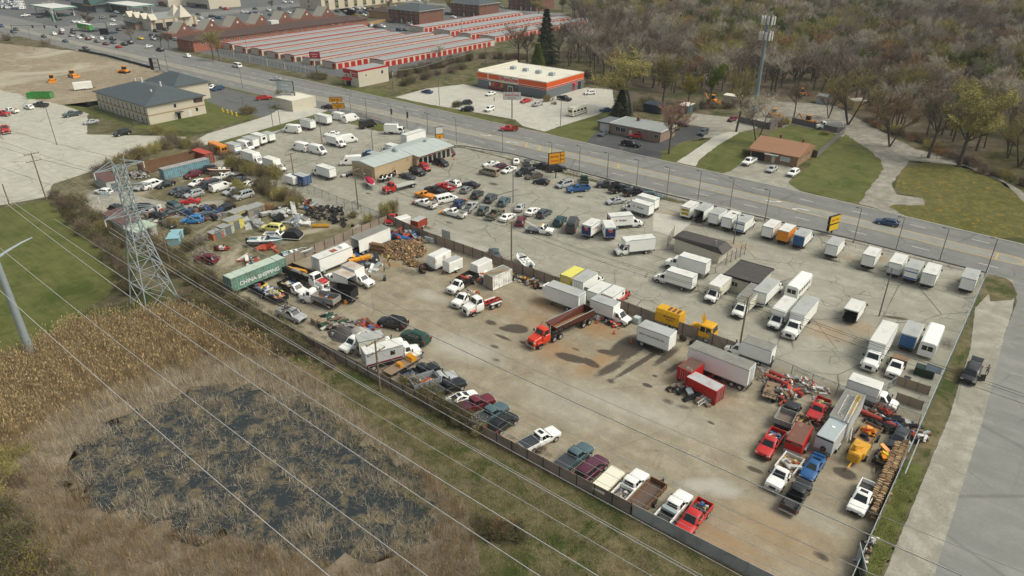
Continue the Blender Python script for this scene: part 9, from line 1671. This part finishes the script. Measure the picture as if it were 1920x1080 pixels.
def ladder(label,c,z,rz,L=5,m=None,roll=0):t=thing('ladder',label,'ladder',P(*c,z),R(rz));mb=MB();[mb.bar((-L/2,s_*.24,.05),(L/2,s_*.24,.05),.07)for s_ in(-1,1)];[mb.bar((-L/2+.2+k*.34,-.24,.05),(-L/2+.2+k*.34,.24,.05),.05)for k in range(int(L/.34))];part('frame',mb,[m or M_WFR],t);t.rotation_euler[0]=R(roll)
for k,(x,y,m_)in enumerate(((1470,560,None),(1540,560,M_STEEL),(1620,560,MATS['bollard_yellow']),(1560,660,None))):ladder('%s ladder lying on the roof of the long grey trailer'%NTH[k],e8(1400,690,x,y),3.16+.06*(k==3),-88,5.4,m_)
ladder('ladder lying slantwise on the tan ended container',e8(790,470,1120,320),2.95,60,5,M_LOG);ladder('long aluminium ladder against the divider end',e8(1260,630,1690,590),.8,-4,7.5,M_STEEL,60);ladder('short white ladder by the pallets',e8(1260,630,450,980),.7,80,2.2,None,60);ladder('ladder leaning at the grey tandem trailer',e8(1560,780,270,280),.9,-80,3,None,50);ladder('ladder sloping down from the rust roofed truck',e8(560,420,1170,740),1.0,-6,5,M_STEEL)
for k,(x,y,L_)in enumerate(((1630,650,3.6),(1560,700,3.6),(1800,960-100,3),(1060,700-150,5))):t=thing('steel_roll','%s red steel tube lying in the scrap corner'%NTH[k],'tube',P(*e8(1260,630,x,y)if k<3 else e8(1520,690,970,790)),R(-8));mb=MB();mb.cyl((-L_/2,0,.5),(L_/2,0,.5),.36,n=10);part('tube',mb,[mat('roll_red',(.36,.045,.03),.6,var=.2,dirt=.3)],t,40)
for k,c in enumerate((e8(700,390,820,500),e8(700,390,885,520),e8(980,480,1710,1000),e8(1260,630,905,560))):t=thing('liquid_tote','%s white caged liquid tote along the yard edge'%NTH[k],'tote',P(*c));mb=MB();mb.bbox(-.55,.55,-.5,.5,.18,1.15,.08);part('tank',mb,[mat('tote_white',(.50,.56,.53),.5)],t);mb=MB();mb.box(-.6,.6,-.55,.55,0,.16);[mb.box(s_*.57-.02,s_*.57+.02,y-.02,y+.02,.16,1.2)for s_ in(-1,1)for y in(-.5,-.17,.17,.5)];[mb.box(x-.02,x+.02,s_*.52-.02,s_*.52+.02,.16,1.2)for s_ in(-1,1)for x in(-.3,0,.3)];part('cage',mb,[M_STEEL],t)
for k,(c,cn)in enumerate(((e8(790,470,1255,490),'blue'),(e8(790,470,930,490),'blue'),(e8(700,390,520,440),'blue'),(e8(360,360,1710,265),'sky'),(e8(560,420,1290,850),'charcoal'),(e8(700,390,740,640),'charcoal'),(e8(1520,690,1420,220),'bluegrey'),(e8(420,500,1505,220),'blue'),(e8(420,500,1825,555),'orange'),(e8(790,470,1050,265),'yellow'))):t=thing('barrel','%s barrel among the yards, coloured %s'%(NTH[k],cn if cn in('blue','orange','yellow','charcoal')else 'pale blue'),'barrel',P(*c));mb=MB();mb.cyl((0,0,0),(0,0,.95),.32,n=10);part('drum',mb,[paint(cn)],t,40);mb=MB();mb.cyl((0,0,.95),(0,0,1.0),.34,n=10);part('lid',mb,[M_DARK],t)
for k,c in enumerate(((1151,626),(1183,642),(1118,606),e8(640,230,1475,670),e8(640,230,1690,560))):t=thing('traffic_cone','%s orange traffic cone standing on bare ground'%NTH[k],'traffic cone',P(*c));mb=MB();mb.cyl((0,0,.04),(0,0,.75),.18,.04,n=8);part('cone',mb,[mat('cone_orange',(.70,.10,.02),.5)],t);mb=MB();mb.box(-.22,.22,-.22,.22,0,.04);part('base',mb,[M_DARK],t)
for k,(x,y)in enumerate(((1380,860),(1480,900))):t=thing('pallet_stack',('stack of pallets beside the green tarpaulin heap','stack of pallets nearest the front wall')[k],'pallet stack',P(*e8(420,500,x,y)));mb=MB();[(mb.box(-.6,.6,-.5+j*.25,-.36+j*.25,i*.16+.1,i*.16+.13),mb.box(-.6+.53*(j%3),-.5+.53*(j%3),-.5,.64,i*.16,i*.16+.1))for i in range(8)for j in range(5)];part('pallets',mb,[mat('pallet_wood',(.40,.31,.20),.85,var=.2)],t)
t=thing('dumpster','dark green rubbish bin with a tilted lid in the corner pen','dumpster',P(*e8(1600,640,760,360,5.6)),R(2));mb=MB();mb.bbox(-1.6,1.0,-.8,.8,.1,1.3,.08);part('bin',mb,[mat('bin_green',(.012,.035,.022),.6)],t);mb=MB();mb.add([(-.3,-.8,1.35),(1.7,-.7,1.3),(1.7,.9,1.5),(-.3,.8,1.75)],[(0,1,2,3),(3,2,1,0)]);part('lid',mb,[mat('lid_blue',(.045,.07,.09),.5)],t)
t=thing('wheeled_bin','small teal wheeled bin by the mesh gate','bin',P(*e8(1600,640,550,440,5.6)));mb=MB();mb.loft([[(s_*x,s_*0+y,z)for x,y in((-.4,-.35),(.4,-.35),(.4,.35),(-.4,.35))]for s_,z in((.8,.05),(1,1.0))]);part('bin',mb,[mat('bin_teal',(.05,.09,.10),.6)],t);mb=MB();mb.box(-.45,.45,-.4,.4,1,1.06);part('lid',mb,[M_DARK],t);t=thing('rusty_tank','brown rusted tank beside the white tote','tank',P(*e8(1260,630,820,680)),R(-10));mb=MB();mb.cyl((-1.3,0,.65),(1.3,0,.65),.65,n=12);part('tank',mb,[M_RUST],t,40);t=thing('sheet_stand','white panel standing upright behind the divider fence','panel',P(*e8(700,390,1100,520)),0);mb=MB();mb.box(-1.2,1.2,-.08,.08,0,2.8);part('sheet',mb,[M_WEA],t);t=cargo_trailer('small white trailer by the red truck wreck',P(*e8(700,390,450,260)),R(75),L=3,W2=1.0,z1=2.0);t=cargo_trailer('maroon trailer with a grey roof at the divider',P(*e8(700,390,690,300)),R(95),L=3.2,W2=1.05,z1=2.2,cn='rustred',roof='grey')
rig('red wrecked truck cab at the divider corner',e8(700,390,240,190),e8(700,390,330,80),'pick','red',5.4,'flat',name='wrecked_truck');t=thing('plough_blade','long yellow plough blade lying on the junkyard grass','plough',P(*e8(480,380,970,375)),R(38));mb=MB();mb.loft([[(x,y,z)for y,z in((0,.05),(-.2,.4),(0,.9),(.1,.9),(-.1,.4),(.1,.05))]for x in(-1.9,1.9)]);part('blade',mb,[MC],t)
def skin(name,V,E,rad,m,parent):me=bpy.data.meshes.new(name);me.from_pydata(V,E,[]);o=bpy.data.objects.new(name,me);link(o,parent);me.materials.append(m);md=o.modifiers.new('skin','SKIN');sv=me.skin_vertices[0].data if me.skin_vertices else None;return o,rad
def person(label,c,rz,shirt,trousers,hair=(.03,.02,.015),bend=0,arm=(.25,.35)):
 t=thing('person',label,'person',P(*c),R(rz));V=[(0,0,.95),(0,0,1.2),(.02+bend*.2,0,1.42),(.04+bend*.35,0,1.54),(.06+bend*.4,0,1.68)];E_=[(0,1),(1,2),(2,3),(3,4)];r_=[.15,.13,.13,.055,.10]
 for s_ in(-1,1):
  b=len(V);V+=[(.02,s_*.10,.88),(.06*s_,s_*.11,.48),(-.04+.06*s_,s_*.11,.08),(.12+.06*s_,s_*.12,.04)];r_+=[.09,.06,.045,.04];E_+=[(0,b),(b,b+1),(b+1,b+2),(b+2,b+3)]
  b=len(V);V+=[(V[2][0],s_*.20,1.40),(V[2][0]+.05,s_*.26,1.13),(V[2][0]+arm[0],s_*.22,1.13-.22+arm[1]*.6)];r_+=[.06,.045,.032];E_+=[(2,b),(b,b+1),(b+1,b+2)];h_=V[-1]
  for q in range(5):V.append((h_[0]+.09-.02*(q==0),h_[1]+(q-2)*.022*(1.6 if q==0 else 1),h_[2]-.03+.01*(q%2)));r_.append(.010);E_.append((b+2,len(V)-1))
 def sk(nm,idx,k,m):
  mp={v:i for i,v in enumerate(idx)};me=bpy.data.meshes.new(nm);me.from_pydata([V[i]for i in idx],[(mp[a],mp[c_])for a,c_ in E_ if a in mp and c_ in mp],[]);me.materials.append(m);o=bpy.data.objects.new(nm,me);link(o,t);o.modifiers.new('skin','SKIN');o.modifiers.new('smooth','SUBSURF').levels=1
  if not me.skin_vertices:
   bm=bmesh.new();bm.from_mesh(me);bm.verts.layers.skin.verify();bm.to_mesh(me);bm.free()
  for i,v in enumerate(idx):d=me.skin_vertices[0].data[i];d.radius=(r_[v]*k,r_[v]*k);d.use_root=i==0
 n=len(V);sk('body',list(range(n)),1,mat('skin',(.42,.25,.17),.6));sk('shirt',[1,0,2,9,10,17+0,18],1.14,shirt);sk('trousers',[0,5,6,7,13,14,15],1.15,trousers);mb=MB();h_=V[4];mb.sphere((h_[0]-.015,0,h_[2]+.04),.115,(1,.95,.85));part('hair',mb,[mat('hair_%.3f'%hair[0],hair,.8)],t,60);return t
CL=lambda n,c:mat('cloth_'+n,c,.9);DK=CL('dark',(.03,.035,.045))
person('person in a grey jacket beside the open wagon door',(1849,703),120,CL('grey',(.16,.18,.2)),DK);person('person in a green shirt standing by the log heap',e8(560,420,1365,665),200,CL('green',(.02,.20,.07)),DK);person('person in a green shirt reaching toward the logs',e8(560,420,1290,725),20,CL('green',(.02,.20,.07)),DK,arm=(.45,.5));person('person in a yellow vest bending at the log heap',e8(560,420,1340,580),90,CL('hi_yellow',(.60,.65,.06)),DK,bend=1.2);person('person in black walking across the store car park',e8(880,100,372,722),200,DK,DK);person('person in a white shirt beside the red store sedan',e8(880,100,946,722),180,CL('white',(.6,.6,.58)),DK);person('person in an orange vest behind the white pickup',e8(0,90,258,972),0,CL('hi_orange',(.70,.22,.06)),DK)
# ------------------------------------------------------------------ thin air
m,t,b=node_mat('haze');t.nodes.remove(b);pv=N(t,'VolumePrincipled',i_Density=.00012);pv.inputs['Color'].default_value=(.80,.86,.88,1);t.links.new(pv.outputs[0],t.nodes['Material Output'].inputs['Volume'])
mb=MB();mb.box(-3900,1400,-250,3000,-1,75);mb.build('haze',m,smooth=0)['kind']='stuff'
